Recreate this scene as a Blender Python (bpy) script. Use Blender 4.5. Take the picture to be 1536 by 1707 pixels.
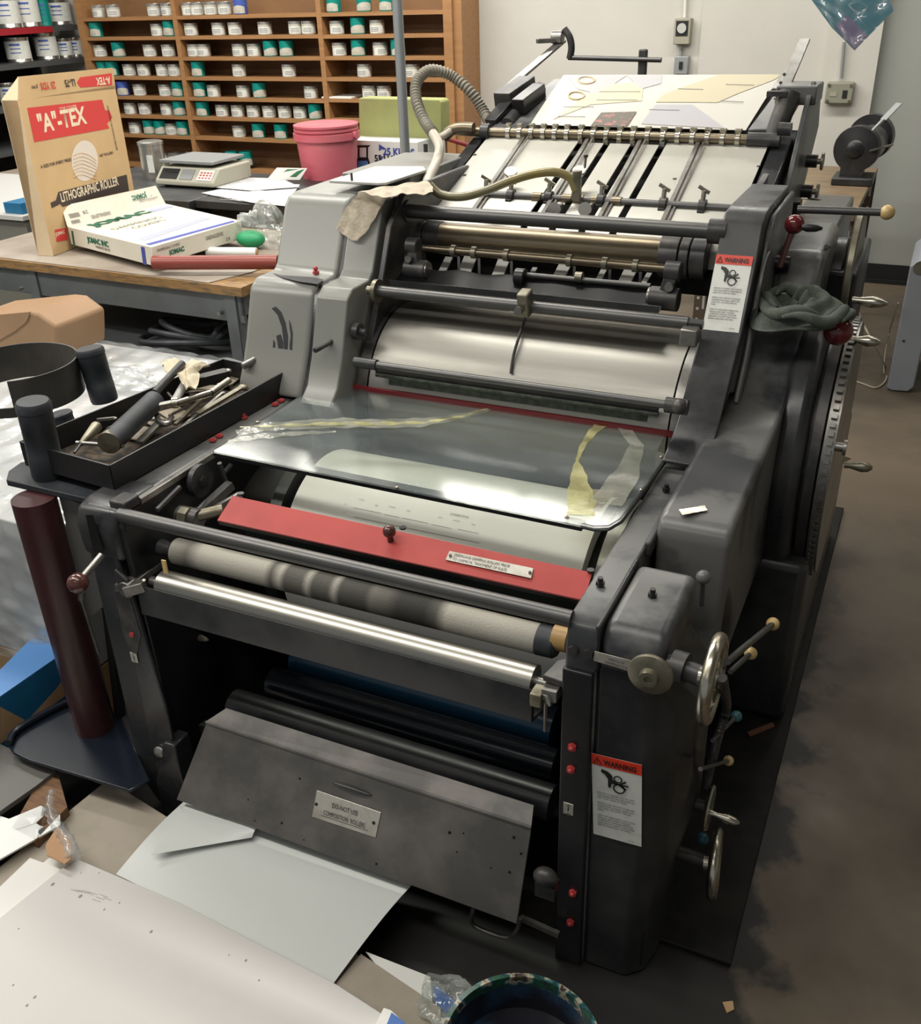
import bpy, bmesh, math, random
from mathutils import Vector, Matrix, Quaternion
V = Vector
scene = bpy.context.scene
col = scene.collection
for o in list(bpy.data.objects): bpy.data.objects.remove(o)
random.seed(7)
R = math.radians

# ---------------------------------------------------------------- camera
CAM_YAW, CAM_PITCH, CAM_ROLL, FPX = R(25.86247507), R(28.51436353), R(-1.93461736), 1619.2167
CAM = V((0, 0, 1.5))
fwd = V((-math.sin(CAM_YAW)*math.cos(CAM_PITCH), math.cos(CAM_YAW)*math.cos(CAM_PITCH), -math.sin(CAM_PITCH)))
r0 = V((math.cos(CAM_YAW), math.sin(CAM_YAW), 0)); u0 = r0.cross(fwd)
RT = r0*math.cos(CAM_ROLL) + u0*math.sin(CAM_ROLL)
UP = -r0*math.sin(CAM_ROLL) + u0*math.cos(CAM_ROLL)
cd = bpy.data.cameras.new('camera'); cam = bpy.data.objects.new('camera', cd); col.objects.link(cam)
m3 = Matrix((RT, UP, -fwd)).transposed()
cam.matrix_world = Matrix.Translation(CAM) @ m3.to_4x4()
cd.sensor_fit = 'HORIZONTAL'; cd.sensor_width = 36.0; cd.lens = 36.0*FPX/1536.0
cd.clip_start = 0.02; cd.clip_end = 60
scene.camera = cam

FLOOR = -0.13      # floor level; z = 0.64 is the deck of the press
WALLY = 6.235
CEIL = 2.75

# ---------------------------------------------------------------- light
world = bpy.data.worlds.new('room_light'); scene.world = world; world.use_nodes = True
world.node_tree.nodes['Background'].inputs[0].default_value = (0.86, 0.90, 0.92, 1)
world.node_tree.nodes['Background'].inputs[1].default_value = 0.28
def area(loc, sx, sy, power, color=(1, 0.97, 0.90), rot=(0, 0, 0)):
    ld = bpy.data.lights.new('fluorescent_light', 'AREA'); ld.shape = 'RECTANGLE'; ld.size = sx; ld.size_y = sy
    ld.energy = power; ld.color = color
    lo = bpy.data.objects.new('fluorescent_light', ld); col.objects.link(lo); lo.location = loc; lo.rotation_euler = rot
    return lo
# rows of ceiling tubes running along the shop
for lx, ly, p in ((-2.6, 4.9, 54), (-0.6, 4.9, 36), (-4.6, 4.6, 56), (-1.9, 2.6, 50), (-4.2, 2.2, 52), (0.9, 3.0, 8), (-2.9, 0.6, 40), (-0.9, 0.6, 22), (-0.7, -0.9, 7), (-5.0, 0.0, 30)):  # one tube right over the press front added to brighten the plate cylinder
    area((lx, ly, CEIL-0.06), 1.9, 0.28, p)
scene.view_settings.view_transform = 'Standard'
scene.view_settings.look = 'None'
scene.view_settings.gamma = 1.0
scene.view_settings.use_curve_mapping = False
scene.view_settings.exposure = 0.0

# ---------------------------------------------------------------- pixel -> place helpers (the camera is surveyed, see above)
def ray(x, y): return fwd + RT*((x-768)/FPX) - UP*((y-853.5)/FPX)
def at(x, y, ax, v):
    d = ray(x, y); i = 'xyz'.index(ax); return CAM + d*((v-CAM[i])/d[i])
def slope_at(x, y, y0=2.67, z0=1.123, m=0.33):
    d = ray(x, y); t = (z0 - m*y0 - CAM[2])/(d[2]-m*d[1]); return CAM + d*t

# ---------------------------------------------------------------- materials
def mat(name, c, rough=0.5, metal=0.0, c2=None, sc=6.0, lo=0.4, hi=0.65, rough2=None, bump=0.0, bsc=40, stretch=None, spec=0.5, coat=0.0, detail=5):
    m = bpy.data.materials.new(name); m.use_nodes = True; nt = m.node_tree; n = nt.nodes; l = nt.links
    b = n['Principled BSDF']
    b.inputs['Base Color'].default_value = (*c, 1); b.inputs['Roughness'].default_value = rough; b.inputs['Metallic'].default_value = metal
    b.inputs['Specular IOR Level'].default_value = spec; b.inputs['Coat Weight'].default_value = coat
    tc = n.new('ShaderNodeTexCoord'); mp = n.new('ShaderNodeMapping'); l.new(tc.outputs['Object'], mp.inputs[0])
    if stretch: mp.inputs['Scale'].default_value = stretch
    if c2 is not None or rough2 is not None:
        nz = n.new('ShaderNodeTexNoise'); nz.inputs['Scale'].default_value = sc; nz.inputs['Detail'].default_value = detail; nz.inputs['Roughness'].default_value = 0.6
        l.new(mp.outputs[0], nz.inputs['Vector'])
        mr = n.new('ShaderNodeMapRange'); mr.inputs['From Min'].default_value = lo; mr.inputs['From Max'].default_value = hi
        l.new(nz.outputs['Fac'], mr.inputs['Value'])
        if c2 is not None:
            mx = n.new('ShaderNodeMix'); mx.data_type = 'RGBA'; mx.inputs['A'].default_value = (*c, 1); mx.inputs['B'].default_value = (*c2, 1)
            l.new(mr.outputs[0], mx.inputs['Factor']); l.new(mx.outputs['Result'], b.inputs['Base Color'])
        if rough2 is not None:
            mr2 = n.new('ShaderNodeMapRange'); mr2.inputs['To Min'].default_value = rough; mr2.inputs['To Max'].default_value = rough2
            l.new(mr.outputs[0], mr2.inputs['Value']); l.new(mr2.outputs[0], b.inputs['Roughness'])
    if bump:
        nb = n.new('ShaderNodeTexNoise'); nb.inputs['Scale'].default_value = bsc; nb.inputs['Detail'].default_value = 4
        l.new(mp.outputs[0], nb.inputs['Vector'])
        bp = n.new('ShaderNodeBump'); bp.inputs['Strength'].default_value = bump; bp.inputs['Distance'].default_value = 0.002
        l.new(nb.outputs['Fac'], bp.inputs['Height']); l.new(bp.outputs[0], b.inputs['Normal'])
    return m
def clear(name, tint=(0.9, 0.95, 0.92), haze=0.12, hc=(0.8, 0.82, 0.8), rough=0.08, gloss=1.5, bump=0.0, bsc=8, streak=None, hi_haze=None, hsc=6, stretch=None, alpha_t=None):
    """clear plastic: transparent body, fresnel reflection, a little scattering haze that varies with wear"""
    m = bpy.data.materials.new(name); m.use_nodes = True; nt = m.node_tree; n = nt.nodes; l = nt.links
    for x in list(n): n.remove(x)
    out = n.new('ShaderNodeOutputMaterial'); tr = n.new('ShaderNodeBsdfTransparent'); tr.inputs[0].default_value = (*tint, 1)
    gl = n.new('ShaderNodeBsdfGlossy'); gl.inputs['Roughness'].default_value = rough; gl.inputs[0].default_value = (1, 1, 1, 1)
    df = n.new('ShaderNodeBsdfDiffuse'); df.inputs[0].default_value = (*hc, 1)
    lw = n.new('ShaderNodeLayerWeight'); lw.inputs[0].default_value = 0.5; pw = n.new('ShaderNodeMath'); pw.operation = 'POWER'; pw.inputs[1].default_value = 3.0; l.new(lw.outputs['Facing'], pw.inputs[0])
    fr = n.new('ShaderNodeMath'); fr.operation = 'MULTIPLY_ADD'; fr.inputs[1].default_value = (gloss-1)*1.4; fr.inputs[2].default_value = (gloss-1)*0.10; l.new(pw.outputs[0], fr.inputs[0])
    m1 = n.new('ShaderNodeMixShader'); m2 = n.new('ShaderNodeMixShader')
    tc = n.new('ShaderNodeTexCoord'); mp = n.new('ShaderNodeMapping'); l.new(tc.outputs['Object'], mp.inputs[0])
    if stretch: mp.inputs['Scale'].default_value = stretch
    if hi_haze is not None:
        nz = n.new('ShaderNodeTexNoise'); nz.inputs['Scale'].default_value = hsc; nz.inputs['Detail'].default_value = 6; l.new(mp.outputs[0], nz.inputs['Vector'])
        mr = n.new('ShaderNodeMapRange'); mr.inputs['From Min'].default_value = 0.42; mr.inputs['From Max'].default_value = 0.7
        mr.inputs['To Min'].default_value = haze; mr.inputs['To Max'].default_value = hi_haze
        l.new(nz.outputs['Fac'], mr.inputs['Value']); l.new(mr.outputs[0], m1.inputs[0])
    else: m1.inputs[0].default_value = haze
    l.new(tr.outputs[0], m1.inputs[1]); l.new(df.outputs[0], m1.inputs[2])
    l.new(fr.outputs[0], m2.inputs[0]); l.new(m1.outputs[0], m2.inputs[1]); l.new(gl.outputs[0], m2.inputs[2])
    if bump:
        nb = n.new('ShaderNodeTexNoise'); nb.inputs['Scale'].default_value = bsc; nb.inputs['Detail'].default_value = 3; l.new(mp.outputs[0], nb.inputs['Vector'])
        bp = n.new('ShaderNodeBump'); bp.inputs['Strength'].default_value = bump; bp.inputs['Distance'].default_value = 0.01
        l.new(nb.outputs['Fac'], bp.inputs['Height']); l.new(bp.outputs[0], gl.inputs['Normal']); l.new(bp.outputs[0], lw.inputs['Normal'])
    l.new(m2.outputs[0], out.inputs[0])
    return m

M = {}
M['paint'] = mat('dark_press_paint', (0.024, 0.025, 0.028), 0.27, 0, (0.058, 0.058, 0.058), 5, 0.42, 0.68, rough2=0.48, bump=0.08, bsc=60)
M['paintD'] = mat('black_press_paint', (0.012, 0.012, 0.014), 0.32, 0, (0.028, 0.028, 0.03), 5, 0.4, 0.7, rough2=0.5)
M['paintG'] = mat('pale_grey_press_paint', (0.235, 0.235, 0.215), 0.33, 0, (0.07, 0.075, 0.085), 5.5, 0.66, 0.69, bump=0.05, bsc=50)  # palest grey of the press paints, with small dark patches
M['paintW'] = mat('dusty_toplit_press_paint', (0.15, 0.15, 0.145), 0.34, 0, (0.05, 0.052, 0.057), 4.5, 0.48, 0.60, bump=0.05, bsc=60)  # ceiling sheen on top faces put into the paler grey, plus worn dust patches
M['interior'] = mat('oily_black_interior', (0.007, 0.007, 0.007), 0.6, 0.0, (0.022, 0.018, 0.014), 14, 0.45, 0.7, spec=0.25)
M['steel'] = mat('brushed_steel', (0.34, 0.328, 0.295), 0.44, 0.85, (0.30, 0.29, 0.262), 3, 0.4, 0.7, rough2=0.52, stretch=(1, 12, 12))
M['chrome'] = mat('polished_chrome', (0.40, 0.385, 0.34), 0.33, 1)
M['rod'] = mat('dark_steel_rod', (0.13, 0.127, 0.123), 0.40, 0.7, (0.10, 0.10, 0.10), 8, 0.4, 0.7, stretch=(1, 6, 6))
M['iron'] = mat('oiled_cast_iron', (0.05, 0.05, 0.052), 0.42, 0.4, (0.11, 0.10, 0.09), 18, 0.45, 0.7)
M['ironL'] = mat('worn_grey_steel', (0.30, 0.29, 0.27), 0.35, 0.8, (0.14, 0.13, 0.12), 14, 0.45, 0.7)
M['brass'] = mat('tarnished_brass_roller', (0.25, 0.205, 0.14), 0.36, 0.9, (0.17, 0.14, 0.10), 6, 0.4, 0.7, stretch=(1, 5, 5))
M['nickel'] = mat('worn_nickel', (0.55, 0.52, 0.44), 0.24, 1, (0.36, 0.32, 0.24), 16, 0.5, 0.7, rough2=0.4)
M['nickelD'] = mat('tarnished_nickel', (0.27, 0.25, 0.19), 0.42, 0.75, (0.15, 0.13, 0.09), 20, 0.5, 0.68)
M['fabric'] = None
M['red'] = mat('red_guard_enamel', (0.46, 0.066, 0.058), 0.36, 0, (0.36, 0.045, 0.042), 5, 0.45, 0.7, bump=0.03)
M['redD'] = mat('dark_red_enamel', (0.22, 0.012, 0.018), 0.35)
M['redBall'] = mat('dark_red_bakelite', (0.13, 0.016, 0.018), 0.16, coat=0.4)
M['brown'] = mat('brown_bakelite', (0.09, 0.03, 0.025), 0.2, coat=0.3)
M['cream'] = mat('yellowed_cream_plastic', (0.62, 0.45, 0.20), 0.25, 0, (0.50, 0.34, 0.13), 25, 0.5, 0.7)
M['teal'] = mat('teal_plastic', (0.04, 0.14, 0.17), 0.3)
M['greyball'] = mat('grey_plastic', (0.15, 0.15, 0.15), 0.3)
M['redpaint'] = mat('red_painted_bolt', (0.45, 0.05, 0.05), 0.4)
M['plate'] = mat('dull_aluminium_plate', (0.84, 0.82, 0.77), 0.45, 0, (0.78, 0.76, 0.71), 4, 0.4, 0.7)
M['board'] = mat('pale_steel_board', (0.56, 0.545, 0.49), 0.40, 0.2, (0.48, 0.465, 0.41), 5, 0.4, 0.7, rough2=0.45)
M['paper'] = mat('white_paper', (0.80, 0.79, 0.75), 0.6)
M['paperC'] = mat('coated_paper', (0.78, 0.79, 0.77), 0.32)
M['cardboard'] = mat('kraft_cardboard', (0.46, 0.29, 0.15), 0.7, 0, (0.40, 0.25, 0.13), 8, 0.4, 0.7)
M['chip'] = mat('grey_chipboard_sheet', (0.40, 0.35, 0.285), 0.75, 0, (0.36, 0.315, 0.25), 20, 0.4, 0.7)
M['white'] = mat('white_enamel', (0.75, 0.74, 0.70), 0.45)
M['sticker'] = mat('white_vinyl_sticker', (0.70, 0.71, 0.66), 0.35, 0, (0.60, 0.60, 0.55), 30, 0.5, 0.7)
M['stickerR'] = mat('orange_red_vinyl', (0.78, 0.05, 0.02), 0.4)
M['ink'] = mat('black_printing', (0.012, 0.012, 0.012), 0.5)
M['inkG'] = mat('grey_printing', (0.25, 0.25, 0.25), 0.6)
M['tag'] = mat('engraved_aluminium_tag', (0.60, 0.58, 0.52), 0.38, 0.6, (0.45, 0.42, 0.36), 30, 0.45, 0.7)
M['rubber'] = mat('worn_black_rubber', (0.022, 0.025, 0.030), 0.55, 0, (0.055, 0.06, 0.07), 10, 0.5, 0.75, bump=0.1)
M['blackplastic'] = mat('black_plastic', (0.015, 0.015, 0.016), 0.35)
M['greywhite'] = mat('grey_white_slab', (0.5, 0.5, 0.48), 0.5)
def fabric_mat():
    m = mat('cotton_damping_sleeve', (0.46, 0.44, 0.38), 0.85, bump=0.5, bsc=300)
    nt = m.node_tree; n = nt.nodes; l = nt.links; b = n['Principled BSDF']
    tc = n.new('ShaderNodeTexCoord'); sx = n.new('ShaderNodeSeparateXYZ'); l.new(tc.outputs['Object'], sx.inputs[0])
    mr = n.new('ShaderNodeMapRange'); mr.inputs['From Min'].default_value = -0.385; mr.inputs['From Max'].default_value = 0.385; l.new(sx.outputs[0], mr.inputs[0])
    cr = n.new('ShaderNodeValToRGB'); e = cr.color_ramp.elements
    stops = [(0.0, .40), (0.05, .30), (0.09, .42), (0.29, .40), (0.31, .17), (0.335, .42), (0.35, .18), (0.40, .20), (0.415, .38), (0.43, .16), (0.475, .17), (0.49, .36), (0.505, .12), (0.575, .11), (0.59, .26), (0.63, .20), (0.66, .07), (0.73, .06), (0.76, .17), (0.785, .42), (0.92, .44), (0.99, .40), (1.0, .35)]
    while len(e) > 1: e.remove(e[0])
    e[0].position = 0; e[0].color = (.40, .38, .32, 1)
    for p, v in stops[1:]:
        q = e.new(p); v = v*1.0 if v > .3 else v*.55; q.color = (v, v*0.95, v*0.82, 1)
    l.new(mr.outputs[0], cr.inputs[0]); l.new(cr.outputs[0], b.inputs['Base Color'])
    return m
M['fabric'] = fabric_mat()

# ---------------------------------------------------------------- mesh helpers
WM = {}
class MB:
    def __init__(s): s.bm = bmesh.new()
    def box(s, c, size, rot=None):
        r = bmesh.ops.create_cube(s.bm, size=1.0); mt = Matrix.Translation(V(c)) @ (rot.to_4x4() if rot is not None else Matrix.Identity(4)) @ Matrix.Diagonal((*size, 1))
        bmesh.ops.transform(s.bm, matrix=mt, verts=r['verts']); return s
    def bx(s, x0, x1, y0, y1, z0, z1): return s.box(((x0+x1)/2, (y0+y1)/2, (z0+z1)/2), (abs(x1-x0), abs(y1-y0), abs(z1-z0)))
    def bar(s, a, b, w, h, up=(0, 0, 1)):
        a = V(a); b = V(b); d = (b-a); L = d.length; d.normalize(); sx = d.cross(V(up)).normalized(); uz = sx.cross(d)
        m = Matrix((sx, d, uz)).transposed(); return s.box((a+b)/2, (w, L, h), m)
    def cyl(s, a, b, r, seg=24, r2=None, caps=True):
        a = V(a); b = V(b); d = b-a; q = d.to_track_quat('Z', 'Y').to_matrix().to_4x4()
        g = bmesh.ops.create_cone(s.bm, cap_ends=caps, segments=seg, radius1=r, radius2=r if r2 is None else r2, depth=d.length)
        bmesh.ops.transform(s.bm, matrix=Matrix.Translation((a+b)/2) @ q, verts=g['verts']); return s
    def sphere(s, c, r, seg=20, scale=(1, 1, 1), rot=None):
        g = bmesh.ops.create_uvsphere(s.bm, u_segments=seg, v_segments=max(8, seg//2), radius=r)
        bmesh.ops.transform(s.bm, matrix=Matrix.Translation(V(c)) @ (rot.to_4x4() if rot is not None else Matrix.Identity(4)) @ Matrix.Diagonal((*scale, 1)), verts=g['verts']); return s
    def lathe(s, prof, c, axis=(0, 0, 1), seg=32, caps=True):
        """prof = [(radius, height)...] about axis through c"""
        c = V(c); ax = V(axis).normalized(); t = ax.orthogonal().normalized(); w = ax.cross(t); rings = []
        for r, h in prof:
            if r < 1e-6: rings.append([s.bm.verts.new(c+ax*h)])
            else: rings.append([s.bm.verts.new(c+ax*h+(t*math.cos(2*math.pi*k/seg)+w*math.sin(2*math.pi*k/seg))*r) for k in range(seg)])
        for A, B in zip(rings, rings[1:]):
            for k in range(seg):
                k2 = (k+1) % seg
                if len(A) == 1 and len(B) == 1: continue
                if len(A) == 1: s.bm.faces.new((A[0], B[k2], B[k]))
                elif len(B) == 1: s.bm.faces.new((A[k], A[k2], B[0]))
                else: s.bm.faces.new((A[k], A[k2], B[k2], B[k]))
        if caps:
            if len(rings[0]) > 1: s.bm.faces.new(rings[0][::-1])
            if len(rings[-1]) > 1: s.bm.faces.new(rings[-1])
        return s
    def tube(s, pts, r, seg=12, smooth=True, closed=False, n=8):
        P = [V(p) for p in pts]
        if smooth and len(P) > 2:
            Q = []; m = len(P)
            for i in range(m if closed else m-1):
                p0 = P[(i-1) % m] if (closed or i > 0) else P[0]; p1 = P[i]; p2 = P[(i+1) % m]; p3 = P[(i+2) % m] if (closed or i+2 < m) else P[-1]
                for k in range(n):
                    t = k/n; Q.append(0.5*((2*p1)+(-p0+p2)*t+(2*p0-5*p1+4*p2-p3)*t*t+(-p0+3*p1-3*p2+p3)*t**3))
            if not closed: Q.append(P[-1])
            P = Q
        rr = r if callable(r) else (lambda t: r)
        rings = []; nrm = None; m = len(P)
        for i, p in enumerate(P):
            if closed: d = (P[(i+1) % m]-P[i-1]).normalized()
            else: d = (P[min(i+1, m-1)]-P[max(i-1, 0)]).normalized()
            nrm = d.orthogonal().normalized() if nrm is None else (nrm - d*nrm.dot(d)).normalized()
            b = d.cross(nrm); rad = rr(i/(m-1))
            rings.append([s.bm.verts.new(p+(nrm*math.cos(2*math.pi*k/seg)+b*math.sin(2*math.pi*k/seg))*rad) for k in range(seg)])
        pairs = list(zip(rings, rings[1:])) + ([(rings[-1], rings[0])] if closed else [])
        for A, B in pairs:
            for k in range(seg): s.bm.faces.new((A[k], A[(k+1) % seg], B[(k+1) % seg], B[k]))
        if not closed: s.bm.faces.new(rings[0][::-1]); s.bm.faces.new(rings[-1])
        return s
    def prism(s, poly, d):
        """poly = 3-D points, extruded by vector d"""
        d = V(d); A = [s.bm.verts.new(V(p)) for p in poly]; B = [s.bm.verts.new(V(p)+d) for p in poly]; n = len(poly)
        s.bm.faces.new(A[::-1]); s.bm.faces.new(B)
        for k in range(n): s.bm.faces.new((A[k], A[(k+1) % n], B[(k+1) % n], B[k]))
        return s
    def yz(s, prof, x0, x1): return s.prism([(x0, y, z) for y, z in prof], (x1-x0, 0, 0))
    def xz(s, prof, y0, y1): return s.prism([(x, y0, z) for x, z in prof], (0, y1-y0, 0))
    def xy(s, prof, z0, z1): return s.prism([(x, y, z0) for x, y in prof], (0, 0, z1-z0))
    def grid(s, fn, nu, nv, thick=None):
        g = [[s.bm.verts.new(V(fn(i/nu, j/nv))) for j in range(nv+1)] for i in range(nu+1)]
        F = []
        for i in range(nu):
            for j in range(nv): F.append(s.bm.faces.new((g[i][j], g[i+1][j], g[i+1][j+1], g[i][j+1])))
        if thick:
            bmesh.ops.recalc_face_normals(s.bm, faces=F); bmesh.ops.solidify(s.bm, geom=F, thickness=thick)
        return s
    def hexa(s, c, r, h, axis=(0, 0, 1)): c = V(c); a = V(axis).normalized(); return s.cyl(c, c+a*h, r, 6)
def obj(name, mb, m, parent=None, bevel=0, seg=2, ang=35, flat=False, base=True):
    bm = mb.bm
    bmesh.ops.recalc_face_normals(bm, faces=bm.faces)
    me = bpy.data.meshes.new(name); bm.to_mesh(me); bm.free()
    o = bpy.data.objects.new(name, me); col.objects.link(o); o.data.materials.append(m)
    if not flat:
        me.shade_smooth(); me.set_sharp_from_angle(angle=R(ang))
    if parent is not None:
        o.parent = parent
        if parent in WM: o.matrix_parent_inverse = WM[parent].inverted()
    elif base and len(me.vertices):
        xs = [v.co for v in me.vertices]; mn = [min(v[i] for v in xs) for i in range(3)]; mx = [max(v[i] for v in xs) for i in range(3)]
        b = V(((mn[0]+mx[0])/2, (mn[1]+mx[1])/2, mn[2])); me.transform(Matrix.Translation(-b)); o.location = b; WM[o] = Matrix.Translation(b)
    if bevel:
        bv = o.modifiers.new('bevel', 'BEVEL'); bv.width = bevel; bv.segments = seg; bv.limit_method = 'ANGLE'; bv.angle_limit = R(32)
        bv.harden_normals = False
    return o
def thing(name, label, cat, loc, group=None):
    o = bpy.data.objects.new(name, None); col.objects.link(o); o.location = loc; o.empty_display_size = 0.05
    WM[o] = Matrix.Translation(V(loc)); return tag(o, label, cat, group)
def tag(o, label, cat, group=None):
    o['label'] = label; o['category'] = cat
    if group: o['group'] = group
    return o
def struct(o): o['kind'] = 'structure'; return o
def centre(o):
    """move a part's origin to its own middle (for textures in object space)"""
    me = o.data; xs = [v.co for v in me.vertices]; b = V([(min(v[i] for v in xs)+max(v[i] for v in xs))/2 for i in range(3)])
    me.transform(Matrix.Translation(-b)); o.location = o.location + b; WM[o] = Matrix.Translation(o.location); return o

_tx = {}
def text_bm(mb, s, o, xd, yd, size, sx=1.0, align='LEFT', bold=0.0, lift=0.0006):
    """lettering lying in the plane (o, xd, yd); size = cap height"""
    cu = bpy.data.curves.new('t', 'FONT'); cu.body = s; cu.size = 1.0; cu.align_x = align; cu.offset = bold; cu.resolution_u = 2
    cu.extrude = 0.0
    ob = bpy.data.objects.new('t', cu); me = bpy.data.meshes.new_from_object(ob)
    xd = V(xd).normalized(); yd = V(yd).normalized(); zd = xd.cross(yd); k = size/0.70
    m = Matrix((xd*k*sx, yd*k, zd)).transposed().to_4x4(); m.translation = V(o)+zd*lift
    me.transform(m); mb.bm.from_mesh(me); bpy.data.meshes.remove(me); bpy.data.objects.remove(ob); bpy.data.curves.remove(cu)
class Face:
    """a flat face to draw on: origin, unit directions, width and height"""
    def __init__(s, o, x, y, lift=0.0005):
        s.o = V(o); s.xv = V(x)-V(o); s.w = s.xv.length; s.x = s.xv.normalized(); yv = V(y)-V(o); s.h = yv.length; s.y = (yv - s.x*yv.dot(s.x)).normalized(); s.n = s.x.cross(s.y); s.lift = lift
    def p(s, u, v, l=None): return s.o + s.x*u*s.w + s.y*v*s.h + s.n*(s.lift if l is None else l)
    def rect(s, mb, u0, v0, u1, v1, l=None, t=0.0004):
        mb.prism([s.p(u0, v0, l), s.p(u1, v0, l), s.p(u1, v1, l), s.p(u0, v1, l)], s.n*t); return mb
    def poly(s, mb, pts, l=None, t=0.0004): mb.prism([s.p(u, v, l) for u, v in pts], s.n*t); return mb
    def text(s, mb, txt, u, v, hh, sx=1.0, align='LEFT', bold=0.0, l=None, flip=False):
        x, y = (s.x, s.y) if not flip else (-s.x, -s.y)
        text_bm(mb, txt, s.p(u, v, 0), x, y, hh*s.h, sx, align, bold, (s.lift if l is None else l)+0.0006); return mb
    def ring(s, mb, u, v, r, w, l=None, seg=28):
        c = s.p(u, v, l); n = seg
        for k in range(n):
            a, b = 2*math.pi*k/n, 2*math.pi*(k+1)/n
            q = lambda t, rr: c+(s.x*math.cos(t)+s.y*math.sin(t))*rr*s.h
            mb.prism([q(a, r-w), q(a, r), q(b, r), q(b, r-w)], s.n*0.0004)
        return mb
def rodpx(a, b, Y):
    p = at(*a, 'y', Y); q = at(*b, 'y', Y); z = (p.z+q.z)/2; return V((p.x, Y, z)), V((q.x, Y, z))
# ================================================================ ROOM
M['floor'] = mat('stained_concrete_floor', (0.155, 0.118, 0.08), 0.42, 0, (0.085, 0.067, 0.047), 1.6, 0.38, 0.62, rough2=0.62, bump=0.15, bsc=30, detail=9)
M['wall'] = mat('painted_plaster_wall', (0.60, 0.58, 0.53), 0.6, 0, (0.55, 0.53, 0.485), 1.2, 0.4, 0.7, bump=0.05, bsc=60)
M['wallG'] = mat('grey_green_wall', (0.36, 0.37, 0.34), 0.6, 0, (0.33, 0.34, 0.315), 1.2, 0.4, 0.7)
M['ceil'] = mat('white_ceiling', (0.62, 0.61, 0.58), 0.8)
M['base'] = mat('black_vinyl_baseboard', (0.014, 0.014, 0.015), 0.4)
def floor_mat():
    m = M['floor']; nt = m.node_tree; n = nt.nodes; l = nt.links; b = n['Principled BSDF']
    # spilled oil and ink soaked in along the press base
    src = b.inputs['Base Color'].links[0].from_socket
    tc = n.new('ShaderNodeTexCoord'); g = n.new('ShaderNodeSeparateXYZ'); nz = n.new('ShaderNodeTexNoise'); nz.inputs['Scale'].default_value = 9; nz.inputs['Detail'].default_value = 7
    l.new(tc.outputs['Object'], g.inputs[0]); l.new(tc.outputs['Object'], nz.inputs['Vector'])
    ad = n.new('ShaderNodeMath'); ad.operation = 'MULTIPLY_ADD'; ad.inputs[1].default_value = 0.34; l.new(nz.outputs['Fac'], ad.inputs[0]); l.new(g.outputs[0], ad.inputs[2])
    mr = n.new('ShaderNodeMapRange'); mr.inputs['From Min'].default_value = 0.10; mr.inputs['From Max'].default_value = 0.145; l.new(ad.outputs[0], mr.inputs['Value'])
    # only in front half of the machine length
    mx = n.new('ShaderNodeMix'); mx.data_type = 'RGBA'; mx.inputs['A'].default_value = (0.012, 0.011, 0.010, 1); l.new(mr.outputs[0], mx.inputs['Factor']); l.new(src, mx.inputs['B'])
    my = n.new('ShaderNodeMapRange'); my.inputs['From Min'].default_value = 2.2; my.inputs['From Max'].default_value = 3.0; l.new(g.outputs[1], my.inputs['Value'])
    mx2 = n.new('ShaderNodeMix'); mx2.data_type = 'RGBA'; l.new(my.outputs[0], mx2.inputs['Factor']); l.new(mx.outputs['Result'], mx2.inputs['A']); l.new(src, mx2.inputs['B'])
    l.new(mx2.outputs['Result'], b.inputs['Base Color'])
floor_mat()
o = obj('floor', MB().bx(-7.5, 3.0, -2.5, WALLY+0.1, FLOOR-0.1, FLOOR), M['floor'], base=False); struct(o)
o = obj('ceiling', MB().bx(-7.5, 3.0, -2.5, WALLY+0.1, CEIL, CEIL+0.1), M['ceil'], base=False); struct(o)
# back wall: painted main wall, a pier, then a darker grey-green stretch set back from it
o = obj('wall_back', MB().bx(-7.5, -1.375, WALLY, WALLY+0.1, FLOOR, CEIL), M['wall'], base=False); struct(o)
o = obj('wall_back_panel', MB().bx(-1.375, -0.66, WALLY-0.02, WALLY+0.1, FLOOR, CEIL), M['wall'], base=False); struct(o)
o = obj('wall_back_pier', MB().bx(-0.655, -0.40, WALLY-0.07, WALLY+0.1, FLOOR, CEIL), M['wall'], base=False); struct(o)
o = obj('wall_back_right', MB().bx(-0.40, 3.0, WALLY, WALLY+0.1, FLOOR, CEIL), M['wallG'], base=False); struct(o)
o = obj('wall_left', MB().bx(-7.6, -7.5, -2.5, WALLY, FLOOR, CEIL), M['wall'], base=False); struct(o)
o = obj('wall_right', MB().bx(3.0, 3.1, -2.5, WALLY, FLOOR, CEIL), M['wallG'], base=False); struct(o)
o = obj('baseboard_back', MB().bx(-0.40, 3.0, WALLY-0.012, WALLY, FLOOR, FLOOR+0.105), M['base'], base=False); struct(o)
o = obj('trim_1', MB().bx(-0.4, 3.0, WALLY-0.05, WALLY-0.012, FLOOR, FLOOR+0.02), M['base'], base=False); struct(o)
# ================================================================ THE PRESS
XL, XR = -1.285, -0.394
press = thing('printing_press', 'large dark grey offset printing press filling the middle of the shop', 'printing press', (-0.85, 2.0, FLOOR))
def P_(name, mb, m, parent=press, **k): return obj(name, mb, m, parent, **k)
def RX(x, y, z0, r, x1, name, m, **k): return P_(name, MB().cyl((x, y, z0), (x1, y, z0), r, 32), m, **k)
# --- base
P_('base_plate', MB().bx(-1.35, -0.087, 1.27, 3.2, FLOOR, FLOOR+0.012), M['interior'], bevel=0.003)
P_('right_skirt', MB().bx(-0.30, -0.106, 1.99, 3.0, FLOOR+0.012, 0.33), M['paint'], bevel=0.02, seg=3)
P_('machine_bed', MB().bx(XL, XR, 2.0, 3.1, FLOOR+0.012, 0.35), M['interior'])
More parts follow.
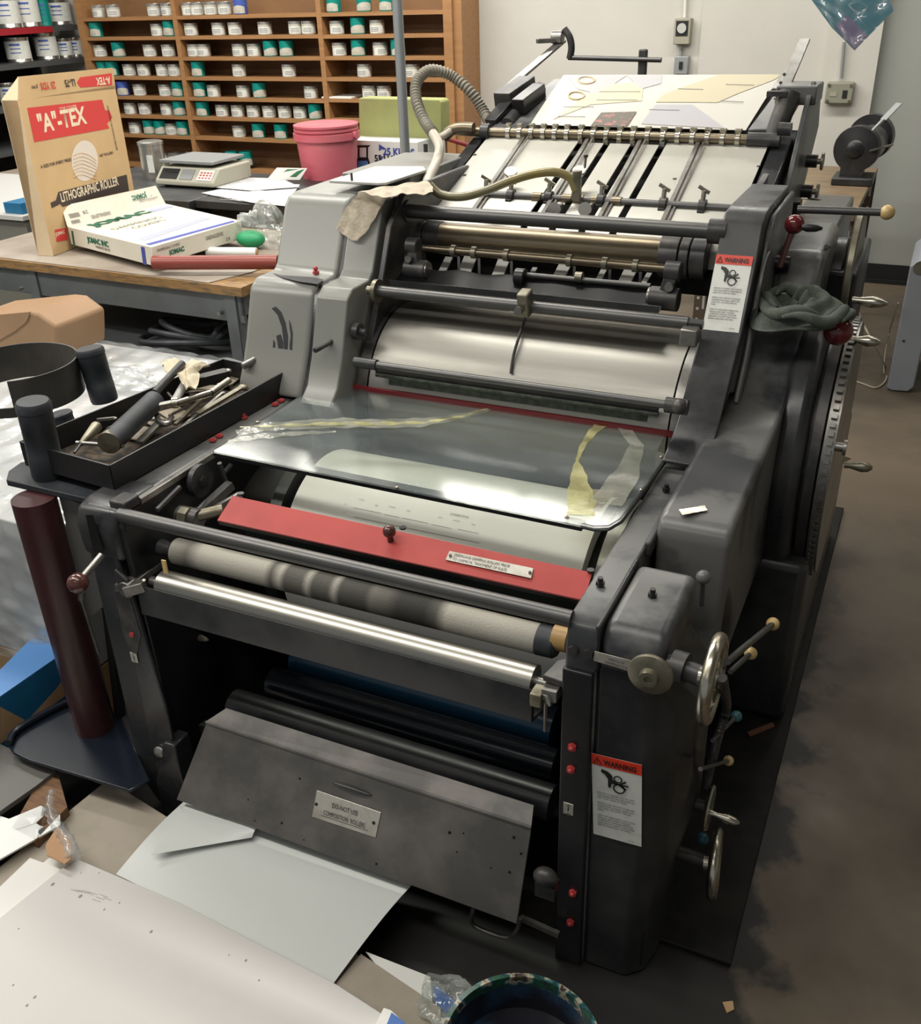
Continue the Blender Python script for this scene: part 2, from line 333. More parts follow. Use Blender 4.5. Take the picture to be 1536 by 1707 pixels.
# --- right side frame: deck strip + back tower
prof = [(1.17, FLOOR), (1.17, 0.60), (1.178, 0.628), (1.20, 0.64), (1.83, 0.64), (1.90, 0.70), (2.02, 0.78), (2.10, 0.90), (2.15, 1.00), (2.18, 1.02), (2.40, 1.02), (2.40, FLOOR)]
P_('right_side_frame', MB().yz(prof, XR, XR+0.052), M['paintW'], bevel=0.004)
# --- front right gear column: bulging body and cap
body = [(-0.342, 1.172), (-0.252, 1.172), (-0.215, 1.20), (-0.197, 1.25), (-0.19, 1.36), (-0.342, 1.36)]
low = [(-0.342, 1.172), (-0.262, 1.172), (-0.232, 1.20), (-0.222, 1.25), (-0.215, 1.36), (-0.342, 1.36)]
def loft(mb, A, za, B, zb):
    a = [mb.bm.verts.new((x, y, za)) for x, y in A]; b = [mb.bm.verts.new((x, y, zb)) for x, y in B]; n = len(a)
    for k in range(n): mb.bm.faces.new((a[k], a[(k+1) % n], b[(k+1) % n], b[k]))
    return a, b
mb = MB(); cap = [(-0.342, 1.172), (-0.275, 1.172), (-0.252, 1.185), (-0.243, 1.22), (-0.241, 1.36), (-0.342, 1.36)]
rings = []
for pr_, z in ((low, FLOOR), (low, 0.05), (body, 0.20), (body, 0.49), (cap, 0.56), (cap, 0.575)):
    rings.append([mb.bm.verts.new((x, y, z)) for x, y in pr_])
for A, B in zip(rings, rings[1:]):
    for k in range(6): mb.bm.faces.new((A[k], A[(k+1) % 6], B[(k+1) % 6], B[k]))
mb.bm.faces.new(rings[0][::-1]); mb.bm.faces.new(rings[-1])
P_('gear_column', mb, M['paint'], bevel=0.012, seg=4, ang=50)
P_('gear_column_cap', MB().yz([(1.17, 0.562), (1.168, 0.612), (1.178, 0.632), (1.20, 0.642), (1.375, 0.642), (1.375, 0.562)], -0.338, -0.238), M['paintW'], bevel=0.016, seg=4)
P_('gear_column_trim', MB().bx(-0.346, -0.338, 1.166, 1.38, 0.56, 0.645), M['paint'], bevel=0.003)
P_('gear_column_base', MB().bx(-0.35, -0.235, 1.19, 1.40, FLOOR+0.012, 0.0), M['paintD'], bevel=0.01)
# front flange (narrow face left of column) with red painted bolts
P_('front_flange', MB().bx(XR-0.001, -0.345, 1.160, 1.172, FLOOR, 0.555), M['paintD'], bevel=0.003)
for px, py in ((955, 1244), (953, 1281), (956, 1487), (952, 1536)):
    c = at(px, py, 'y', 1.16); P_('bolt', MB().hexa(c, 0.0075, -0.006, (0, 1, 0)).sphere(c+V((0, -0.006, 0)), 0.0048), M['redpaint'])
for px, py in ((1001, 975), (1088, 994), (1111, 818)):
    c = at(px, py, 'z', 0.643); P_('bolt', MB().cyl(c, c+V((0, 0, .007)), 0.0075, 6).cyl(c+V((0, 0, .007)), c+V((0, 0, .014)), 0.0045), M['blackplastic'])
for px, py in ((957, 1082), (982, 1088)):
    c = at(px, py, 'y', 1.168); P_('bolt', MB().cyl(c, c-V((0, .006, 0)), 0.0085, 6), M['iron'])
# --- second cover (the one the razor blade lies on), hump and wheel housing
mb = MB().yz([(1.47, 0.34), (1.462, 0.655), (1.475, 0.676), (1.50, 0.684), (1.93, 0.686), (2.02, 0.705), (2.08, 0.75), (2.12, 0.80), (2.17, 0.83), (2.30, 0.835), (2.30, 0.34)], -0.333, -0.205)
P_('drive_cover', mb, M['paintW'], bevel=0.018, seg=4)
P_('drive_cover_flange', MB().yz([(1.43, 0.62), (1.43, 0.648), (1.93, 0.66), (2.02, 0.68), (2.02, 0.62)], -0.345, -0.332), M['paint'], bevel=0.004)
mb = MB(); mb.sphere((-0.222, 1.50, 0.47), 0.05, 28, (0.62, 0.6, 1.9)); P_('cover_bulge', mb, M['paint'])
# wheel guard: rounded drum outside the drive cover
prof = []
for k in range(0, 25):
    a = R(100 + k*6.2); prof.append((2.28+0.33*math.cos(a), 0.50+0.33*math.sin(a)))
prof += [(2.30, 0.17)]
P_('wheel_guard', MB().yz(prof, -0.215, -0.150), M['paint'], bevel=0.022, seg=5)
mb = MB(); c0 = V((-0.150, 2.28, 0.50)); mb.lathe([(0.0, 0), (0.27, 0), (0.27, .008), (0.30, .008), (0.30, 0.028), (0.285, 0.033), (0.0, 0.033)], c0, (1, 0, 0), 72); P_('flywheel', mb, M['iron'], ang=30)
mb = MB()
for k in range(100):
    a = 2*math.pi*k/100; mb.box(c0+V((0.045, 0.305*math.cos(a), 0.305*math.sin(a))), (0.012, 0.010, 0.010), Matrix.Rotation(-a, 3, 'X').to_3x3() if False else Matrix.Rotation(a, 3, 'X'))
mb.lathe([(0.26, 0.033), (0.30, 0.033), (0.30, 0.056), (0.26, 0.056)], c0, (1, 0, 0), 72)
P_('gear_rim', mb, M['ironL'], ang=30)
# --- right tower cover with swept toe plate
tw = [(1.733, 0.655), (1.733, 0.662), (1.80, 0.680), (1.87, 0.715), (1.93, 0.775), (2.015, 0.850), (2.095, 0.972), (2.122, 1.040), (2.145, 1.058), (2.20, 1.064), (2.46, 1.064), (2.46, 0.70), (2.05, 0.70), (1.93, 0.74), (1.86, 0.705), (1.80, 0.672)]
P_('right_tower_cover', MB().yz(tw, -0.394, -0.309), M['paint'], bevel=0.006, seg=3)
P_('tower_flange', MB().yz([(1.98, 0.70), (2.05, 0.78), (2.14, 0.96), (2.17, 1.02), (2.21, 1.045), (2.47, 1.05), (2.47, 0.70)], -0.309, -0.296), M['paintW'], bevel=0.004)
c = at(1264, 500, 'x', -0.292); P_('gauge_disc', MB().lathe([(0, 0), (0.085, 0), (0.085, 0.004), (0.0, 0.004)], c+V((0, 0.07, 0.0)), (1, 0, 0), 40), M['iron'])
# covers behind the tower
P_('rear_cover', MB().yz([(2.17, 0.80), (2.24, 0.83), (2.28, 0.90), (2.33, 0.945), (2.62, 0.955), (2.62, 0.4), (2.17, 0.4)], -0.30, -0.195), M['paintW'], bevel=0.02, seg=4)
P_('rear_box', MB().bx(-0.33, -0.205, 2.66, 3.1, 0.3, 0.93), M['paintW'], bevel=0.008)
P_('rear_box', MB().bx(-0.205, -0.13, 2.5, 2.9, 0.35, 0.86), M['paintD'], bevel=0.008)
# --- front crossbar and side strips
P_('front_crossbar', MB().cyl((XL-0.01, 1.187, 0.632), (XR+0.004, 1.187, 0.632), 0.0138, 28), M['rod'])
P_('left_side_frame', MB().yz([(1.19, -0.12), (1.178, 0.61), (1.20, 0.64), (1.86, 0.64), (1.86, -0.12)], -1.30, XL), M['paintD'], bevel=0.004)
P_('deck_strip', MB().bx(-1.384, -1.300, 1.185, 1.86, 0.60, 0.640), M['paintW'], bevel=0.008, seg=3)
P_('steel_strip', MB().bx(-1.296, -1.282, 1.235, 1.48, 0.632, 0.646), M['ironL'], bevel=0.002)
P_('hinge_block', MB().bx(-1.325, -1.285, 1.192, 1.235, 0.63, 0.655), M['iron'], bevel=0.004)
P_('left_corner_casting', MB().yz([(1.172, 0.53), (1.165, 0.60), (1.18, 0.636), (1.21, 0.645), (1.30, 0.645), (1.30, 0.53)], -1.40, -1.298), M['paint'], bevel=0.012, seg=4)
P_('left_front_post', MB().prism([(-1.385, 1.172, 0.60), (-1.315, 1.172, 0.60), (-1.305, 1.172, -0.08), (-1.36, 1.172, -0.125), (-1.40, 1.172, -0.06)], (0, 0.045, 0)), M['paint'], bevel=0.006)
P_('left_front_flange', MB().prism([(-1.316, 1.160, 0.52), (-1.288, 1.160, 0.50), (-1.262, 1.160, 0.20), (-1.262, 1.160, -0.12), (-1.33, 1.160, -0.12), (-1.33, 1.160, 0.1)], (0, 0.010, 0)), M['paint'], bevel=0.003)
P_('left_foot', MB().prism([(-1.33, 1.15, -0.13), (-1.25, 1.15, -0.13), (-1.25, 1.15, 0.10), (-1.28, 1.15, 0.10), (-1.33, 1.15, -0.03)], (0, 0.05, 0)), M['paint'], bevel=0.004)
for px, py in ((134, 733), (468, 671), (476, 667), (0, 0)):
    pass
for px, py in ((355, 735), (366, 728), (459, 675), (469, 669), (407, 697)):
    c = at(px, py, 'z', 0.642); P_('bolt', MB().cyl(c, c+V((0, 0, .004)), 0.0085, 6).cyl(c+V((0, 0, .004)), c+V((0, 0, .010 if px == 407 else .006)), 0.0045), M['redpaint'])
# --- front interior (dark) with rollers
P_('interior_back_panel', MB().bx(XL, XR, 1.95, 1.97, FLOOR, 0.60), M['interior'])
P_('added_dark_sheet', MB().bx(XL, XR, 1.52, 1.53, 0.10, 0.42), M['interior'])  # added so the shaded opening below the plate cylinder stays black, no real part
P_('interior_floor_pan', MB().bx(XL, XR, 1.2, 1.95, FLOOR+0.012, FLOOR+0.03), M['interior'])
def roller(name, a, b, Y, r, m, **k):
    p, q = rodpx(a, b, Y); return P_(name, MB().cyl(p, q, r, 40), m, **k), p, q
M['inkroller'] = mat('inky_black_roller', (0.010, 0.014, 0.022), 0.22)
M['inkblue'] = mat('blue_inked_roller', (0.006, 0.028, 0.055), 0.25)
roller('ink_roller', (455, 1135), (928, 1278), 1.36, 0.034, M['inkroller'])
roller('ink_roller', (500, 1100), (928, 1205), 1.46, 0.045, M['inkblue'])
roller('ink_roller', (470, 1060), (925, 1180), 1.55, 0.05, M['inkroller'])
roller('fountain_roller', (392, 1178), (922, 1335), 1.25, 0.034, M['paintD'])
# --- ink fountain panel
fo = [at(344, 1205, 'y', 1.17), at(886, 1381, 'y', 1.17), at(862, 1541, 'y', 1.10), at(294, 1333, 'y', 1.10)]
mb = MB()
a, b, c, d = fo
n_ = (b-a).cross(d-a).normalized()
if n_.y > 0: n_ = -n_
mb.prism([a, b, c, d], -n_*0.004)
M['panel'] = mat('scuffed_bare_steel', (0.12, 0.115, 0.11), 0.36, 0.5, (0.23, 0.21, 0.195), 7, 0.42, 0.72, rough2=0.5, bump=0.05)
fp = P_('fountain_panel', mb, M['panel'], bevel=0.0015)
zt = 0.190
mb = MB().prism([a+V((0, 0, 0)), b+V((0, 0, 0)), at(890, 1345, 'y', 1.20), at(378, 1183, 'y', 1.20)], V((0, 0.0, 0.004)))
mb.cyl(a+V((0, 0, .002)), b+V((0, 0, .002)), 0.0035, 10)
P_('fountain_panel_flange', mb, M['panel'])
F = Face(d, c, a, 0.0)
if F.n.y > 0: F.n = -F.n
def onpanel(px, py, lift=0.0):
    r = ray(px, py); t = (a-CAM).dot(n_)/r.dot(n_); return CAM + r*t + n_*lift
mb = MB(); mb.sphere(onpanel(587, 1315), 0.045, 24, (1.0, 0.14, 0.16), Matrix((( (b-a).normalized()), (b-a).normalized().cross(n_).normalized(), n_)).transposed())
P_('pull_recess', mb, M['paint'], parent=fp)
tagq = [onpanel(521, 1361, .0005), onpanel(627, 1396, .0005), onpanel(636, 1354, .0005), onpanel(529, 1317, .0005)]
TF = Face(tagq[0], tagq[1], tagq[3]); 
if TF.n.dot(n_) < 0: TF.n = -TF.n
tg = P_('name_plate', MB().prism(tagq, TF.n*0.0012), M['tag'], bevel=0.002)
mb = MB(); TF.text(mb, 'DO-NOT USE', 0.5, 0.56, 0.17, 0.70, 'CENTER', 0.0, 0.0018); TF.text(mb, 'COMPOSITION  ROLLERS', 0.5, 0.22, 0.17, 0.60, 'CENTER', 0.0, 0.0018)
TF.rect(mb, 0.14, 0.155, 0.88, 0.165, 0.0016); obj('lettering', mb, M['ink'], tg, flat=True)
mb = MB()
for u in (0.05, 0.95):
    c_ = TF.p(u, 0.5, 0.0012); mb.cyl(c_, c_+TF.n*0.0015, 0.0032, 14)
obj('rivet', mb, M['ink'], tg)
mb = MB()
for px, py in ((500, 1298), (414, 1333), (750, 1388), (773, 1389), (857, 1396), (869, 1423), (762, 1420), (850, 1454), (507, 1400), (628, 1440), (425, 1368), (819, 1447), (470, 1372)):
    mb.cyl(onpanel(px, py, 0.0), onpanel(px, py, 0.0006), random.uniform(0.0015, 0.0042), 14)
obj('ink_spot', mb, M['interior'], fp)
# wire handle and foot rail under the panel
pts = [at(*p, 'y', 1.12) for p in ((790, 1512), (786, 1535), (800, 1548), (845, 1563), (862, 1550), (868, 1530))]
P_('wire_handle', MB().tube(pts, 0.0042, 10, n=5), M['ironL'])
P_('foot_rail', MB().bar(at(868, 1530, 'y', 1.14), at(932, 1558, 'y', 1.14), 0.008, 0.012), M['ironL'])
# clamps on both sides of the fountain
def clamp(px, py, Y, s=1.0):
    c = at(px, py, 'y', Y); mb = MB().cyl(c, c+V((0, 0.05, 0)), 0.020*s, 8).sphere(c-V((0, .004, 0)), 0.0185*s, 14, (1, 0.6, 1)); P_('clamp_knob', mb, M['ironL'], ang=25)
clamp(269, 1252, 1.16, .85); clamp(262, 1219, 1.18, .6)
c = at(910, 1462, 'y', 1.12); P_('clamp_knob', MB().sphere(c, 0.021, 12, (1.1, 0.8, 0.9)).bx(c.x-.018, c.x+.018, c.y-.005, c.y+.02, c.z-.05, c.z-.018), M['iron'], ang=25)
c = at(285, 1290, 'y', 1.2); P_('clamp_arm', MB().bar(c, c+V((0.09, 0.03, -0.01)), 0.02, 0.02), M['iron'])
c = at(300, 1200, 'y', 1.25); P_('clamp_arm', MB().bar(c-V((.04, 0, 0)), c+V((0.05, 0.03, -0.03)), 0.02, 0.02).sphere(c, 0.02, 12), M['iron'])
# --- dampening unit: gutter, chrome roller, cloth roller
p, q = V((XL, 1.17, 0.487)), V((-0.448, 1.17, 0.487))
P_('water_pan', MB().yz([(1.170, 0.4875), (1.172, 0.4875), (1.180, 0.47), (1.178, 0.425), (1.22, 0.41), (1.27, 0.42), (1.27, 0.415), (1.22, 0.404), (1.174, 0.419), (1.165, 0.424), (1.167, 0.47)], XL+0.012, -0.448), M['paint'], bevel=0.0)
o, p, q = roller('chrome_roller', (275, 984), (893, 1124), 1.20, 0.0285, M['chrome'], ang=60); 
for e, sg in ((p, -1), (q, 1)): obj('journal', MB().cyl(e, e+V((sg*0.03, 0, 0)), 0.010, 16), M['ironL'], o)
p, q = rodpx((296, 922), (903, 1062), 1.262)
o = P_('damping_roller', MB().cyl(p, q, 0.0265, 48), M['fabric'], ang=60); centre(o)
obj('roller_cuff', MB().lathe([(0.027, 0), (0.0275, 0.003), (0.027, 0.03), (0.022, 0.036), (0.012, 0.038), (0.0, 0.038)], q-V((0.005, 0, 0)), (1, 0, 0), 32), M['rubber'], o)
obj('roller_cuff', MB().lathe([(0.027, 0), (0.024, 0.004), (0.012, 0.006), (0.014, 0.02), (0.018, 0.04), (0.0, 0.042)], p, (-1, 0, 0), 24), M['iron'], o)
M['corkwood'] = mat('varnished_wood_bush', (0.42, 0.26, 0.10), 0.4)
e = at(935, 1064, 'y', 1.262); obj('wooden_bush', MB().cyl(e-V((.012, 0, 0)), e+V((.014, 0, 0)), 0.022, 24), M['corkwood'], o)
# bearing brackets at both ends
P_('roller_bracket', MB().prism([at(905, 1125, 'y', 1.165), at(930, 1100, 'y', 1.21), at(952, 1095, 'y', 1.21), at(946, 1140, 'y', 1.165)], (0, 0, -0.012)), M['iron'], bevel=0.002)
e = at(908, 1168, 'y', 1.15); P_('latch', MB().cyl(e+V((0.012, 0.03, .006)), e, 0.013, 20).bx(e.x-.006, e.x+.02, e.y, e.y+.06, e.z, e.z+.022), M['ironL'], bevel=0.001)
P_('latch_pin', MB().cyl(e+V((.002, 0, -.005)), e+V((.002, 0, -.062)), 0.0030, 10), M['ironL'])
e = at(898, 1160, 'y', 1.16); P_('bearing_block', MB().box(e, (0.020, 0.03, 0.026)), M['nickelD'], bevel=0.002)
P_('roller_bracket', MB().prism([at(190, 975, 'y', 1.165), at(222, 972, 'y', 1.165), at(272, 935, 'y', 1.26), at(250, 918, 'y', 1.27)], (0, 0, -0.015)), M['ironL'], bevel=0.002)
e = at(208, 985, 'y', 1.155); P_('pivot_boss', MB().cyl(e, e+V((0.0, 0.03, 0)), 0.018, 20).bar(e, e+V((0.035, 0.02, 0.01)), 0.02, 0.022), M['ironL'], bevel=0.002)
P_('pivot_arm', MB().prism([at(190, 985, 'y', 1.157), at(212, 985, 'y', 1.157), at(234, 1060, 'y', 1.157), at(226, 1100, 'y', 1.157), at(205, 1060, 'y', 1.157)], (0, .008, 0)), M['iron'], bevel=0.002)
for px, py in ((241, 968), (226, 976)):
    e = at(px, py, 'y', 1.175); P_('bolt', MB().cyl(e, e-V((0, .006, 0)), 0.005, 6), M['nickel'])
e = at(275, 945, 'y', 1.19); P_('gauge_tag', MB().box(e, (0.010, 0.003, 0.030)), M['cream'])
# numbered oval tags
def small_tag(px, py, w, h, Y, ch):
    c = at(px, py, 'y', Y); t = P_('number_tag', MB().bx(c.x-w/2, c.x+w/2, c.y-.0012, c.y, c.z-h/2, c.z+h/2), M['tag'], bevel=0.003)
    mb = MB(); text_bm(mb, ch, (c.x, c.y-.0014, c.z-h*0.2), (1, 0, 0), (0, 0, 1), h*0.38, 1.0, 'CENTER', 0.02, 0.0)
    obj('lettering', mb, M['ink'], t, flat=True)
    mb = MB()
    for s in (-1, 1): mb.cyl((c.x, c.y-.001, c.z+s*h*.37), (c.x, c.y-.003, c.z+s*h*.37), 0.0025, 12)
    obj('rivet', mb, M['nickel'], t)
small_tag(948, 1348, 0.018, 0.026, 1.160, 'I'); small_tag(224, 1096, 0.017, 0.024, 1.158, 'II')
e = at(221, 1057, 'y', 1.158); P_('bolt', MB().cyl(e, e-V((0, .004, 0)), 0.006, 6), M['redpaint'])
# scissor nut seen below the pan
e = at(330, 1062, 'y', 1.32); P_('wing_nut', MB().sphere(e, 0.02, 14, (1.5, 0.4, 0.4)), M['nickelD']); P_('threaded_rod', MB().cyl(e-V((0.02, 0.0, 0.0)), e+V((-0.09, -0.09, -0.045)), 0.005, 12), M['iron'])
# --- handwheel cluster on the front right column
def wheel(name, c, r, rt, m, axis=(1, 0, 0), spokes=3, hub=0.016, depth=0.02):
    c = V(c); ax = V(axis).normalized(); t = ax.orthogonal().normalized(); w = ax.cross(t)
    mb = MB().tube([c+(t*math.cos(2*math.pi*k/40)+w*math.sin(2*math.pi*k/40))*r for k in range(40)], rt, 14, smooth=False, closed=True)
    o = P_(name, mb, m)
    mb = MB()
    for k in range(spokes):
        a_ = 2*math.pi*k/spokes+0.4; mb.cyl(c-ax*depth*0.4, c+(t*math.cos(a_)+w*math.sin(a_))*r, rt*0.62, 12)
    obj('spoke', mb, m, o); obj('hub', MB().cyl(c-ax*depth, c+ax*depth*0.4, hub, 24), m, o)
    return o
wheel('handwheel', (-0.168, 1.178, 0.590), 0.061, 0.0100, M['nickel'])
P_('wheel_hub', MB().cyl((-0.245, 1.19, 0.590), (-0.178, 1.178, 0.590), 0.016, 28).cyl((-0.230, 1.187, 0.59), (-0.208, 1.184, 0.59), 0.026, 28), M['iron'])
c = at(1082, 1130, 'y', 1.125); P_('adjusting_knob', MB().lathe([(0.0, .0), (0.012, 0.0), (0.014, 0.006), (0.031, 0.008), (0.0335, 0.012), (0.0335, 0.018), (0.030, 0.02), (0.015, 0.021), (0.013, 0.030), (0.006, 0.030), (0.006, 0.026), (0, 0.026)], c+V((0, 0.024, 0)), (0, -1, 0), 40), M['nickelD'])
P_('knob_shaft', MB().cyl(c+V((0, 0.02, 0)), c+V((0, .05, 0)), 0.008), M['iron'])
tq = [at(992, 1085, 'y', 1.166), at(1062, 1103, 'y', 1.166), at(1058, 1121, 'y', 1.166), at(990, 1101, 'y', 1.166)]
tq = [tq[3], tq[2], tq[1], tq[0]]; TF = Face(tq[0], tq[1], tq[3])
tg = P_('name_plate', MB().prism(tq, TF.n*0.001), M['tag'], bevel=0.001)
mb = MB(); TF.text(mb, 'WIDTH OF', 0.55, 0.56, 0.22, 0.9, 'CENTER', 0, .0012); TF.text(mb, 'DAMPING STAMP', 0.60, 0.16, 0.22, 0.9, 'CENTER', 0, .0012); obj('lettering', mb, M['ink'], tg, flat=True)
def lever(a, b, r, ball, rb, m=None, name='lever'):
    a = V(a); b = V(b); o = P_(name, MB().cyl(a, b, r, 16), m or M['rod']); obj('ball_knob', MB().sphere(b, rb, 28), ball, o); return o
lever(at(1213, 1103, 'x', -0.150), at(1289, 1040, 'x', -0.120), 0.0052, M['cream'], 0.0115)
lever(at(1218, 1120, 'x', -0.150), at(1252, 1089, 'x', -0.135), 0.004, M['cream'], 0.0105)
lever(at(1188, 1235, 'x', -0.170), at(1228, 1194, 'x', -0.150), 0.0035, M['teal'], 0.0100)
lever(at(1168, 1282, 'x', -0.170), at(1215, 1268, 'x', -0.155), 0.0035, M['cream'], 0.0095)
lever(at(1170, 1010, 'y', 1.42), at(1173, 962, 'y', 1.42), 0.004, M['greyball'], 0.0125)
# small crank wheel and lower handwheel
c = V((-0.172, 1.20, 0.335))
c = at(1176, 1345, 'x', -0.176)
o = P_('crank_wheel', MB().lathe([(0, 0), (0.018, 0), (0.02, 0.004), (0.040, 0.004), (0.0425, 0.0075), (0.040, 0.011), (0.02, 0.011), (0, 0.011)], c, (1, 0, 0), 40), M['nickel'])
obj('crank_handle', MB().lathe([(0.0, 0), (0.006, 0), (0.0045, 0.012), (0.0085, 0.030), (0.0075, 0.044), (0.003, 0.052), (0.0, 0.053)], c+V((0.011, -0.012, 0.002)), (1, 0, -0.1), 20), M['nickel'], o)
obj('shaft', MB().cyl(c, c-V((0.04, 0, 0)), 0.012), M['iron'], o)
c = at(1192, 1440, 'x', -0.148); wheel('handwheel', c, 0.058, 0.0100, M['nickel'], (1, 0.12, 0.05))
P_('wheel_hub', MB().cyl(c, c-V((0.07, 0, 0)), 0.014, 20), M['iron'])
e = at(1172, 1398, 'x', -0.18); P_('push_button', MB().sphere(e, 0.012, 16), M['teal'])
pts = [at(*p, 'x', x) for p, x in (((1205, 1130), -0.15), ((1212, 1180), -0.16), ((1200, 1220), -0.165), ((1190, 1260), -0.17), ((1178, 1310), -0.18))]
mb = MB().tube(pts, lambda t: 0.0065+0.0012*math.sin(t*260), 12, n=40); P_('flexible_conduit', mb, M['iron'])
pts = [at(*p, 'y', 1.3) for p in ((640, 1535), (700, 1560), (790, 1580), (900, 1583))]
mb = MB().tube(pts, lambda t: 0.012+0.0025*math.sin(t*240), 12, n=40); P_('flexible_conduit', mb, M['interior'])
# --- red guard over the damping rollers
g = [at(388, 826, 'z', 0.62), at(988, 954, 'z', 0.62), at(975, 1001, 'z', 0.595), at(362, 867, 'z', 0.595)]
M['greenblack'] = mat('green_black_rubber', (0.012, 0.02, 0.016), 0.5)
rg = P_('red_guard', MB().prism(g, (0, 0, -0.003)), M['red'], bevel=0.001)
obj('guard_lip', MB().prism([g[3], g[0], g[0]-V((0.012, 0, 0.03))], (0, 0, -0.002)), M['red'], rg)
obj('guard_lip', MB().prism([g[3]+V((0, 0, 0)), g[2], g[2]-V((0, -0.004, 0.012)), g[3]-V((0, -0.004, 0.012))], (0, 0.002, 0)), M['paintD'], rg)
obj('under_shield', MB().bx(-1.125, -.405, 1.335, 1.34, .46, .597), M['greenblack'], rg)
e = at(652, 905, 'z', 0.605); obj('knob', MB().cyl(e, e+V((0, -.002, 0.018)), 0.006, 16).sphere(e+V((0, -.003, 0.026)), 0.0125, 24), M['brown'], rg)
for px, py in ((402, 824), (672, 881), (985, 952)):
    e = at(px, py, 'z', 0.622); obj('screw', MB().cyl(e, e+V((0, 0, .003)), 0.0065, 16), M['blackplastic'], rg)
gn = (g[1]-g[0]).cross(g[3]-g[0]).normalized(); 
if gn.z < 0: gn = -gn
def ong(px, py, l=0.0):
    r = ray(px, py); return CAM + r*((g[0]-CAM).dot(gn)/r.dot(gn)) + gn*l
tq = [ong(743, 934, .0006), ong(886, 965, .0006), ong(890, 948, .0006), ong(750, 919, .0006)]
TF = Face(tq[0], tq[1], tq[3]); tg = obj('name_plate', MB().prism(tq, TF.n*0.0012), M['tag'], rg, bevel=0.0008)
mb = MB(); TF.text(mb, 'DISENGAGE DAMPING ROLLERS PRIOR', 0.075, 0.56, 0.28, 0.74, 'LEFT', 0, .0016); TF.text(mb, 'TO CHEMICAL TREATMENT OF PLATE', 0.075, 0.12, 0.28, 0.74, 'LEFT', 0, .0016)
obj('lettering', mb, M['ink'], tg, flat=True)
mb = MB()
for u in (0.035, 0.965): c_ = TF.p(u, 0.5, 0.0018); mb.cyl(c_, c_+TF.n*0.0015, 0.0028, 12)
obj('rivet', mb, M['iron'], tg)
# --- plate cylinder under the clear guard
PC = V((0, 1.64, 0.378)); PR = 0.205
xa = at(430, 805, 'y', 1.50).x; xb = at(1000, 905, 'y', 1.50).x
pcx0, pcx1 = -1.13, -0.475
o = P_('plate_cylinder', MB().cyl((pcx0, PC.y, PC.z), (pcx1, PC.y, PC.z), PR, 96), M['plate'], ang=50)
obj('bearer_ring', MB().cyl((pcx0-.05, PC.y, PC.z), (pcx0-.022, PC.y, PC.z), PR+0.004, 72), M['paint'], o)
obj('bearer_ring', MB().cyl((pcx1+.026, PC.y, PC.z), (pcx1+.055, PC.y, PC.z), PR+0.004, 72), M['ironL'], o)
obj('journal', MB().cyl((pcx0-.16, PC.y, PC.z), (pcx1+.08, PC.y, PC.z), 0.17, 40), M['interior'], o)
def oncyl(px, py, C_, r_, l=0.0):
    d = ray(px, py); oy = CAM.y-C_.y; oz = CAM.z-C_.z; A_ = d.y**2+d.z**2; B_ = 2*(oy*d.y+oz*d.z); Cc = oy*oy+oz*oz-(r_+l)**2
    t = (-B_-math.sqrt(max(0, B_*B_-4*A_*Cc)))/(2*A_); return CAM+d*t
mb = MB()
def cyltext(s, px, py, h, sx=0.9):
    p = oncyl(px, py, PC, PR, 0.0006); nrm = V((0, p.y-PC.y, p.z-PC.z)).normalized(); xd = V((1, 0, 0)); yd = nrm.cross(xd); text_bm(mb, s, p, xd, yd, h, sx, 'LEFT', 0, 0.0004)
for s, px, py, h in (('CORRECTION', 750, 858, .005), ('COLOR', 598, 833, .003), ('SIZE', 625, 843, .003), ('CALLING', 648, 845, .003), ('INKS', 678, 852, .003), ('No.', 574, 841, .003), ('No.', 572, 855, .003), ('DATE', 730, 863, .003), ('CALLING', 755, 868, .003), ('INKS', 786, 875, .003)): cyltext(s, px, py, h)
for (x0, y0), (x1, y1) in (((590, 846), (636, 856)), ((640, 857), (666, 862)), ((670, 863), (714, 872)), ((720, 874), (752, 880)), ((764, 882), (798, 888)), ((590, 861), (800, 900))):
    p = oncyl(x0, y0, PC, PR, 0.0005); q = oncyl(x1, y1, PC, PR, 0.0005); q.y, q.z = p.y, p.z; mb.cyl(p, q, 0.0003, 6)
obj('lettering', mb, M['inkG'], o, flat=True)
# side castings left of the plate cylinder, below the strip
mb = MB(); e = at(300, 858, 'x', -1.26); mb.cyl(e, e+V((0.05, 0, 0)), 0.02, 20); e2 = at(325, 862, 'x', -1.24); mb.sphere(e2, 0.02, 14).bar(e2, e2+V((0.02, 0.10, 0.03)), 0.018, 0.018)
P_('linkage', mb, M['iron'])
e = at(330, 800, 'x', -1.275); P_('inspection_cap', MB().cyl(e, e+V((0.012, 0, 0)), 0.035, 28).cyl(e+V((0.012, 0, 0)), e+V((0.018, 0, 0)), 0.012, 6), M['iron'])
p, q = at(335, 865, 'x', -1.25), at(400, 828, 'x', -1.16); P_('tie_arm', MB().bar(p, q, 0.018, 0.02).cyl(p-V((0.03, 0, 0)), p, 0.013, 16), M['ironL'], bevel=0.003)
p, q = at(318, 862, 'y', 1.30), at(372, 850, 'y', 1.34); P_('tie_arm', MB().cyl(p, q, 0.012, 16).cyl(p-V((.02, 0, 0)), p, 0.02, 8), M['nickelD'])
p, q = at(233, 925, 'y', 1.25), at(262, 900, 'y', 1.30); P_('stay', MB().cyl(p, q, 0.004, 10), M['ironL'])
for (ax_, ay_), (bx_, by_) in (((366, 772), (378, 805)), ((385, 775), (372, 790)), ((300, 880), (345, 835)), ((262, 850), (300, 812))):
    P_('stay', MB().cyl(at(ax_, ay_, 'x', -1.24), at(bx_, by_, 'x', -1.24), 0.005, 8), M['iron'])
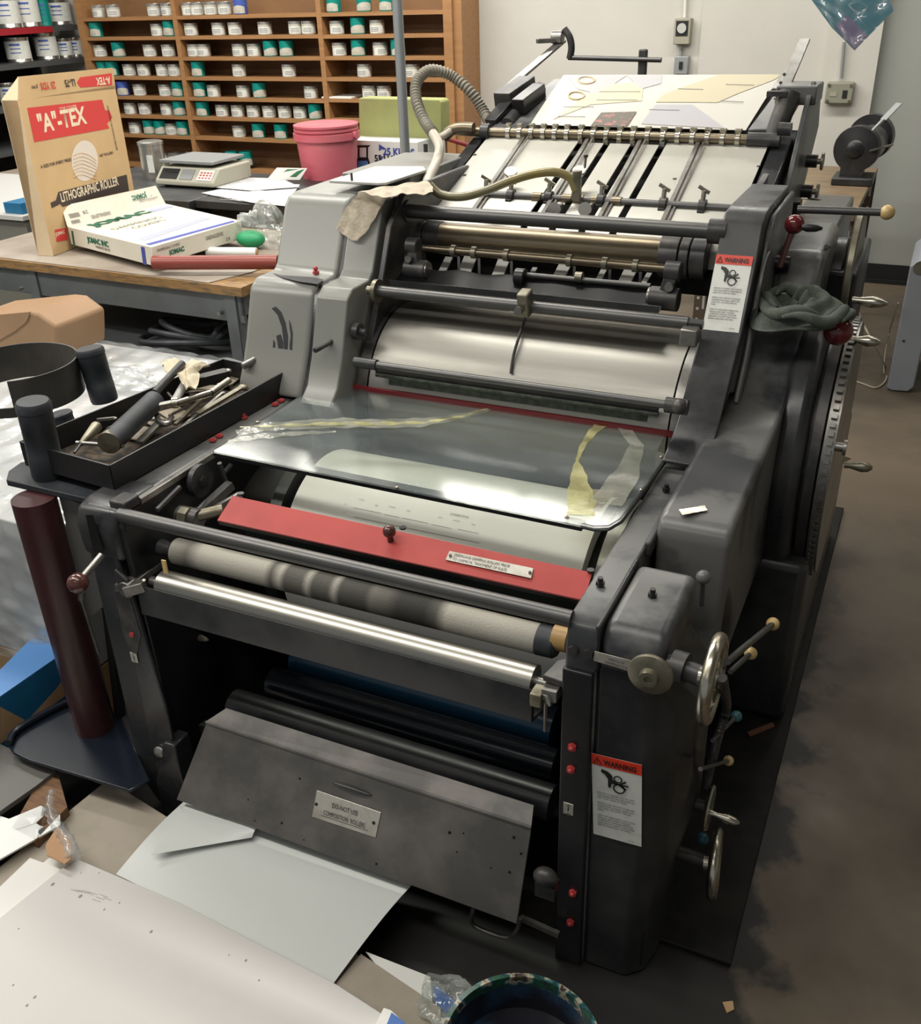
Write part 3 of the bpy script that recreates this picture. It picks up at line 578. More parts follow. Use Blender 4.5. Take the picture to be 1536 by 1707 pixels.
# --- clear guard plate
M['plexi'] = clear('scratched_clear_guard', (0.93, 0.95, 0.92), 0.08, (0.40, 0.45, 0.48), 0.16, 1.34, 0.0, hi_haze=0.17, hsc=4, stretch=(1, 3, 1))
pl = [(355, 752), (470, 680), (500, 660), (535, 643), (560, 635), (590, 634), (1085, 712), (1105, 716), (1111, 724), (1098, 745), (1096, 752), (1108, 757), (1110, 766), (1060, 835), (1035, 868), (1015, 880), (990, 881), (970, 876)]
pg = P_('clear_guard', MB().prism([at(x, y, 'z', 0.658) for x, y in pl], (0, 0, -0.004)), M['plexi'], flat=True)
mb = MB(); fr_ = [at(x, y, 'z', 0.653) for x, y in pl]
p0, p1 = fr_[0], fr_[-1]
mb.prism([p0, p0+V((0, .022, 0)), p1+V((0, .022, 0)), p1], (0, 0, -0.012))
mb.tube([fr_[-1], fr_[-2], fr_[-3], fr_[-4], fr_[-5], fr_[-6]], 0.0055, 8, smooth=False)
obj('guard_frame', mb, M['paintD'], pg)
for px, py in ((1103, 762), (1069, 817), (945, 862), (662, 813), (614, 640), (827, 674), (1069, 710), (430, 704)):
    e = at(px, py, 'z', 0.6585); obj('screw', MB().cyl(e, e+V((0, 0, .002)), 0.0045, 14).sphere(e+V((0, 0, .002)), 0.003, 10, (1, 1, .5)), M['nickel'], pg)
# strips of yellowed tape on it
M['tape'] = clear('yellowed_adhesive_tape', (0.85, 0.84, 0.55), 0.42, (0.66, 0.62, 0.30), 0.25, 1.4, 0.5, 30, hi_haze=0.75, hsc=14)
M['tapeC'] = clear('dull_clear_tape', (0.86, 0.88, 0.82), 0.18, (0.6, 0.6, 0.52), 0.2, 1.4, 0.6, 22, hi_haze=0.5, hsc=10)
def tape(px, z=0.6592, m='tape', w=None):
    mb = MB(); L0 = [(V(at(x, y, 'z', z)), ww) for x, y, ww in px]; L_ = []; vs = []
    for (pa, wa), (pb, wb) in zip(L0, L0[1:]):
        for k in range(6): f = k/6; i_ = len(L_); L_.append((pa.lerp(pb, f), (wa+(wb-wa)*f)*(1+.14*math.sin(i_*.8)*math.sin(i_*.33+1))))
    L_.append(L0[-1])
    for i, (p, ww) in enumerate(L_):
        d = (L_[min(i+1, len(L_)-1)][0]-L_[max(i-1, 0)][0]).normalized(); s_ = V((-d.y, d.x, 0))
        vs.append([mb.bm.verts.new(p+s_*ww*k/2+V((0, 0, 0.0012*math.sin(i*1.7+k*2.1)))) for k in (-1, -.5, 0, .5, 1)])
    for A, B in zip(vs, vs[1:]):
        for k in range(4): mb.bm.faces.new((A[k], A[k+1], B[k+1], B[k]))
    return obj('tape', mb, M[m], pg)
tape([(395, 722, .03), (440, 712, .045), (500, 708, .05), (570, 705, .052), (640, 706, .05), (700, 704, .045), (760, 696, .035), (810, 683, .02), (828, 676, .008)], m='tapeC')
tape([(400, 712, .004), (470, 709, .012), (550, 706, .018), (640, 706, .020), (710, 704, .014), (770, 694, .009), (826, 677, .003)])
tape([(830, 677, .012), (880, 686, .02), (930, 692, .018), (960, 694, .008)], m='tapeC')
tape([(1010, 702, .03), (990, 718, .022), (972, 742, .012), (962, 768, .006)])
tape([(1030, 700, .02), (1062, 742, .03), (1045, 790, .05), (1010, 840, .06)], m='tapeC')
tape([(962, 768, .006), (965, 790, .03), (966, 812, .042), (970, 835, .05), (968, 858, .052)], m='tape')
tape([(380, 735, .01), (430, 728, .03), (500, 722, .02), (560, 720, .008)], m='tapeC')
M['smear'] = mat('brown_paper_scrap', (0.42, 0.33, 0.25), 0.7)
obj('tape', MB().prism([at(x, y, 'z', 0.6535) for x, y in ((985, 815), (1027, 818), (1012, 838), (1000, 852), (978, 846))], (0, 0, -0.0004)), M['smear'], pg)
M['greeny'] = mat('dried_gum_residue', (0.07, 0.085, 0.06), 0.7, 0, (0.03, 0.035, 0.03), 60, 0.4, 0.6)
# red bar behind the clear guard, ribbed scraper rollers, blanket cylinder
p, q = rodpx((598, 638), (1128, 716), 1.885)
P_('red_crossbar', MB().bx(-1.175, XR, 1.86, 1.885, p.z-0.010, p.z+0.004), M['redD'], bevel=0.002)
for k, (yy, rr, m_) in enumerate(((617, .006, 'rod'), (624, .006, 'interior'), (631, .006, 'greeny'))):
    p, q = rodpx((628, yy-4), (1098, yy+56), 1.855); P_('wiper_bar', MB().cyl(p, q, rr, 14), M[m_])
p, q = rodpx((650, 640), (1080, 698), 1.872); P_('wiper_pad', MB().bx(p.x, q.x, 1.868, 1.88, p.z-0.018, p.z+0.012), M['greeny'])
p, q = rodpx((600, 605), (1110, 674), 1.812); o = P_('guide_rod', MB().cyl(p, q, 0.0085, 20), M['rod'])
obj('collar', MB().cyl(p-V((.012, 0, 0)), p+V((.045, 0, 0)), 0.0125, 20), M['iron'], o)
obj('collar', MB().cyl(q-V((.0, 0, 0)), q+V((.045, 0, 0)), 0.016, 20).sphere(q+V((.03, -.01, 0.004)), 0.016, 12), M['iron'], o)
BC = V((0, 2.06, 0.606)); BR = 0.205
b0, b1 = oncyl(641, 545, BC, BR).x, oncyl(1138, 605, BC, BR).x
o = P_('blanket_cylinder', MB().cyl((b0, BC.y, BC.z), (b1, BC.y, BC.z), BR, 128), M['steel'], ang=50)
obj('bearer_ring', MB().cyl((b1+.004, BC.y, BC.z), (b1+.03, BC.y, BC.z), BR, 96), M['ironL'], o)
obj('bearer_ring', MB().cyl((b0-.03, BC.y, BC.z), (b0-.004, BC.y, BC.z), BR+.002, 96), M['iron'], o)
# --- rods above
def rod(a, b, Y, r, m='rod', name='cross_rod', parent=press):
    p, q = rodpx(a, b, Y); return P_(name, MB().cyl(p, q, r, 24), M[m], parent), p, q
rod_mid, p, q = rod((632, 484), (1148, 540), 1.945, 0.0135)
obj('collar', MB().cyl(q, q+V((.03, 0, 0)), 0.010, 20), M['iron'], rod_mid)
obj('collar', MB().cyl(p-V((.03, 0, 0)), p+V((.004, 0, 0)), 0.010, 20).lathe([(0.02, 0), (0.027, 0), (0.027, .01), (0.02, .01)], p-V((.01, 0, 0)), (1, 0, 0), 24), M['nickelD'], rod_mid)
e = at(876, 505, 'y', 1.93); mb = MB().box(e, (0.026, 0.035, 0.055), Matrix.Rotation(0.2, 3, 'X')); hk = P_('rod_clamp', mb, M['nickelD'], bevel=0.004)
obj('screw', MB().cyl(e+V((-.004, -.02, -.01)), e+V((-.004, -.035, -.01)), 0.009, 20), M['ironL'], hk)
pts = [oncyl(x, y, BC, BR, l) for x, y, l in ((876, 530, .02), (866, 560, .012), (857, 590, .008), (853, 612, .006), (852, 622, .006))]
obj('spring_finger', MB().tube(pts, 0.0035, 8), M['iron'], hk)
e = at(1152, 558, 'y', 1.93); P_('bearing_block', MB().box(e, (0.035, 0.05, 0.035)), M['ironL'], bevel=0.003)
top_rod, p, q = rod((665, 352), (1205, 385), 2.136, 0.0165)
obj('collar', MB().cyl(p-V((.01, 0, 0)), p+V((.03, 0, 0)), 0.026, 24), M['iron'], top_rod)
obj('collar', MB().cyl(q-V((.028, 0, 0)), q+V((.01, 0, 0)), 0.026, 24), M['iron'], top_rod)
br, p, q = rod((738, 390), (1104, 426), 2.20, 0.0335, 'brass', 'brass_roller')
for x0, x1, r_ in ((-.105, -.045, .034), (-.042, -.0, .036)):
    obj('roller_drum', MB().cyl(p+V((x0, 0, 0)), p+V((x1, 0, 0)), r_, 40), M['iron'], br, bevel=0.002)
for x0, x1, r_ in ((0, .044, .049), (.046, .068, .047), (.070, .105, .045)):
    obj('roller_drum', MB().cyl(q+V((x0, 0, -.006)), q+V((x1, 0, -.006)), r_, 48), M['iron'], br, bevel=0.002)
gr, p, q = rod((704, 410), (1112, 452), 2.13, 0.0095, 'brass', 'gripper_rod')
for px, py in ((757, 415), (791, 419), (845, 424), (950, 434), (1009, 440), (1060, 444)):
    e = at(px, py, 'y', 2.13); e.z = p.z; obj('collar', MB().cyl(e-V((.006, 0, 0)), e+V((.006, 0, 0)), 0.014, 20), M['nickelD'], gr)
    obj('finger', MB().bar(e+V((0.012, 0, -0.012)), e+V((0.014, -0.005, -0.055)), 0.006, 0.004), M['ironL'], gr)
for px, Y in ((678, 2.13), (1130, 2.13)):
    pass
# end castings
def casting(px, py, Y, s=1.0, flip=1):
    e = at(px, py, 'y', Y); mb = MB().cyl(e-V((.03*s, 0, 0)), e+V((.03*s, 0, 0)), 0.024*s, 24)
    u = e+V((flip*0.012*s, 0.01, 0.055*s)); mb.cyl(u-V((.016*s, 0, 0)), u+V((.016*s, 0, 0)), 0.021*s, 24); mb.bar(e, u, 0.026*s, 0.030*s, (0, 1, 0))
    o = P_('bearing_casting', mb, M['iron'], bevel=0.002)
    obj('bolt', MB().cyl(u+V((0, -.014, -0.025*s)), u+V((0, -.032, -0.025*s)), 0.009*s, 14), M['ironL'], o)
    obj('washer', MB().cyl(e-V((flip*.03*s, 0, 0)), e-V((flip*.034*s, 0, 0)), 0.021*s, 24), M['ironL'], o)
casting(1108, 498, 2.06, 1.05, 1); casting(695, 449, 2.06, 0.95, -1)
e = at(655, 375, 'y', 2.13); P_('link_lever', MB().cyl(e-V((0, 0, 0)), e+V((.025, 0, 0)), 0.014, 18).bar(e+V((.01, 0, 0)), e+V((.0, -.01, -0.07)), 0.014, 0.012).cyl(e+V((-.015, -.01, -.075)), e+V((.085, -.01, -.075)), 0.017, 20), M['iron'], bevel=0.001)
rod2, p, q = rod((872, 457), (1085, 478), 2.08, 0.0065, 'rod', 'gripper_rod')
for px, py in ((966, 462),):
    e = at(px, py, 'y', 2.08); obj('collar', MB().cyl(e-V((.008, 0, 0)), e+V((.008, 0, 0)), 0.012, 16), M['nickelD'], rod2)
e = at(868, 462, 'y', 2.07); P_('hook_bracket', MB().cyl(e-V((.012, 0, 0)), e+V((.012, 0, 0)), 0.020, 20).bar(e, e+V((.004, -.0, -.05)), 0.022, 0.018), M['blackplastic'], bevel=0.002)
# scalloped trough
p, q = rodpx((652, 462), (1100, 512), 2.01)
mb = MB(); N = 48; A_ = []; B_2 = []
for k in range(N+1):
    t = k/N; x_ = p.x+(q.x-p.x)*t; z = p.z+0.012+0.003*math.sin(t*34)*(1 if t < 0.5 else 0.5)
    A_.append(mb.bm.verts.new((x_, 2.085, z))); B_2.append(mb.bm.verts.new((x_, 2.012, p.z-0.016)))
for k in range(N): mb.bm.faces.new((A_[k], A_[k+1], B_2[k+1], B_2[k]))
bmesh.ops.solidify(mb.bm, geom=mb.bm.faces[:], thickness=0.004)
P_('scalloped_trough', mb, M['paintD'], ang=20)
for px, py, w_, h_ in ((742, 441, .020, .030), (779, 440, .034, .036), (834, 447, .030, .036), (886, 456, .012, .02), (936, 452, .030, .022), (1002, 458, .014, .018), (1046, 460, .030, .018), (1078, 463, .012, .012)):
    e = at(px, py, 'y', 2.17); P_('sheet_strip', MB().yz([(2.145, e.z-h_*.55), (2.195, e.z+h_*.45), (2.197, e.z+h_*.45-.003), (2.147, e.z-h_*.55-.003)], e.x-w_/2, e.x+w_/2), M['white'])
P_('trough_lip', MB().yz([(2.0, p.z), (2.003, p.z), (2.008, p.z-0.03), (2.03, p.z-0.032), (2.03, p.z-0.036), (2.004, p.z-0.036)], p.x, q.x), M['paint'])
# --- feed board
def bz(y): return 1.123+0.33*(y-2.67)
slots = [-0.886, -0.813, -0.739, -0.663]
xs_ = [-1.165]+[x for s in slots for x in (s-0.009, s+0.009)]+[-0.398]
for i in range(0, len(xs_), 2):
    x0, x1 = xs_[i], xs_[i+1]; y0, y1 = 2.235, (2.66 if i in (0, 8) else 2.648)
    mb = MB().yz([(y0-0.03, bz(y0)-0.06), (y0-0.02, bz(y0)-0.02), (y0, bz(y0)), (y1, bz(y1)), (y1, bz(y1)-0.004), (y0, bz(y0)-0.004), (y0-0.016, bz(y0)-0.022), (y0-0.026, bz(y0)-0.06)], x0, x1)
    o = P_('feed_board', mb, M['board'], ang=40)
    if i in (0, 8):
        mb = MB()
        for px, py in ((792, 258), (775, 292)) if i == 0 else ((1265, 277), (1125, 298)):
            e = slope_at(px, py); mb.cyl(e, e+V((0, 0, .002)), 0.005, 16)
        obj('screw', mb, M['ironL'], o)
mb = MB(); mb.yz([(2.22, bz(2.22)-0.05), (3.1, bz(3.1)-0.05), (3.1, bz(3.1)-0.09), (2.22, bz(2.22)-0.12)], -1.16, -0.40); P_('feed_board_bed', mb, M['interior'])
for s in (-1.047, -0.862, -0.718, -0.565):
    y0, y1 = 2.25, 2.68; mb = MB()
    mb.bar((s+0.006, y0, bz(y0)+.006), (s-0.008, y1, bz(y1)+.006), 0.011, 0.004, (0, -.3, 1)).bar((s+0.018, y0, bz(y0)+.002), (s+0.008, y1-.03, bz(y1)), 0.006, 0.003, (0, -.3, 1))
    P_('hold_down_strip', mb, M['ironL'], bevel=0.001)
for xe, nm in ((-1.178, 'left_board_rail'), (-0.392, 'right_board_rail')):
    P_(nm, MB().yz([(2.30, bz(2.30)-0.01), (2.72, bz(2.72)-0.004), (2.72, bz(2.72)-0.2), (2.30, bz(2.30)-0.14)], xe-(0.035 if xe < -1 else 0), xe+(0 if xe < -1 else 0.045)), M['paint'], bevel=0.003)
for pts_, Y in ((((838, 212), (948, 128), (936, 128), (800, 218)), 0),):
    pass
# mark bar across the lower board
mbar, p, q = rod((800, 322), (1270, 352), 2.36, 0.0095, 'rod', 'mark_bar')
for px in (905, 958, 978, 1008, 1042):
    t = (px-800)/(470); e = p.lerp(q, t); obj('collar', MB().cyl(e-V((.012, 0, 0)), e+V((.012, 0, 0)), 0.0125, 20), M['brass'], mbar)
for px in (858, 926, 1016, 1118, 1180, 812):
    t = (px-800)/(470); e = p.lerp(q, t)
    cl = obj('guide_clamp', MB().cyl(e-V((.009, 0, 0)), e+V((.009, 0, 0)), 0.017, 20).box(e+V((0, -.012, -.022)), (0.016, 0.02, 0.035)), M['iron'], mbar, bevel=0.001)
    obj('thumb_screw', MB().cyl(e+V((0, 0, .015)), e+V((0, 0.004, .035)), 0.006, 12).box(e+V((0, 0.004, .038)), (0.030, 0.005, 0.008), Matrix.Rotation(0.5, 3, 'Y')), M['nickel'], mbar)
for px, py in ((852, 288), (966, 286)):
    e = at(px, py, 'y', 2.40); obj('disc_knob', MB().lathe([(0, 0), (0.006, 0), (0.006, -.03), (0.0, -.03)], e, (0, 0.0, 1), 20).lathe([(0, 0.0), (0.0165, 0.0), (0.0165, 0.006), (0, 0.006)], e, (0.15, -0.6, 1), 28), M['ironL'], mbar)
e = at(977, 262, 'y', 2.42); obj('index_pin', MB().cyl(e, at(974, 290, 'y', 2.40), 0.003, 10).cyl(e, e+V((0, 0, .006)), 0.006, 12), M['iron'], mbar)
for px, py in ((925, 349), (976, 349)):
    e = at(px, py, 'y', 2.28); obj('disc_knob', MB().lathe([(0, 0), (0.016, 0), (0.016, 0.008), (0, 0.008)], e, (0.1, -1, 0.3), 24).cyl(e, e+V((0, .05, 0)), 0.006), M['ironL'], mbar)
for px, py in ((912, 378), (1008, 385)):
    e = at(px, py, 'y', 2.27); obj('guide_clamp', MB().box(e, (0.028, 0.03, 0.028)).cyl(e, e+V((.022, -.01, 0)), 0.010), M['iron'], mbar, bevel=0.002)
# suction fitting and yellow hose
e = at(962, 320, 'y', 2.34); P_('hose_fitting', MB().bx(e.x-.010, e.x+.010, e.y-.008, e.y+.008, e.z-.02, e.z+.05), M['nickelD'], bevel=0.002)
M['hoseY'] = mat('yellowed_vinyl_hose', (0.27, 0.215, 0.06), 0.25, 0, (0.20, 0.18, 0.10), 5, 0.35, 0.6, spec=0.6)
pts = [at(x, y, 'y', Y) for x, y, Y in ((716, 308, 2.22), (735, 324, 2.22), (770, 328, 2.22), (810, 318, 2.25), (850, 302, 2.28), (890, 290, 2.31), (925, 287, 2.33), (950, 296, 2.34), (961, 318, 2.34))]
P_('suction_hose', MB().tube(pts, 0.0105, 16), M['hoseY'])
M['hoseR'] = mat('dusty_ribbed_hose', (0.24, 0.22, 0.175), 0.6)
pts = [at(x, y, 'y', Y) for x, y, Y in ((820, 215, 2.75), (806, 185, 2.8), (784, 152, 2.8), (752, 126, 2.8), (718, 117, 2.75), (696, 135, 2.7), (694, 165, 2.65), (706, 198, 2.6), (722, 222, 2.55))]
P_('ribbed_hose', MB().tube(pts, lambda t: 0.0145+0.0022*math.sin(t*330), 16, n=32), M['hoseR'])
M['hoseW'] = mat('dusty_clear_hose', (0.46, 0.42, 0.35), 0.4)
pts = [at(x, y, 'y', Y) for x, y, Y in ((722, 222, 2.55), (733, 245, 2.5), (728, 270, 2.45), (714, 300, 2.3), (712, 318, 2.24))]
P_('air_hose', MB().tube(pts, 0.0135, 14), M['hoseW'])
pts = [at(x, y, 'y', 2.64) for x, y in ((742, 228), (752, 218), (768, 213), (790, 214))]
P_('elbow_fitting', MB().tube(pts, 0.015, 14), M['brass'])
pts = [at(x, y, 'y', Y) for x, y, Y in ((726, 232, 2.52), (740, 226, 2.6), (755, 216, 2.64))]
P_('air_hose', MB().tube(pts, 0.010, 12), M['hoseW'])
pts = [at(x, y, 'y', 2.8) for x, y in ((740, 230), (790, 245))]
P_('drain_rod', MB().cyl(pts[0], pts[1], 0.006, 10), M['redD'])
# sheet bar with spring clips
sb, p, q = rod((765, 213), (1275, 240), 2.665, 0.0125, 'brass', 'sheet_bar')
for px in (858, 878, 899, 920, 940, 961, 985, 1006, 1028, 1050, 1072, 1095, 1120, 1143, 1166, 1189, 1212, 1235):
    t = (px-765)/(510); e = p.lerp(q, t)
    obj('spring_clip', MB().cyl(e-V((.0055, 0, 0)), e+V((.0055, 0, 0)), 0.016, 14).box(e+V((0, -.008, -.014)), (0.013, 0.010, 0.016)).box(e+V((-.003, .002, .019)), (0.012, 0.009, 0.010), Matrix.Rotation(.4, 3, 'X')).cyl(e+V((.004, -.003, .014)), e+V((.008, -.003, .026)), 0.003, 8), M['nickel'], sb)
e = p.lerp(q, 0.1); obj('collar', MB().cyl(e-V((.012, 0, 0)), e+V((.012, 0, 0)), 0.022, 20), M['iron'], sb)
e = p.lerp(q, 0.985); obj('collar', MB().cyl(e-V((.03, 0, 0)), e+V((.05, 0, 0)), 0.018, 20), M['iron'], sb)
# feeder plates beyond the bar
P_('feeder_table', MB().prism([slope_at(x, y)+V((0, 0, -.008)) for x, y in ((872, 215), (936, 131), (1330, 131), (1270, 240))], (0, 0, -0.02)), M['ironL'])
mb = MB(); pts = [slope_at(x, y) for x, y in ((800, 228), (868, 172), (925, 131), (948, 131), (886, 205), (850, 228))]
P_('left_feeder_plate', mb.prism([p+V((0, 0, .0)) for p in pts], (0, 0, -0.03)), M['paintW'], bevel=0.002)
mb = MB(); P_('right_feeder_plate', mb.prism([slope_at(x, y)+V((0, 0, .012)) for x, y in ((1247, 224), (1302, 150), (1342, 150), (1300, 224))], (0, 0, -0.03)), M['paintW'], bevel=0.002)
# left gripper lift unit
def lay(a, b, Y, w, h, name, m, Y2=None):
    p, q = at(*a, 'y', Y), at(*b, 'y', Y2 or Y); return P_(name, MB().bar(p, q, w, h), M[m], bevel=0.002)
lay((838, 172), (880, 142), 2.80, 0.055, 0.055, 'lift_bracket', 'iron', 2.95)
lay((822, 212), (852, 178), 2.75, 0.045, 0.05, 'lift_bracket', 'paintD', 2.82)
o = lay((842, 150), (938, 68), 2.85, 0.028, 0.008, 'graduated_rail', 'ironL', 3.25)
lay((864, 178), (900, 150), 2.78, 0.04, 0.04, 'lift_arm', 'paintD', 2.9)
p, q = at(846, 208, 'y', 2.74), at(900, 148, 'y', 2.95); P_('lift_cylinder', MB().cyl(p, q, 0.020, 20).cyl(q, q+(q-p).normalized()*0.012, 0.013, 16), M['iron'])
e = at(932, 62, 'y', 3.22); P_('pivot_boss', MB().cyl(e-V((.022, 0, 0)), e+V((.014, 0, 0)), 0.019, 20).bar(e+V((-.01, -.01, -0.008)), e+V((-.055, -.05, -.008)), 0.018, 0.014), M['ironL'], bevel=0.002)
pts = [at(x, y, 'y', 3.22) for x, y in ((941, 48), (950, 62), (953, 80), (950, 98))]
P_('curved_arm', MB().tube(pts, 0.011, 12), M['iron'])
p, q = at(948, 96, 'y', 3.22), at(1103, 100, 'y', 3.22); P_('rear_rod', MB().cyl(p, q, 0.0075, 16), M['rod'])
e = at(1073, 95, 'y', 3.23); P_('rod_post', MB().bx(e.x-.014, e.x+.012, e.y-.01, e.y+.01, e.z-.12, e.z+.022), M['iron'], bevel=0.004)
# right: graduated rail, block, plates
o = lay((1300, 165), (1342, 66), 2.80, 0.030, 0.008, 'graduated_rail', 'ironL', 3.12)
mb = MB(); 
for px, py in ((1308, 125), (1302, 139), (1298, 151)):
    e = at(px, py, 'y', 2.85); mb.cyl(e, e+V((0, -.002, .003)), 0.004, 10)
obj('screw', mb, M['iron'], o)
e = at(1322, 158, 'y', 2.80); P_('lift_block', MB().box(e+V((0.01, 0.05, 0)), (0.10, 0.14, 0.045)), M['paintW'], bevel=0.004)
e = at(1297, 156, 'y', 2.74); P_('stop_block', MB().box(e, (0.05, 0.03, 0.012)), M['iron'])
e = at(1305, 190, 'y', 2.74); P_('lift_cylinder', MB().cyl(e+V((.01, .02, .05)), e+V((-.015, -.02, -.07)), 0.026, 20), M['iron'])
P_('right_outer_plate', MB().prism([at(x, y, 'x', -0.335) for x, y in ((1352, 135), (1362, 150), (1358, 210), (1345, 262), (1325, 345), (1300, 345), (1325, 240), (1338, 185))], (0.012, 0, 0)), M['paintW'], bevel=0.002)
mb = MB().prism([at(x, y, 'x', -0.36) for x, y in ((1318, 225), (1336, 225), (1330, 262), (1318, 320), (1316, 350), (1292, 350), (1300, 300))], (0.02, 0, 0)); P_('lever_plate', mb, M['paintD'], bevel=0.002)
mb = MB().prism([at(x, y, 'x', -0.385) for x, y in ((1304, 245), (1318, 235), (1300, 300), (1296, 345), (1240, 345), (1283, 270))], (0.016, 0, 0)); P_('cheek_plate', mb, M['paintW'], bevel=0.002)
e = at(1308, 232, 'x', -0.37); P_('pinion', MB().cyl(e, e+V((.03, 0, 0)), 0.022, 18).cyl(e-V((.03, 0, 0)), e, 0.026, 20), M['iron'], ang=20)
for px, py, rr in ((1310, 318, .018), (1303, 345, .014), (1298, 215, .015)):
    e = at(px, py, 'x', -0.36); P_('boss', MB().cyl(e, e+V((.03, 0, 0)), rr, 18), M['iron'])
for px, py in ((1340, 268), (1332, 318)):
    e = at(px, py, 'x', -0.33); o = P_('knob_shaft', MB().cyl(e-V((.02, 0, 0)), e+V((.035, 0, 0)), 0.017, 20), M['blackplastic']); obj('knurled_knob', MB().lathe([(0.008, 0), (0.008, .01), (.022, .012), (.022, .018), (.008, .018)], e+V((.033, 0, 0)), (1, 0, 0), 24), M['nickelD'], o)
    
p, q = at(1340, 331, 'x', -0.33), at(1368, 333, 'x', -0.24); P_('small_pin', MB().cyl(p, q, 0.003, 8), M['nickel'])
e = at(1323, 348, 'x', -0.32); P_('lever_block', MB().box(e, (0.035, 0.05, 0.045)), M['blackplastic'], bevel=0.003)
lever(at(1330, 349, 'y', 2.30), at(1480, 354, 'y', 2.30), 0.0085, M['cream'], 0.0155)
lever(at(1300, 445, 'y', 2.22), at(1325, 374, 'y', 2.24), 0.0065, M['redBall'], 0.021, M['brown'])
e = at(1337, 379, 'y', 2.22); P_('pointed_grip', MB().lathe([(0, 0), (.005, 0), (.009, .012), (.008, .03), (.003, .042), (0, .043)], e, (1, 0.15, -.02), 18), M['blackplastic'])
e = at(1290, 438, 'x', -0.30); P_('lever_hub', MB().cyl(e-V((.01, 0, 0)), e+V((.035, 0, 0)), 0.017, 20), M['blackplastic'])
lever(at(1378, 411, 'x', -0.20), at(1392, 411, 'y', 2.62), 0.005, M['cream'], 0.0135)
# rear handwheel seen edge-on
c = at(1421, 455, 'x', -0.105); c = V((-0.118, 2.18, c.z)); 
cw = at(1418, 455, 'y', 2.62)
o = P_('rear_handwheel', MB().lathe([(0, 0), (.02, 0), (.02, .006), (.150, .006), (.156, .010), (.156, .022), (.150, .026), (.02, .020), (0, .020)], cw-V((.012, 0, 0)), (1, 0, 0), 64), M['nickelD'])
obj('crank_handle', MB().lathe([(0, 0), (.009, 0), (.008, .015), (.014, .045), (.012, .065), (.004, .08), (0, .081)], at(1421, 500, 'y', 2.48), (1, 0.0, -0.02), 20), M['nickel'], o)
e = at(1385, 460, 'y', 2.60); P_('motor_housing', MB().cyl(cw-V((.012, 0, .02)), cw-V((.10, 0, .02)), 0.105, 40), M['paintD'], bevel=0.006)
e = at(1398, 552, 'y', 2.10); P_('ball_lever', MB().sphere(e, 0.030, 32), M['redBall'])
e = at(1418, 565, 'y', 2.20); P_('crank_handle', MB().lathe([(0, 0), (.007, 0), (.006, .012), (.0125, .035), (.010, .052), (.004, .062), (0, .063)], e, (1, 0, -.02), 20), M['nickel'])
P_('pulley', MB().cyl(at(1405, 620, 'y', 2.3)-V((.03, 0, .03)), at(1405, 620, 'y', 2.3)+V((.005, 0, -.03)), 0.12, 48), M['nickelD'])
e = at(1400, 745, 'y', 2.02); P_('crank_boss', MB().cyl(e-V((.03, 0, 0)), e+V((.012, 0, 0)), 0.010, 16).cyl(e+V((.008, 0, 0)), e+V((.014, 0, 0)), 0.017, 16), M['ironL'])
e = at(1408, 775, 'y', 2.05); P_('crank_handle', MB().lathe([(0, 0), (.007, 0), (.006, .012), (.012, .035), (.010, .048), (.004, .056), (0, .057)], e, (1, 0, .05), 20), M['nickelD'])
P_('sheet_scrap', MB().prism([at(x, y, 'x', xx) for x, y, xx in ((1388, 755, -.13), (1419, 765, -.09), (1378, 791, -.13))], (0, 0, 0.002)), M['nickelD'])
# --- left tower (pale grey cover)
lt = [(1.775, 0.646), (1.785, 0.67), (1.808, 0.71), (1.832, 0.76), (1.875, 0.875), (1.90, 0.893), (1.978, 0.893), (1.992, 0.905), (2.055, 1.035), (2.075, 1.053), (2.10, 1.058), (2.75, 1.06), (2.75, 0.0), (1.82, 0.0), (1.82, 0.645)]
P_('left_tower_cover', MB().yz(lt, -1.455, -1.272), M['paintG'], bevel=0.012, seg=4)
lt2 = [(1.755, 0.648), (1.765, 0.655), (1.795, 0.68), (1.825, 0.74), (1.872, 0.870), (1.90, 0.889), (1.975, 0.889), (1.995, 0.905), (2.055, 1.030), (2.085, 1.05), (2.12, 1.054), (2.60, 1.054), (2.60, 0.0), (1.86, 0.0), (1.86, 0.645)]
P_('left_tower_edge_cover', MB().yz(lt2, -1.262, -1.178), M['paintG'], bevel=0.008, seg=3)
P_('left_tower_seam', MB().yz([(y+.006, z-.006) for y, z in lt], -1.275, -1.26), M['paint'])
P_('tower_inner_plate', MB().yz([(1.86, 0.50), (1.90, 0.72), (2.0, 0.90), (2.05, 1.0), (2.12, 1.06), (2.2, 1.07), (2.5, 1.07), (2.5, 0.50)], -1.166, -1.150), M['iron'], bevel=0.003)
e = at(527, 456, 'z', 0.895); P_('bolt', MB().cyl(e, e+V((0, 0, .006)), 0.008, 6).sphere(e+V((0, 0, .012)), 0.006, 12), M['redpaint'])
p, q = at(549, 572, 'x', -1.21), at(533, 580, 'x', -1.22); P_('stud', MB().cyl(p+V((0, 0.02, 0)), q-V((0, .02, 0)), 0.006, 12), M['iron'])
p = at(425, 600, 'x', -1.42); P_('stud', MB().cyl(p, p+V((-.015, -.03, -.008)), 0.009, 12), M['ironL'])
e = at(592, 552, 'x', -1.17); P_('boss', MB().cyl(e, e+V((.014, 0, 0)), 0.020, 20).cyl(e, e+V((.03, 0, 0)), 0.008, 12), M['iron'])
M['chip'] = M['chip']
mb = MB()
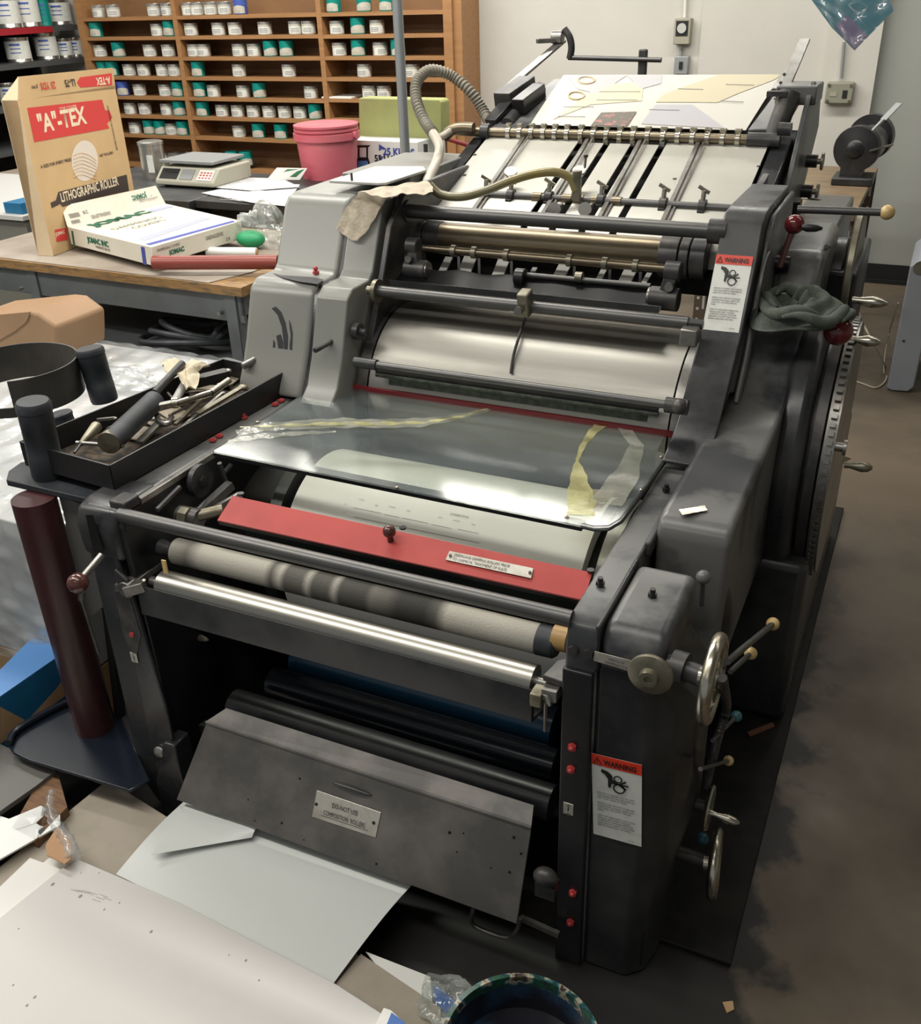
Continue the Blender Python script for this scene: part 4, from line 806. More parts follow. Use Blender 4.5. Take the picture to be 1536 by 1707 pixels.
# places where the grey paint has flaked to dark
def flake(pl, Yf):
    pass
fn_ = V((0, -(0.875-0.76), (1.875-1.832))).normalized(); fp0 = V((0, 1.832, 0.76))+fn_*0.0008
def onlow(px, py): r = ray(px, py); return CAM+r*((fp0-CAM).dot(fn_)/r.dot(fn_))
M['flake'] = mat('bare_dark_undercoat', (0.03, 0.03, 0.034), 0.45)
for k, pl in enumerate((((453, 514), (460, 511), (469, 520), (476, 538), (480, 560), (480, 585), (484, 596), (474, 594), (473, 570), (470, 545), (463, 525)), ((482, 533), (485, 540), (488, 556), (487, 580), (491, 593), (483, 590), (483, 575), (485, 560), (483, 545)), ((461, 560), (468, 557), (472, 570), (473, 590), (468, 595), (464, 580)), ((456, 566), (459, 572), (459, 590), (455, 592), (455, 580)), ((455, 455), (470, 459), (520, 462), (540, 466), (530, 474), (500, 470), (470, 463)))):
    F_ = [onlow(*p_) for p_ in pl] if k < 4 else [at(x, y, 'z', 0.8945) for x, y in pl]
    P_('flaked_paint', MB().prism(F_, (fn_ if k < 4 else V((0, 0, 1)))*0.0004), M['flake'], flat=True)
# loose lid plate on the left tower
ld_ = [at(x, y, 'z', 1.085) for x, y in ((549, 301), (626, 277), (706, 277), (710, 283), (645, 304), (632, 305))]
lid = P_('tower_lid', MB().prism(ld_, (0, 0, -.006)), M['greywhite'], bevel=0.001)
obj('lid_bolt', MB().cyl(at(587, 301, 'z', 1.085), at(587, 301, 'z', 1.085)+V((0, 0, .018)), 0.003, 10), M['iron'], lid)
P_('lid_support', MB().bx(-1.40, -1.20, 2.25, 2.6, 1.055, 1.080), M['paintG'], bevel=0.003)
# warning stickers
def sticker(q4, n=None):
    F = Face(q4[3], q4[2], q4[0], 0.0006)     # q4 = TL, TR, BR, BL
    s = P_('warning_sticker', F.rect(MB(), 0, 0, 1, 1), M['sticker'], flat=True)
    obj('sticker_band', F.rect(MB(), 0, 0.875, 1, 1.0, 0.0012), M['stickerR'], s, flat=True)
    mb = MB(); L_ = 0.0022
    F.text(mb, 'WARNING', 0.245, 0.902, 0.060, 0.74, 'LEFT', 0.03, L_)
    # triangle
    for (a0, b0), (a1, b1) in (((.04, .897), (.20, .897)), ((.20, .897), (.12, .970)), ((.12, .970), (.04, .897))):
        p, q = F.p(a0, b0, L_), F.p(a1, b1, L_); mb.cyl(p, q, 0.0006, 6)
    p, q = F.p(.12, .915, L_), F.p(.12, .94, L_); mb.cyl(p, q, 0.0006, 6)
    F.ring(mb, 0.53, 0.765, 0.042, 0.012, L_); F.ring(mb, 0.55, 0.655, 0.058, 0.014, L_)
    F.poly(mb, [(.20, .845), (.33, .83), (.42, .79), (.42, .745), (.55, .715), (.68, .765), (.70, .75), (.60, .71), (.74, .715), (.74, .70), (.62, .70), (.70, .665), (.68, .655), (.56, .695), (.40, .70), (.38, .64), (.33, .65), (.33, .745), (.27, .79), (.19, .81)], L_)
    rows = ['MOVING CYLINDERS AND ROLLERS', 'CAN CAUSE SERIOUS PERSONAL IN-', 'JURY. STAY CLEAR OF THEM.', None, 'NEVER ALTER, REMOVE OR RENDER', 'INOPERATIVE GUARDS, SAFETY DE-', 'VICES AND / OR SAFETY MECHA-', 'NISMS.', None, 'READ THE HEIDELBERG OPERATION', 'MANUAL AND MAKE YOURSELF', 'COMPLETELY FAMILIAR WITH THE', 'PRESS AND ITS SAFETY FUNCTIONS', 'BEFORE OPERATING THIS PRESS.']
    v = 0.545
    for r_ in rows:
        if r_: F.text(mb, r_, 0.10, v, 0.0195, 0.80, 'LEFT', 0, L_); v -= 0.030
        else: v -= 0.035
    F.text(mb, '00.780.0985', 0.72, 0.035, 0.012, 0.8, 'LEFT', 0, L_)
    obj('lettering', mb, M['ink'], s, flat=True)
Yc = 1.1705
sticker([at(996, 1257, 'y', Yc), at(1078, 1278, 'y', Yc), at(1070, 1411, 'y', Yc), at(990, 1389, 'y', Yc)])
# tower face plane between (2.015,.850) and (2.095,.972)
nt_ = V((0, -(0.972-0.850), (2.095-2.015))).normalized(); p0_ = V((0, 2.015, 0.850))+nt_*0.0012
def ontower(px, py): r = ray(px, py); return CAM + r*((p0_-CAM).dot(nt_)/r.dot(nt_))
sticker([ontower(1196, 424), ontower(1257, 427), ontower(1232, 555), ontower(1171, 549)])
# platform with rubber posts, red tube and foot tray
P_('side_platform', MB().prism([at(x, y, 'z', 0.625) for x, y in ((10, 800), (14, 785), (35, 770), (60, 768), (120, 700), (340, 640), (455, 640), (190, 812), (150, 832))], (0, 0, -0.014)), M['rubber'], bevel=0.002)
def rpost(px, py, top, r=0.035):
    b = at(px, py, 'z', 0.625); t = at(*top, 'y', b.y)
    ax_ = t-b; h = ax_.length
    o = P_('rubber_post', MB().lathe([(0.0, 0), (r*.95, 0), (r, 0.006), (r, h*.33), (r*.985, h*.335), (r*.985, h*.62), (r, h*.625), (r, h*.88), (r*1.04, h*.885), (r*1.04, h*.96), (r*.92, h), (0, h*1.0)], b, ax_, 32), M['rubber'], ang=40); return o
rpost(82, 793, (54, 668), 0.0335); rpost(175, 668, (148, 580), 0.033); rpost(118, 742, (97, 688), 0.028)
M['tube'] = mat('dark_red_roller_tube', (0.085, 0.022, 0.024), 0.34, 0, (0.03, 0.012, 0.014), 3, 0.4, 0.65, stretch=(1, 1, 0.6))
tb = at(178, 1280, 'z', FLOOR+0.01); tt = at(56, 800, 'y', tb.y)
P_('red_tube', MB().cyl(tb, (tb.x, tb.y, 0.61), 0.044, 48), M['tube'])
P_('platform_bracket', MB().prism([at(x, y, 'y', 1.24) for x, y in ((98, 826), (160, 850), (185, 1000), (150, 1030))], (0, 0.01, 0)), M['paintW'])
P_('platform_leg', MB().prism([at(x, y, 'y', 1.25) for x, y in ((150, 850), (164, 848), (200, 1200), (192, 1200))], (0, 0.02, 0)), M['blackplastic'])
P_('foot_tray', MB().prism([at(x, y, 'z', FLOOR+.14) for x, y in ((12, 1240), (30, 1215), (95, 1180), (125, 1168), (200, 1190), (250, 1300), (215, 1318), (50, 1268), (22, 1255))], (0, 0, -.008)), M['inkroller'], bevel=0.003)
c_ = [at(x, y, 'z', FLOOR+.15) for x, y in ((14, 1238), (30, 1215), (95, 1178), (125, 1166))]
P_('foot_tray_rim', MB().tube(c_, 0.008, 8, n=4), M['inkroller'])
lever(at(170, 925, 'y', 1.14), at(130, 972, 'y', 1.08), 0.007, M['brown'], 0.020, M['ironL'])
P_('post_slot', MB().prism([at(x, y, 'y', 1.163) for x, y in ((143, 858), (155, 858), (172, 915), (158, 928))], (0, -0.0008, 0)), M['interior'], flat=True)
e = at(136, 1000, 'y', 1.10); P_('lever_joint', MB().cyl(e, at(137, 985, 'y', 1.10), 0.006, 10).cyl(e, at(165, 1090, 'y', 1.12), 0.003, 8), M['iron'])
# ================================================================ SHEETS AND THINGS ON THE PRESS
def onface(F, px, py, l=0.0008):
    r = ray(px, py); n = F.n; t = (F.o-CAM).dot(n)/r.dot(n); return CAM + r*t + n*l
def decal(F, pts, m, parent, name='printed_panel', l=0.0008):
    mb = MB(); mb.prism([onface(F, x, y, l) for x, y in pts], F.n*0.0003); return obj(name, mb, m, parent, flat=True)
def ftext(F, mb, s, px, py, h, dx=None, sx=1.0, bold=0.0, flip=False, align='LEFT', l=0.0014):
    """text on face F whose baseline starts at the photo point"""
    o = onface(F, px, py, 0); x, y = (F.x, F.y) if not flip else (-F.x, -F.y); 
    text_bm(mb, s, o, x, y, h, sx, align, bold, l if F.x.cross(F.y).dot(F.n) > 0 else -l)
# printed sheet on the feeder
M['sheet'] = mat('printed_sheet_paper', (0.58, 0.56, 0.50), 0.5)
ps = [slope_at(x, y)+V((0, 0, .004)) for x, y in ((884, 214), (1243, 224), (1302, 131), (940, 131))]
def shp(u, v):
    a = ps[0].lerp(ps[1], u); b = ps[3].lerp(ps[2], u); p = a.lerp(b, v); p.z += 0.006+0.006*math.sin(v*3.1)*math.sin(u*2.5+.4); return p
sh = obj('printed_sheet', MB().grid(shp, 24, 18, 0.0006), M['sheet'])
tag(sh, 'large white printed sheet with pale yellow and lilac blocks lying on the feeder', 'paper sheet')
def shpx(px, py, l=.0012):
    # photo point to sheet u,v by small search on the sheet plane
    q = slope_at(px, py)+V((0, 0, .010)); e1 = ps[1]-ps[0]; e2 = ps[3]-ps[0]; d = q-ps[0]
    u = d.dot(e1)/e1.dot(e1); v = (d-e1*u).dot(e2)/e2.dot(e2); u = min(.995, max(.005, u)); v = min(.995, max(.005, v)); p = shp(u, v); p.z += l; return p
def shprint(name, poly, c, l=.0012):
    mm = M.get(c) if isinstance(c, str) else None
    if mm is None: mm = mat(name, c, 0.55)
    # subdivided fan so that it follows the sheet
    P2 = [V((x, y, 0)) for x, y in poly]; mb = MB(); n = len(P2); cx = sum((p for p in P2), V((0, 0, 0)))/n; K = 6
    for i in range(n):
        a_, b_ = P2[i], P2[(i+1) % n]
        g = [[mb.bm.verts.new(shpx(*(cx.lerp(a_.lerp(b_, jj/K), ii/K)).xy, l)) for jj in range(K+1)] for ii in range(K+1)]
        for ii in range(K):
            for jj in range(K):
                try: mb.bm.faces.new((g[ii][jj], g[ii+1][jj], g[ii+1][jj+1], g[ii][jj+1]))
                except ValueError: pass
    return obj('printed_block', mb, mm, sh, flat=True)
shprint('pale_yellow_ink', [(1105, 168), (1190, 133), (1296, 134), (1225, 165), (1190, 182), (1090, 182)], (0.56, 0.50, 0.34))
shprint('lilac_ink', [(1068, 215), (1090, 186), (1150, 186), (1208, 222)], (0.44, 0.43, 0.45))
shprint('lilac_ink', [(952, 134), (1045, 134), (1000, 168), (965, 158)], (0.45, 0.44, 0.45))
shprint('pale_yellow_ink', [(1005, 150), (1070, 148), (1068, 180), (985, 185), (920, 208), (950, 190)], (0.60, 0.54, 0.38))
shprint('lilac_ink', [(1100, 134), (1098, 150), (1065, 160), (1045, 134)], (0.47, 0.46, 0.48))
M['photo'] = mat('printed_photograph', (0.13, 0.115, 0.09), 0.5, 0, (0.42, 0.16, 0.15), 55, 0.54, 0.62)
shprint('photo', [(1002, 198), (1060, 197), (1045, 219), (985, 217)], 'photo', .002)
M['inkP'] = mat('faint_grey_ink', (0.42, 0.41, 0.42), 0.6)
for (x0, y0), (x1, y1) in (((940, 188), (990, 189)), ((930, 203), (975, 204)), ((1195, 180), (1232, 181)), ((1080, 194), (1130, 195)), ((1000, 164), (1065, 165)), ((995, 178), (1060, 179)), ((1125, 160), (1165, 161)), ((1200, 152), (1245, 153))):
    p = [shpx(x0, y0, .002), shpx(x1, y1, .002)]; obj('printed_line', MB().cyl(p[0], p[1], 0.0009, 6), M['inkP'], sh)
M['gold'] = mat('gold_ring_ink', (0.55, 0.42, 0.22), 0.5)
for px, py in ((981, 143), (963, 170)):
    pts = [shpx(px+13*math.cos(k*.26), py+6.5*math.sin(k*.26), .002) for k in range(24)]; obj('printed_ring', MB().tube(pts, 0.0022, 6, smooth=False, closed=True), M['gold'], sh)
# grey rag on the drive cover
M['rag'] = mat('grey_green_cotton_rag', (0.075, 0.088, 0.074), 0.95, 0, (0.105, 0.12, 0.10), 30, 0.4, 0.6, bump=0.6, bsc=220)
rc = at(1325, 545, 'z', 0.842)
def ragf(u, v):
    a = u*2*math.pi; rr = 0.012+0.080*v
    ex = 1.0+0.14*math.sin(a*2+.6)+0.07*math.sin(a*5)
    x = math.cos(a)*rr*ex*1.0; y = math.sin(a)*rr*ex*0.95
    env = 0.074*math.cos(min(1, v)*math.pi/2)**0.6
    z = env*(0.85+0.2*math.sin(a+1.0)) + 0.014*math.sin(a*3+v*11)*(1-v) + 0.010*math.sin(v*17+a*2)*(0.3+v)*(1-v*.5) - 0.030*math.exp(-((v-.12)/.13)**2)
    return rc+V((x, y, max(z, 0.002)+0.004))
mb = MB(); g = [[mb.bm.verts.new(ragf(i/72, j/26)) for j in range(27)] for i in range(72)]
for i in range(72):
    for j in range(26): mb.bm.faces.new((g[i][j], g[(i+1) % 72][j], g[(i+1) % 72][j+1], g[i][j+1]))
mb.bm.faces.new([g[i][0] for i in range(72)])
mb.bm.faces.new([g[i][26] for i in range(72)])
for k in range(5):
    pts = []
    for j in range(9):
        a = 0.6+k*1.3+j*0.28; rr = 0.045+0.012*k; pts.append(rc+V((math.cos(a)*rr*1.15, math.sin(a)*rr, 0.066-0.008*k+0.008*math.sin(j*1.3))))
    mb.tube(pts, lambda t, k=k: 0.011*(0.35+math.sin(t*math.pi)*.9), 10, n=4)
o = obj('cleaning_rag', mb, M['rag'], ang=80); tag(o, 'crumpled grey green cotton rag lying on the right cover beside the warning sticker', 'rag')
sb_ = o.modifiers.new('smooth', 'SUBSURF'); sb_.levels = 1; sb_.render_levels = 1
# razor blade
rb = [at(x, y, 'z', 0.6875) for x, y in ((1132, 850), (1175, 843), (1180, 851), (1138, 859))]
o = obj('razor_blade', MB().prism(rb, (0, 0, 0.0008)), M['nickel']); tag(o, 'small steel razor blade lying on the grey cover at the right', 'razor blade')
c_ = (rb[0]+rb[1]+rb[2]+rb[3])/4; obj('blade_slot', MB().cyl(c_+V((0, 0, .0008)), c_+V((0, 0, .0011)), 0.002, 10), M['ink'], None) if False else None
# masking paper taped over the left tower, running down its face
M['mask'] = mat('crinkled_masking_paper', (0.40, 0.335, 0.245), 0.6, 0, (0.50, 0.43, 0.33), 30, 0.4, 0.6, bump=0.9, bsc=120)
tn = V((0, -(1.035-0.905), 2.055-1.992)).normalized(); tp = V((0, 1.992, 0.905))+tn*0.010
def onlt(px, py): r = ray(px, py); return CAM+r*((tp-CAM).dot(tn)/r.dot(tn))
rowsL = [[(560, 383), (575, 395), (596, 405)], [(572, 360), (592, 368), (614, 385)], [(580, 345), (603, 352), (625, 365)], [(590, 333), (612, 338), (636, 346)]]
rowsT = [[(598, 322), (625, 327), (645, 333)], [(625, 316), (650, 320), (668, 326)], [(660, 312), (672, 318), (682, 325)], [(690, 305), (700, 313), (706, 325)], [(712, 303), (722, 312), (722, 322)]]
mb = MB(); vs = [[onlt(*p) for p in r_] for r_ in rowsL] + [[at(*p, 'z', 1.072) for p in r_] for r_ in rowsT]
def mkf(u, v):
    a = u*(len(vs)-1); i = min(int(a), len(vs)-2); f = a-i; b = v*2; j = min(int(b), 1); h = b-j
    p = vs[i][j].lerp(vs[i][j+1], h).lerp(vs[i+1][j].lerp(vs[i+1][j+1], h), f)
    return p+V((0, 0, 0.0015*math.sin(u*40+v*7)+0.0015*math.sin(v*14+u*11)+0.003))
mb.grid(mkf, 60, 14, 0.0008); o = obj('masking_paper', mb, M['mask'], ang=60); tag(o, 'crinkled tan masking paper strip draped over the left grey cover', 'paper strip')
# ---------------------------------------------------------------- tool tray on the left platform
M['tray'] = mat('black_tray_enamel', (0.013, 0.013, 0.014), 0.42)
tray = thing('tool_tray', 'black open metal tray full of hand tools on the left platform', 'tray', (-1.48, 1.53, 0.64))
tc = [at(183, 778, 'z', 0.695), at(473, 622, 'z', 0.695), at(372, 600, 'z', 0.695), at(34, 738, 'z', 0.695)]
obj('tray_floor', MB().prism([V((p.x, p.y, 0.642)) for p in tc], (0, 0, 0.004)), mat('rusty_tray_litter', (0.10, 0.07, 0.045), .8, 0, (0.02, 0.018, 0.015), 40, .42, .58), tray)
for i in range(4):
    a_, b_ = tc[i], tc[(i+1) % 4]; obj('tray_wall', MB().bar((a_.x, a_.y, 0.671), (b_.x, b_.y, 0.671), 0.004, 0.054), M['tray'], tray)
ZT = 0.652
def tool(name, label, cat, parts, group=None):
    root = None
    for i, (pn, mb, m) in enumerate(parts):
        if i == 0: root = obj(name, mb, m); tag(root, label, cat, group)
        else: obj(pn, mb, m, root)
    return root
def T(px, py, z=ZT): return at(px, py, 'z', z)
tool('grease_gun', 'black cylindrical grease gun lying across the tool tray', 'grease gun', [
    ('body', MB().cyl(T(183, 738, .690), T(258, 668, .700), 0.0235, 28).cyl(T(190, 730, .690), T(193, 727, .690), 0.0245, 28), M['rubber']),
    ('end_cap', MB().cyl(T(181, 739, .690), T(187, 733, .690), 0.0238, 28), M['nickelD']),
    ('lever_rod', MB().cyl(T(258, 655, .715), T(304, 606, .735), 0.009, 14), M['iron']),
    ('cross_bar', MB().cyl(T(128, 738, .672), T(205, 744, .680), 0.0045, 12), M['ironL'])])
tool('wooden_file_handle', 'pale wooden tapered handle at the near left end of the tool tray', 'handle', [('grip', MB().cyl(T(135, 740, .672), T(160, 712, .682), 0.006, 18, 0.0125).sphere(T(160, 712, .682), .0125, 14), M['nickelD']), ('tang', MB().cyl(T(124, 755, .665), T(135, 740, .672), .003, 8), M['iron'])])
tool('open_end_wrench', 'rusty open ended wrench beside the grease gun, jaw up', 'wrench', [('shaft', MB().bar(T(232, 738, .664), T(270, 700, .672), 0.018, 0.006), M['ironL']), ('jaw', MB().tube([T(262, 692, .674), T(266, 704, .674), T(280, 706, .674), T(286, 695, .674)], 0.0065, 8), M['ironL'])])
tool('ratchet_handle', 'shiny chrome ratchet handle resting across the middle of the tool tray', 'ratchet', [('shaft', MB().cyl(T(296, 672, .700), T(352, 655, .705), 0.0075, 16), M['nickel']), ('head', MB().cyl(T(287, 672, .700), T(297, 671, .700), 0.0125, 20), M['nickel']), ('extension', MB().cyl(T(352, 655, .705), T(382, 634, .712), 0.008, 12), M['nickel']), ('socket', MB().cyl(T(265, 676, .698), T(286, 672, .700), 0.0065, 12), M['nickel'])])
tool('screwdriver', 'screwdriver with pale worn grip in the middle of the tool tray', 'screwdriver', [('grip', MB().cyl(T(292, 668, .69), T(308, 640, .700), 0.0095, 14), M['greywhite']), ('blade', MB().cyl(T(280, 655, .68), T(292, 668, .69), 0.003, 8), M['ironL'])])
for i, (a_, b_, w, lab) in enumerate((((292, 708), (342, 660), .009, 'long thin grey wrench lying along the near side of the tool tray'), ((305, 712), (372, 655), .007, 'slim steel rod tool lying along the near wall of the tool tray'), ((330, 690), (405, 645), .014, 'curved dull steel spanner towards the far end of the tool tray'), ((350, 640), (380, 618), .012, 'short dull steel spanner near the far wall of the tool tray'), ((300, 632), (345, 628), .008, 'dark thin punch crossing the far part of the tool tray'), ((162, 700), (192, 697), .005, 'thin rusty spike lying near the far wall of the tool tray'))):
    tool('hand_tool', lab, 'hand tool', [('shaft', MB().bar(T(*a_, .664+.004*i), T(*b_, .668+.004*i), w, 0.006).sphere(T(*b_, .668+.004*i), w*.9, 12, (1, 1, .5)), M['ironL'] if i % 2 else M['nickelD'])])
tool('feeler_box', 'small black box standing against the far end wall of the tool tray', 'box', [('body', MB().box(T(352, 630, .690), (0.03, 0.085, 0.022), Matrix.Rotation(-.5, 3, 'Z')), M['blackplastic'])])
for i, (px, py, s) in enumerate(((232, 722, .045), (292, 690, .05), (335, 646, .055), (378, 636, .045), (256, 700, .04))):
    c = T(px, py, .654); tool('paper_scrap', 'torn tan paper scrap among the tools, ' + ('nearest the grease gun', 'below the chrome ratchet', 'beyond the chrome ratchet', 'at the far end of the tray', 'under the rusty open ended wrench')[i], 'paper scrap', [('s', MB().box(c, (s, s*1.4, .003), Matrix.Rotation(i*1.1, 3, 'Z')), M['mask'])])
random.seed(3)
for i in range(8):
    px, py = 236+i*20, 0; py = 742-(px-190)*0.53+random.uniform(-30, 6); a_ = random.uniform(0, 3.1); c = T(px, py, .657); d = V((math.cos(a_), math.sin(a_), 0))*random.uniform(.012, .035)
    o = tool('loose_fitting', 'small loose steel fitting, %s from the grease gun along the tray' % ('first', 'second', 'third', 'fourth', 'fifth', 'sixth', 'seventh', 'eighth')[i], 'fitting', [('b', MB().cyl(c-d, c+d, random.uniform(.003, .006), 8), M['ironL' if i % 2 else 'iron'])], 'loose fittings in the tool tray')
M['cloth'] = mat('cream_leather_glove', (0.56, 0.49, 0.36), 0.8, bump=0.4, bsc=60)
gc = T(312, 625, .715)
def patch(outl, z, m_, K=10, n3=4, amp=.006):
    """thin draped cloth patch with an irregular outline"""
    P2 = [V((x, y, 0)) for x, y in outl]; n = len(P2); cx = sum(P2, V((0, 0, 0)))/n; mb = MB(); g = []
    for i in range(n*n3):
        a_, b_ = P2[i//n3], P2[(i//n3+1) % n]; e_ = a_.lerp(b_, (i % n3)/n3); row = []
        for k in range(K+1):
            q_ = cx.lerp(e_, k/K); p_ = at(q_.x, q_.y, 'z', z); p_.z += amp*math.sin(i*.9+k*.5)*k/K+amp*1.2*math.cos(k/K*1.5)-amp*.8*math.sin(p_.x*160); row.append(mb.bm.verts.new(p_))
        g.append(row)
    for i in range(len(g)):
        for k in range(K):
            j = (i+1) % len(g); mb.bm.faces.new((g[i][k], g[j][k], g[j][k+1], g[i][k+1]))
    bmesh.ops.remove_doubles(mb.bm, verts=mb.bm.verts, dist=1e-6); bmesh.ops.dissolve_degenerate(mb.bm, dist=1e-7, edges=mb.bm.edges)
    bmesh.ops.recalc_face_normals(mb.bm, faces=mb.bm.faces); bmesh.ops.solidify(mb.bm, geom=mb.bm.faces[:], thickness=.002); return mb
mb = patch([(268, 603), (286, 599), (312, 602), (343, 606), (350, 609), (330, 617), (334, 630), (326, 648), (312, 650), (304, 636), (292, 624), (276, 618)], .722, None)
o = obj('work_glove', mb, M['cloth'], ang=70); tag(o, 'cream work glove lying on the far side of the tool tray', 'glove')
# small box for the tray end
# black spring steel ring near the posts
M['ringm'] = mat('blackened_steel_band', (0.05, 0.046, 0.042), 0.5, 0.3, (0.09, 0.082, 0.07), 8, 0.45, 0.7)
rcn = at(38, 652, 'z', 0.668); rr_ = (at(126, 652, 'y', rcn.y)-rcn).length*0.80
mb = MB()
def band(a0, a1, z0, z1):
    n = 48
    for k in range(n):
        a, b = a0+(a1-a0)*k/n, a0+(a1-a0)*(k+1)/n
        q = lambda t, r_: rcn+V((math.cos(t)*r_, math.sin(t)*r_, 0))
        mb.prism([q(a, rr_-.004)+V((0, 0, z0)), q(a, rr_)+V((0, 0, z0)), q(b, rr_)+V((0, 0, z0)), q(b, rr_-.004)+V((0, 0, z0))], (0, 0, z1-z0))
band(R(-50), R(240), .012, .075); band(R(-60), R(300), -.012, .012)
o = obj('steel_band', mb, M['ringm'], ang=30); tag(o, 'open black steel band standing behind the rubber posts at the left edge', 'metal band')
o = obj('cork_stick', MB().cyl(at(55, 655, 'z', .665), at(85, 645, 'z', .672), .006, 12), M['cloth']); tag(o, 'pale stick lying inside the black steel band', 'stick')
# ================================================================ LEFT: WORKBENCH AND WHAT LIES ON IT
M['benchtop'] = mat('dirty_hardboard_top', (0.25, 0.205, 0.165), 0.6, 0, (0.34, 0.30, 0.25), 4, 0.4, 0.7)
M['benchedge'] = mat('worn_wood_edge', (0.30, 0.17, 0.06), 0.6, 0, (0.14, 0.09, 0.05), 18, 0.45, 0.65, stretch=(1, 3, 6))
M['benchmetal'] = mat('grey_painted_steel', (0.145, 0.16, 0.165), 0.45, 0, (0.11, 0.12, 0.125), 6, 0.45, 0.7)
bench = thing('workbench', 'grey steel workbench with worn wooden top at the left', 'workbench', (-2.7, 2.95, FLOOR))
BZ = 0.62
f0, f1 = at(0, 432, 'z', BZ), at(402, 480, 'z', BZ); bd = (f1-f0).normalized(); f0 = f0-bd*0.25; bn = V((-bd.y, bd.x, 0)); back = bn*0.77
if back.y < 0: back = -back; bn = -bn
def B_(name, mb, m, **k): return obj(name, mb, m, bench, **k)
B_('bench_top', MB().prism([f0, f1, f1+back, f0+back], (0, 0, -0.032)), M['benchedge'])
B_('top_sheet', MB().prism([f0+bn*.012, at(345, 474, 'z', BZ)+bn*.01, at(420, 455, 'z', BZ), f1+back*.96-bd*.06, f0+back*.97], (0, 0, 0.004)), M['benchtop'])
B_('apron', MB().prism([f0+V((0, 0, -.032))+bn*.03, f1-bd*.03+V((0, 0, -.032))+bn*.03, f1-bd*.03+V((0, 0, -.135))+bn*.03, f0+V((0, 0, -.135))+bn*.03], bn*.01), M['benchmetal'])
B_('apron', MB().prism([f1-bd*.03+V((0, 0, -.032))+bn*.03, f1-bd*.03+back*.95+V((0, 0, -.032)), f1-bd*.03+back*.95+V((0, 0, -.11)), f1-bd*.03+V((0, 0, -.11))+bn*.03], -bd*.01), M['benchmetal'])
def leg(p):
    mb = MB().prism([p, p+bd*.05, p+bd*.05+bn*.004, p+bn*.004], (0, 0, FLOOR-p.z)).prism([p+bd*.05, p+bd*.05+bn*.05, p+bd*.046+bn*.05, p+bd*.046], (0, 0, FLOOR-p.z)); return B_('leg', mb, M['benchmetal'])
for q in (f1-bd*.10+bn*.022, f0+bd*.35+bn*.022, f1-bd*.10+back*.88, f0+bd*.35+back*.88): leg(q+V((0, 0, -.032)))
sp = at(390, 606, 'y', (f1+bn*.05).y); sz = sp.z
B_('lower_shelf', MB().prism([V((p.x, p.y, sz)) for p in (f0+bn*.05, f1-bd*.06+bn*.05, f1-bd*.06+back*.9, f0+back*.9)], (0, 0, -.085)), M['benchmetal'])
B_('back_panel', MB().prism([V((p.x, p.y, sz)) for p in (f0+back*.9, f1-bd*.62+back*.9, f1-bd*.62+back*.92, f0+back*.92)], (0, 0, BZ-.033-sz)), M['interior'])
for px, py in ((34, 481), (367, 522)):
    e = at(px, py, 'y', f1.y+.018); B_('bolt', MB().cyl(e+V((0, .01, 0)), e-V((0, .008, 0)), .007, 12), M['ironL'])
# coiled hose on the lower shelf
mb = MB(); hc = at(312, 560, 'z', sz+.045)
for k in range(3):
    rr2 = .17-.03*k; pts = [hc+V((math.cos(a)*rr2*1.15+.02*k, math.sin(a)*rr2*.8, .0+.022*k+.02*math.sin(a*1.5+k))) for a in [i*2*math.pi/14 for i in range(14)]]
    mb.tube(pts, .012, 10, closed=True, n=4)
o = obj('coiled_hose', mb, M['rubber']); tag(o, 'coil of black rubber hose on the lower shelf of the workbench', 'hose')
# ---- tall kraft roller-cover box
M['kraft'] = mat('yellowed_kraft_board', (0.60, 0.41, 0.21), 0.65, 0, (0.54, 0.36, 0.18), 5, 0.4, 0.7)
M['kraftL'] = mat('pale_kraft_side', (0.66, 0.52, 0.34), 0.65, 0, (0.58, 0.44, 0.27), 5, 0.4, 0.7)
Bc = at(89, 427, 'z', BZ+.005); zt_ = at(33, 167, 'y', Bc.y).z
TL_ = V((Bc.x, Bc.y, zt_)); TR_ = at(193, 148, 'z', zt_-.016); BRr = V((TR_.x, TR_.y, BZ+.005)); TA = at(2, 167, 'z', zt_)
xd_ = (TR_-TL_); nn = V((xd_.y, -xd_.x, 0)).normalized()
dep = TA-TL_
tall = thing('roller_cover_box', 'tall tan cardboard box printed with a red panel, standing on the workbench', 'cardboard box', Bc+xd_*.5+dep*.5)
obj('box_body', MB().prism([Bc, BRr, BRr+dep, Bc+dep], (0, 0, zt_-Bc.z)), M['kraft'], tall, bevel=.002)
obj('box_side', MB().prism([Bc+nn*.0004, Bc+dep, V((TL_.x, TL_.y, zt_))+dep, TL_], (dep.cross(V((0, 0, 1)))).normalized()*0.0008), M['kraftL'], tall)
FF = Face(Bc, V((TR_.x, TR_.y, Bc.z)), TL_, 0.0008)
if FF.n.dot(CAM-FF.o) < 0: FF.n = -FF.n
fl = [TL_, TR_, onface(FF, 188, 113, 0), onface(FF, 30, 128, 0)]
flap = obj('top_flap', MB().prism(fl, -FF.n*0.003), M['kraft'], tall)
obj('side_flap', MB().prism([TL_+dep, TL_, fl[3]], V((0, .003, 0))), M['kraftL'], tall)
M['redprint'] = mat('red_printing', (0.62, 0.05, 0.045), 0.6)
M['creamprint'] = mat('cream_lettering', (0.80, 0.68, 0.50), 0.6)
decal(FF, [(45, 180), (170, 166), (175, 184), (182, 184), (187, 196), (184, 200), (178, 206), (182, 214), (57, 237)], M['redprint'], tall)
mb = MB(); ftext(FF, mb, '"A"-TEX', 66, 221, .060, sx=.92, bold=.03); ftext(FF, mb, 'TOP COVER', 99, 185, .012, sx=1.1); obj('lettering', mb, M['creamprint'], tall, flat=True)
M['darkprint'] = mat('dark_brown_printing', (0.05, 0.035, 0.03), 0.6)
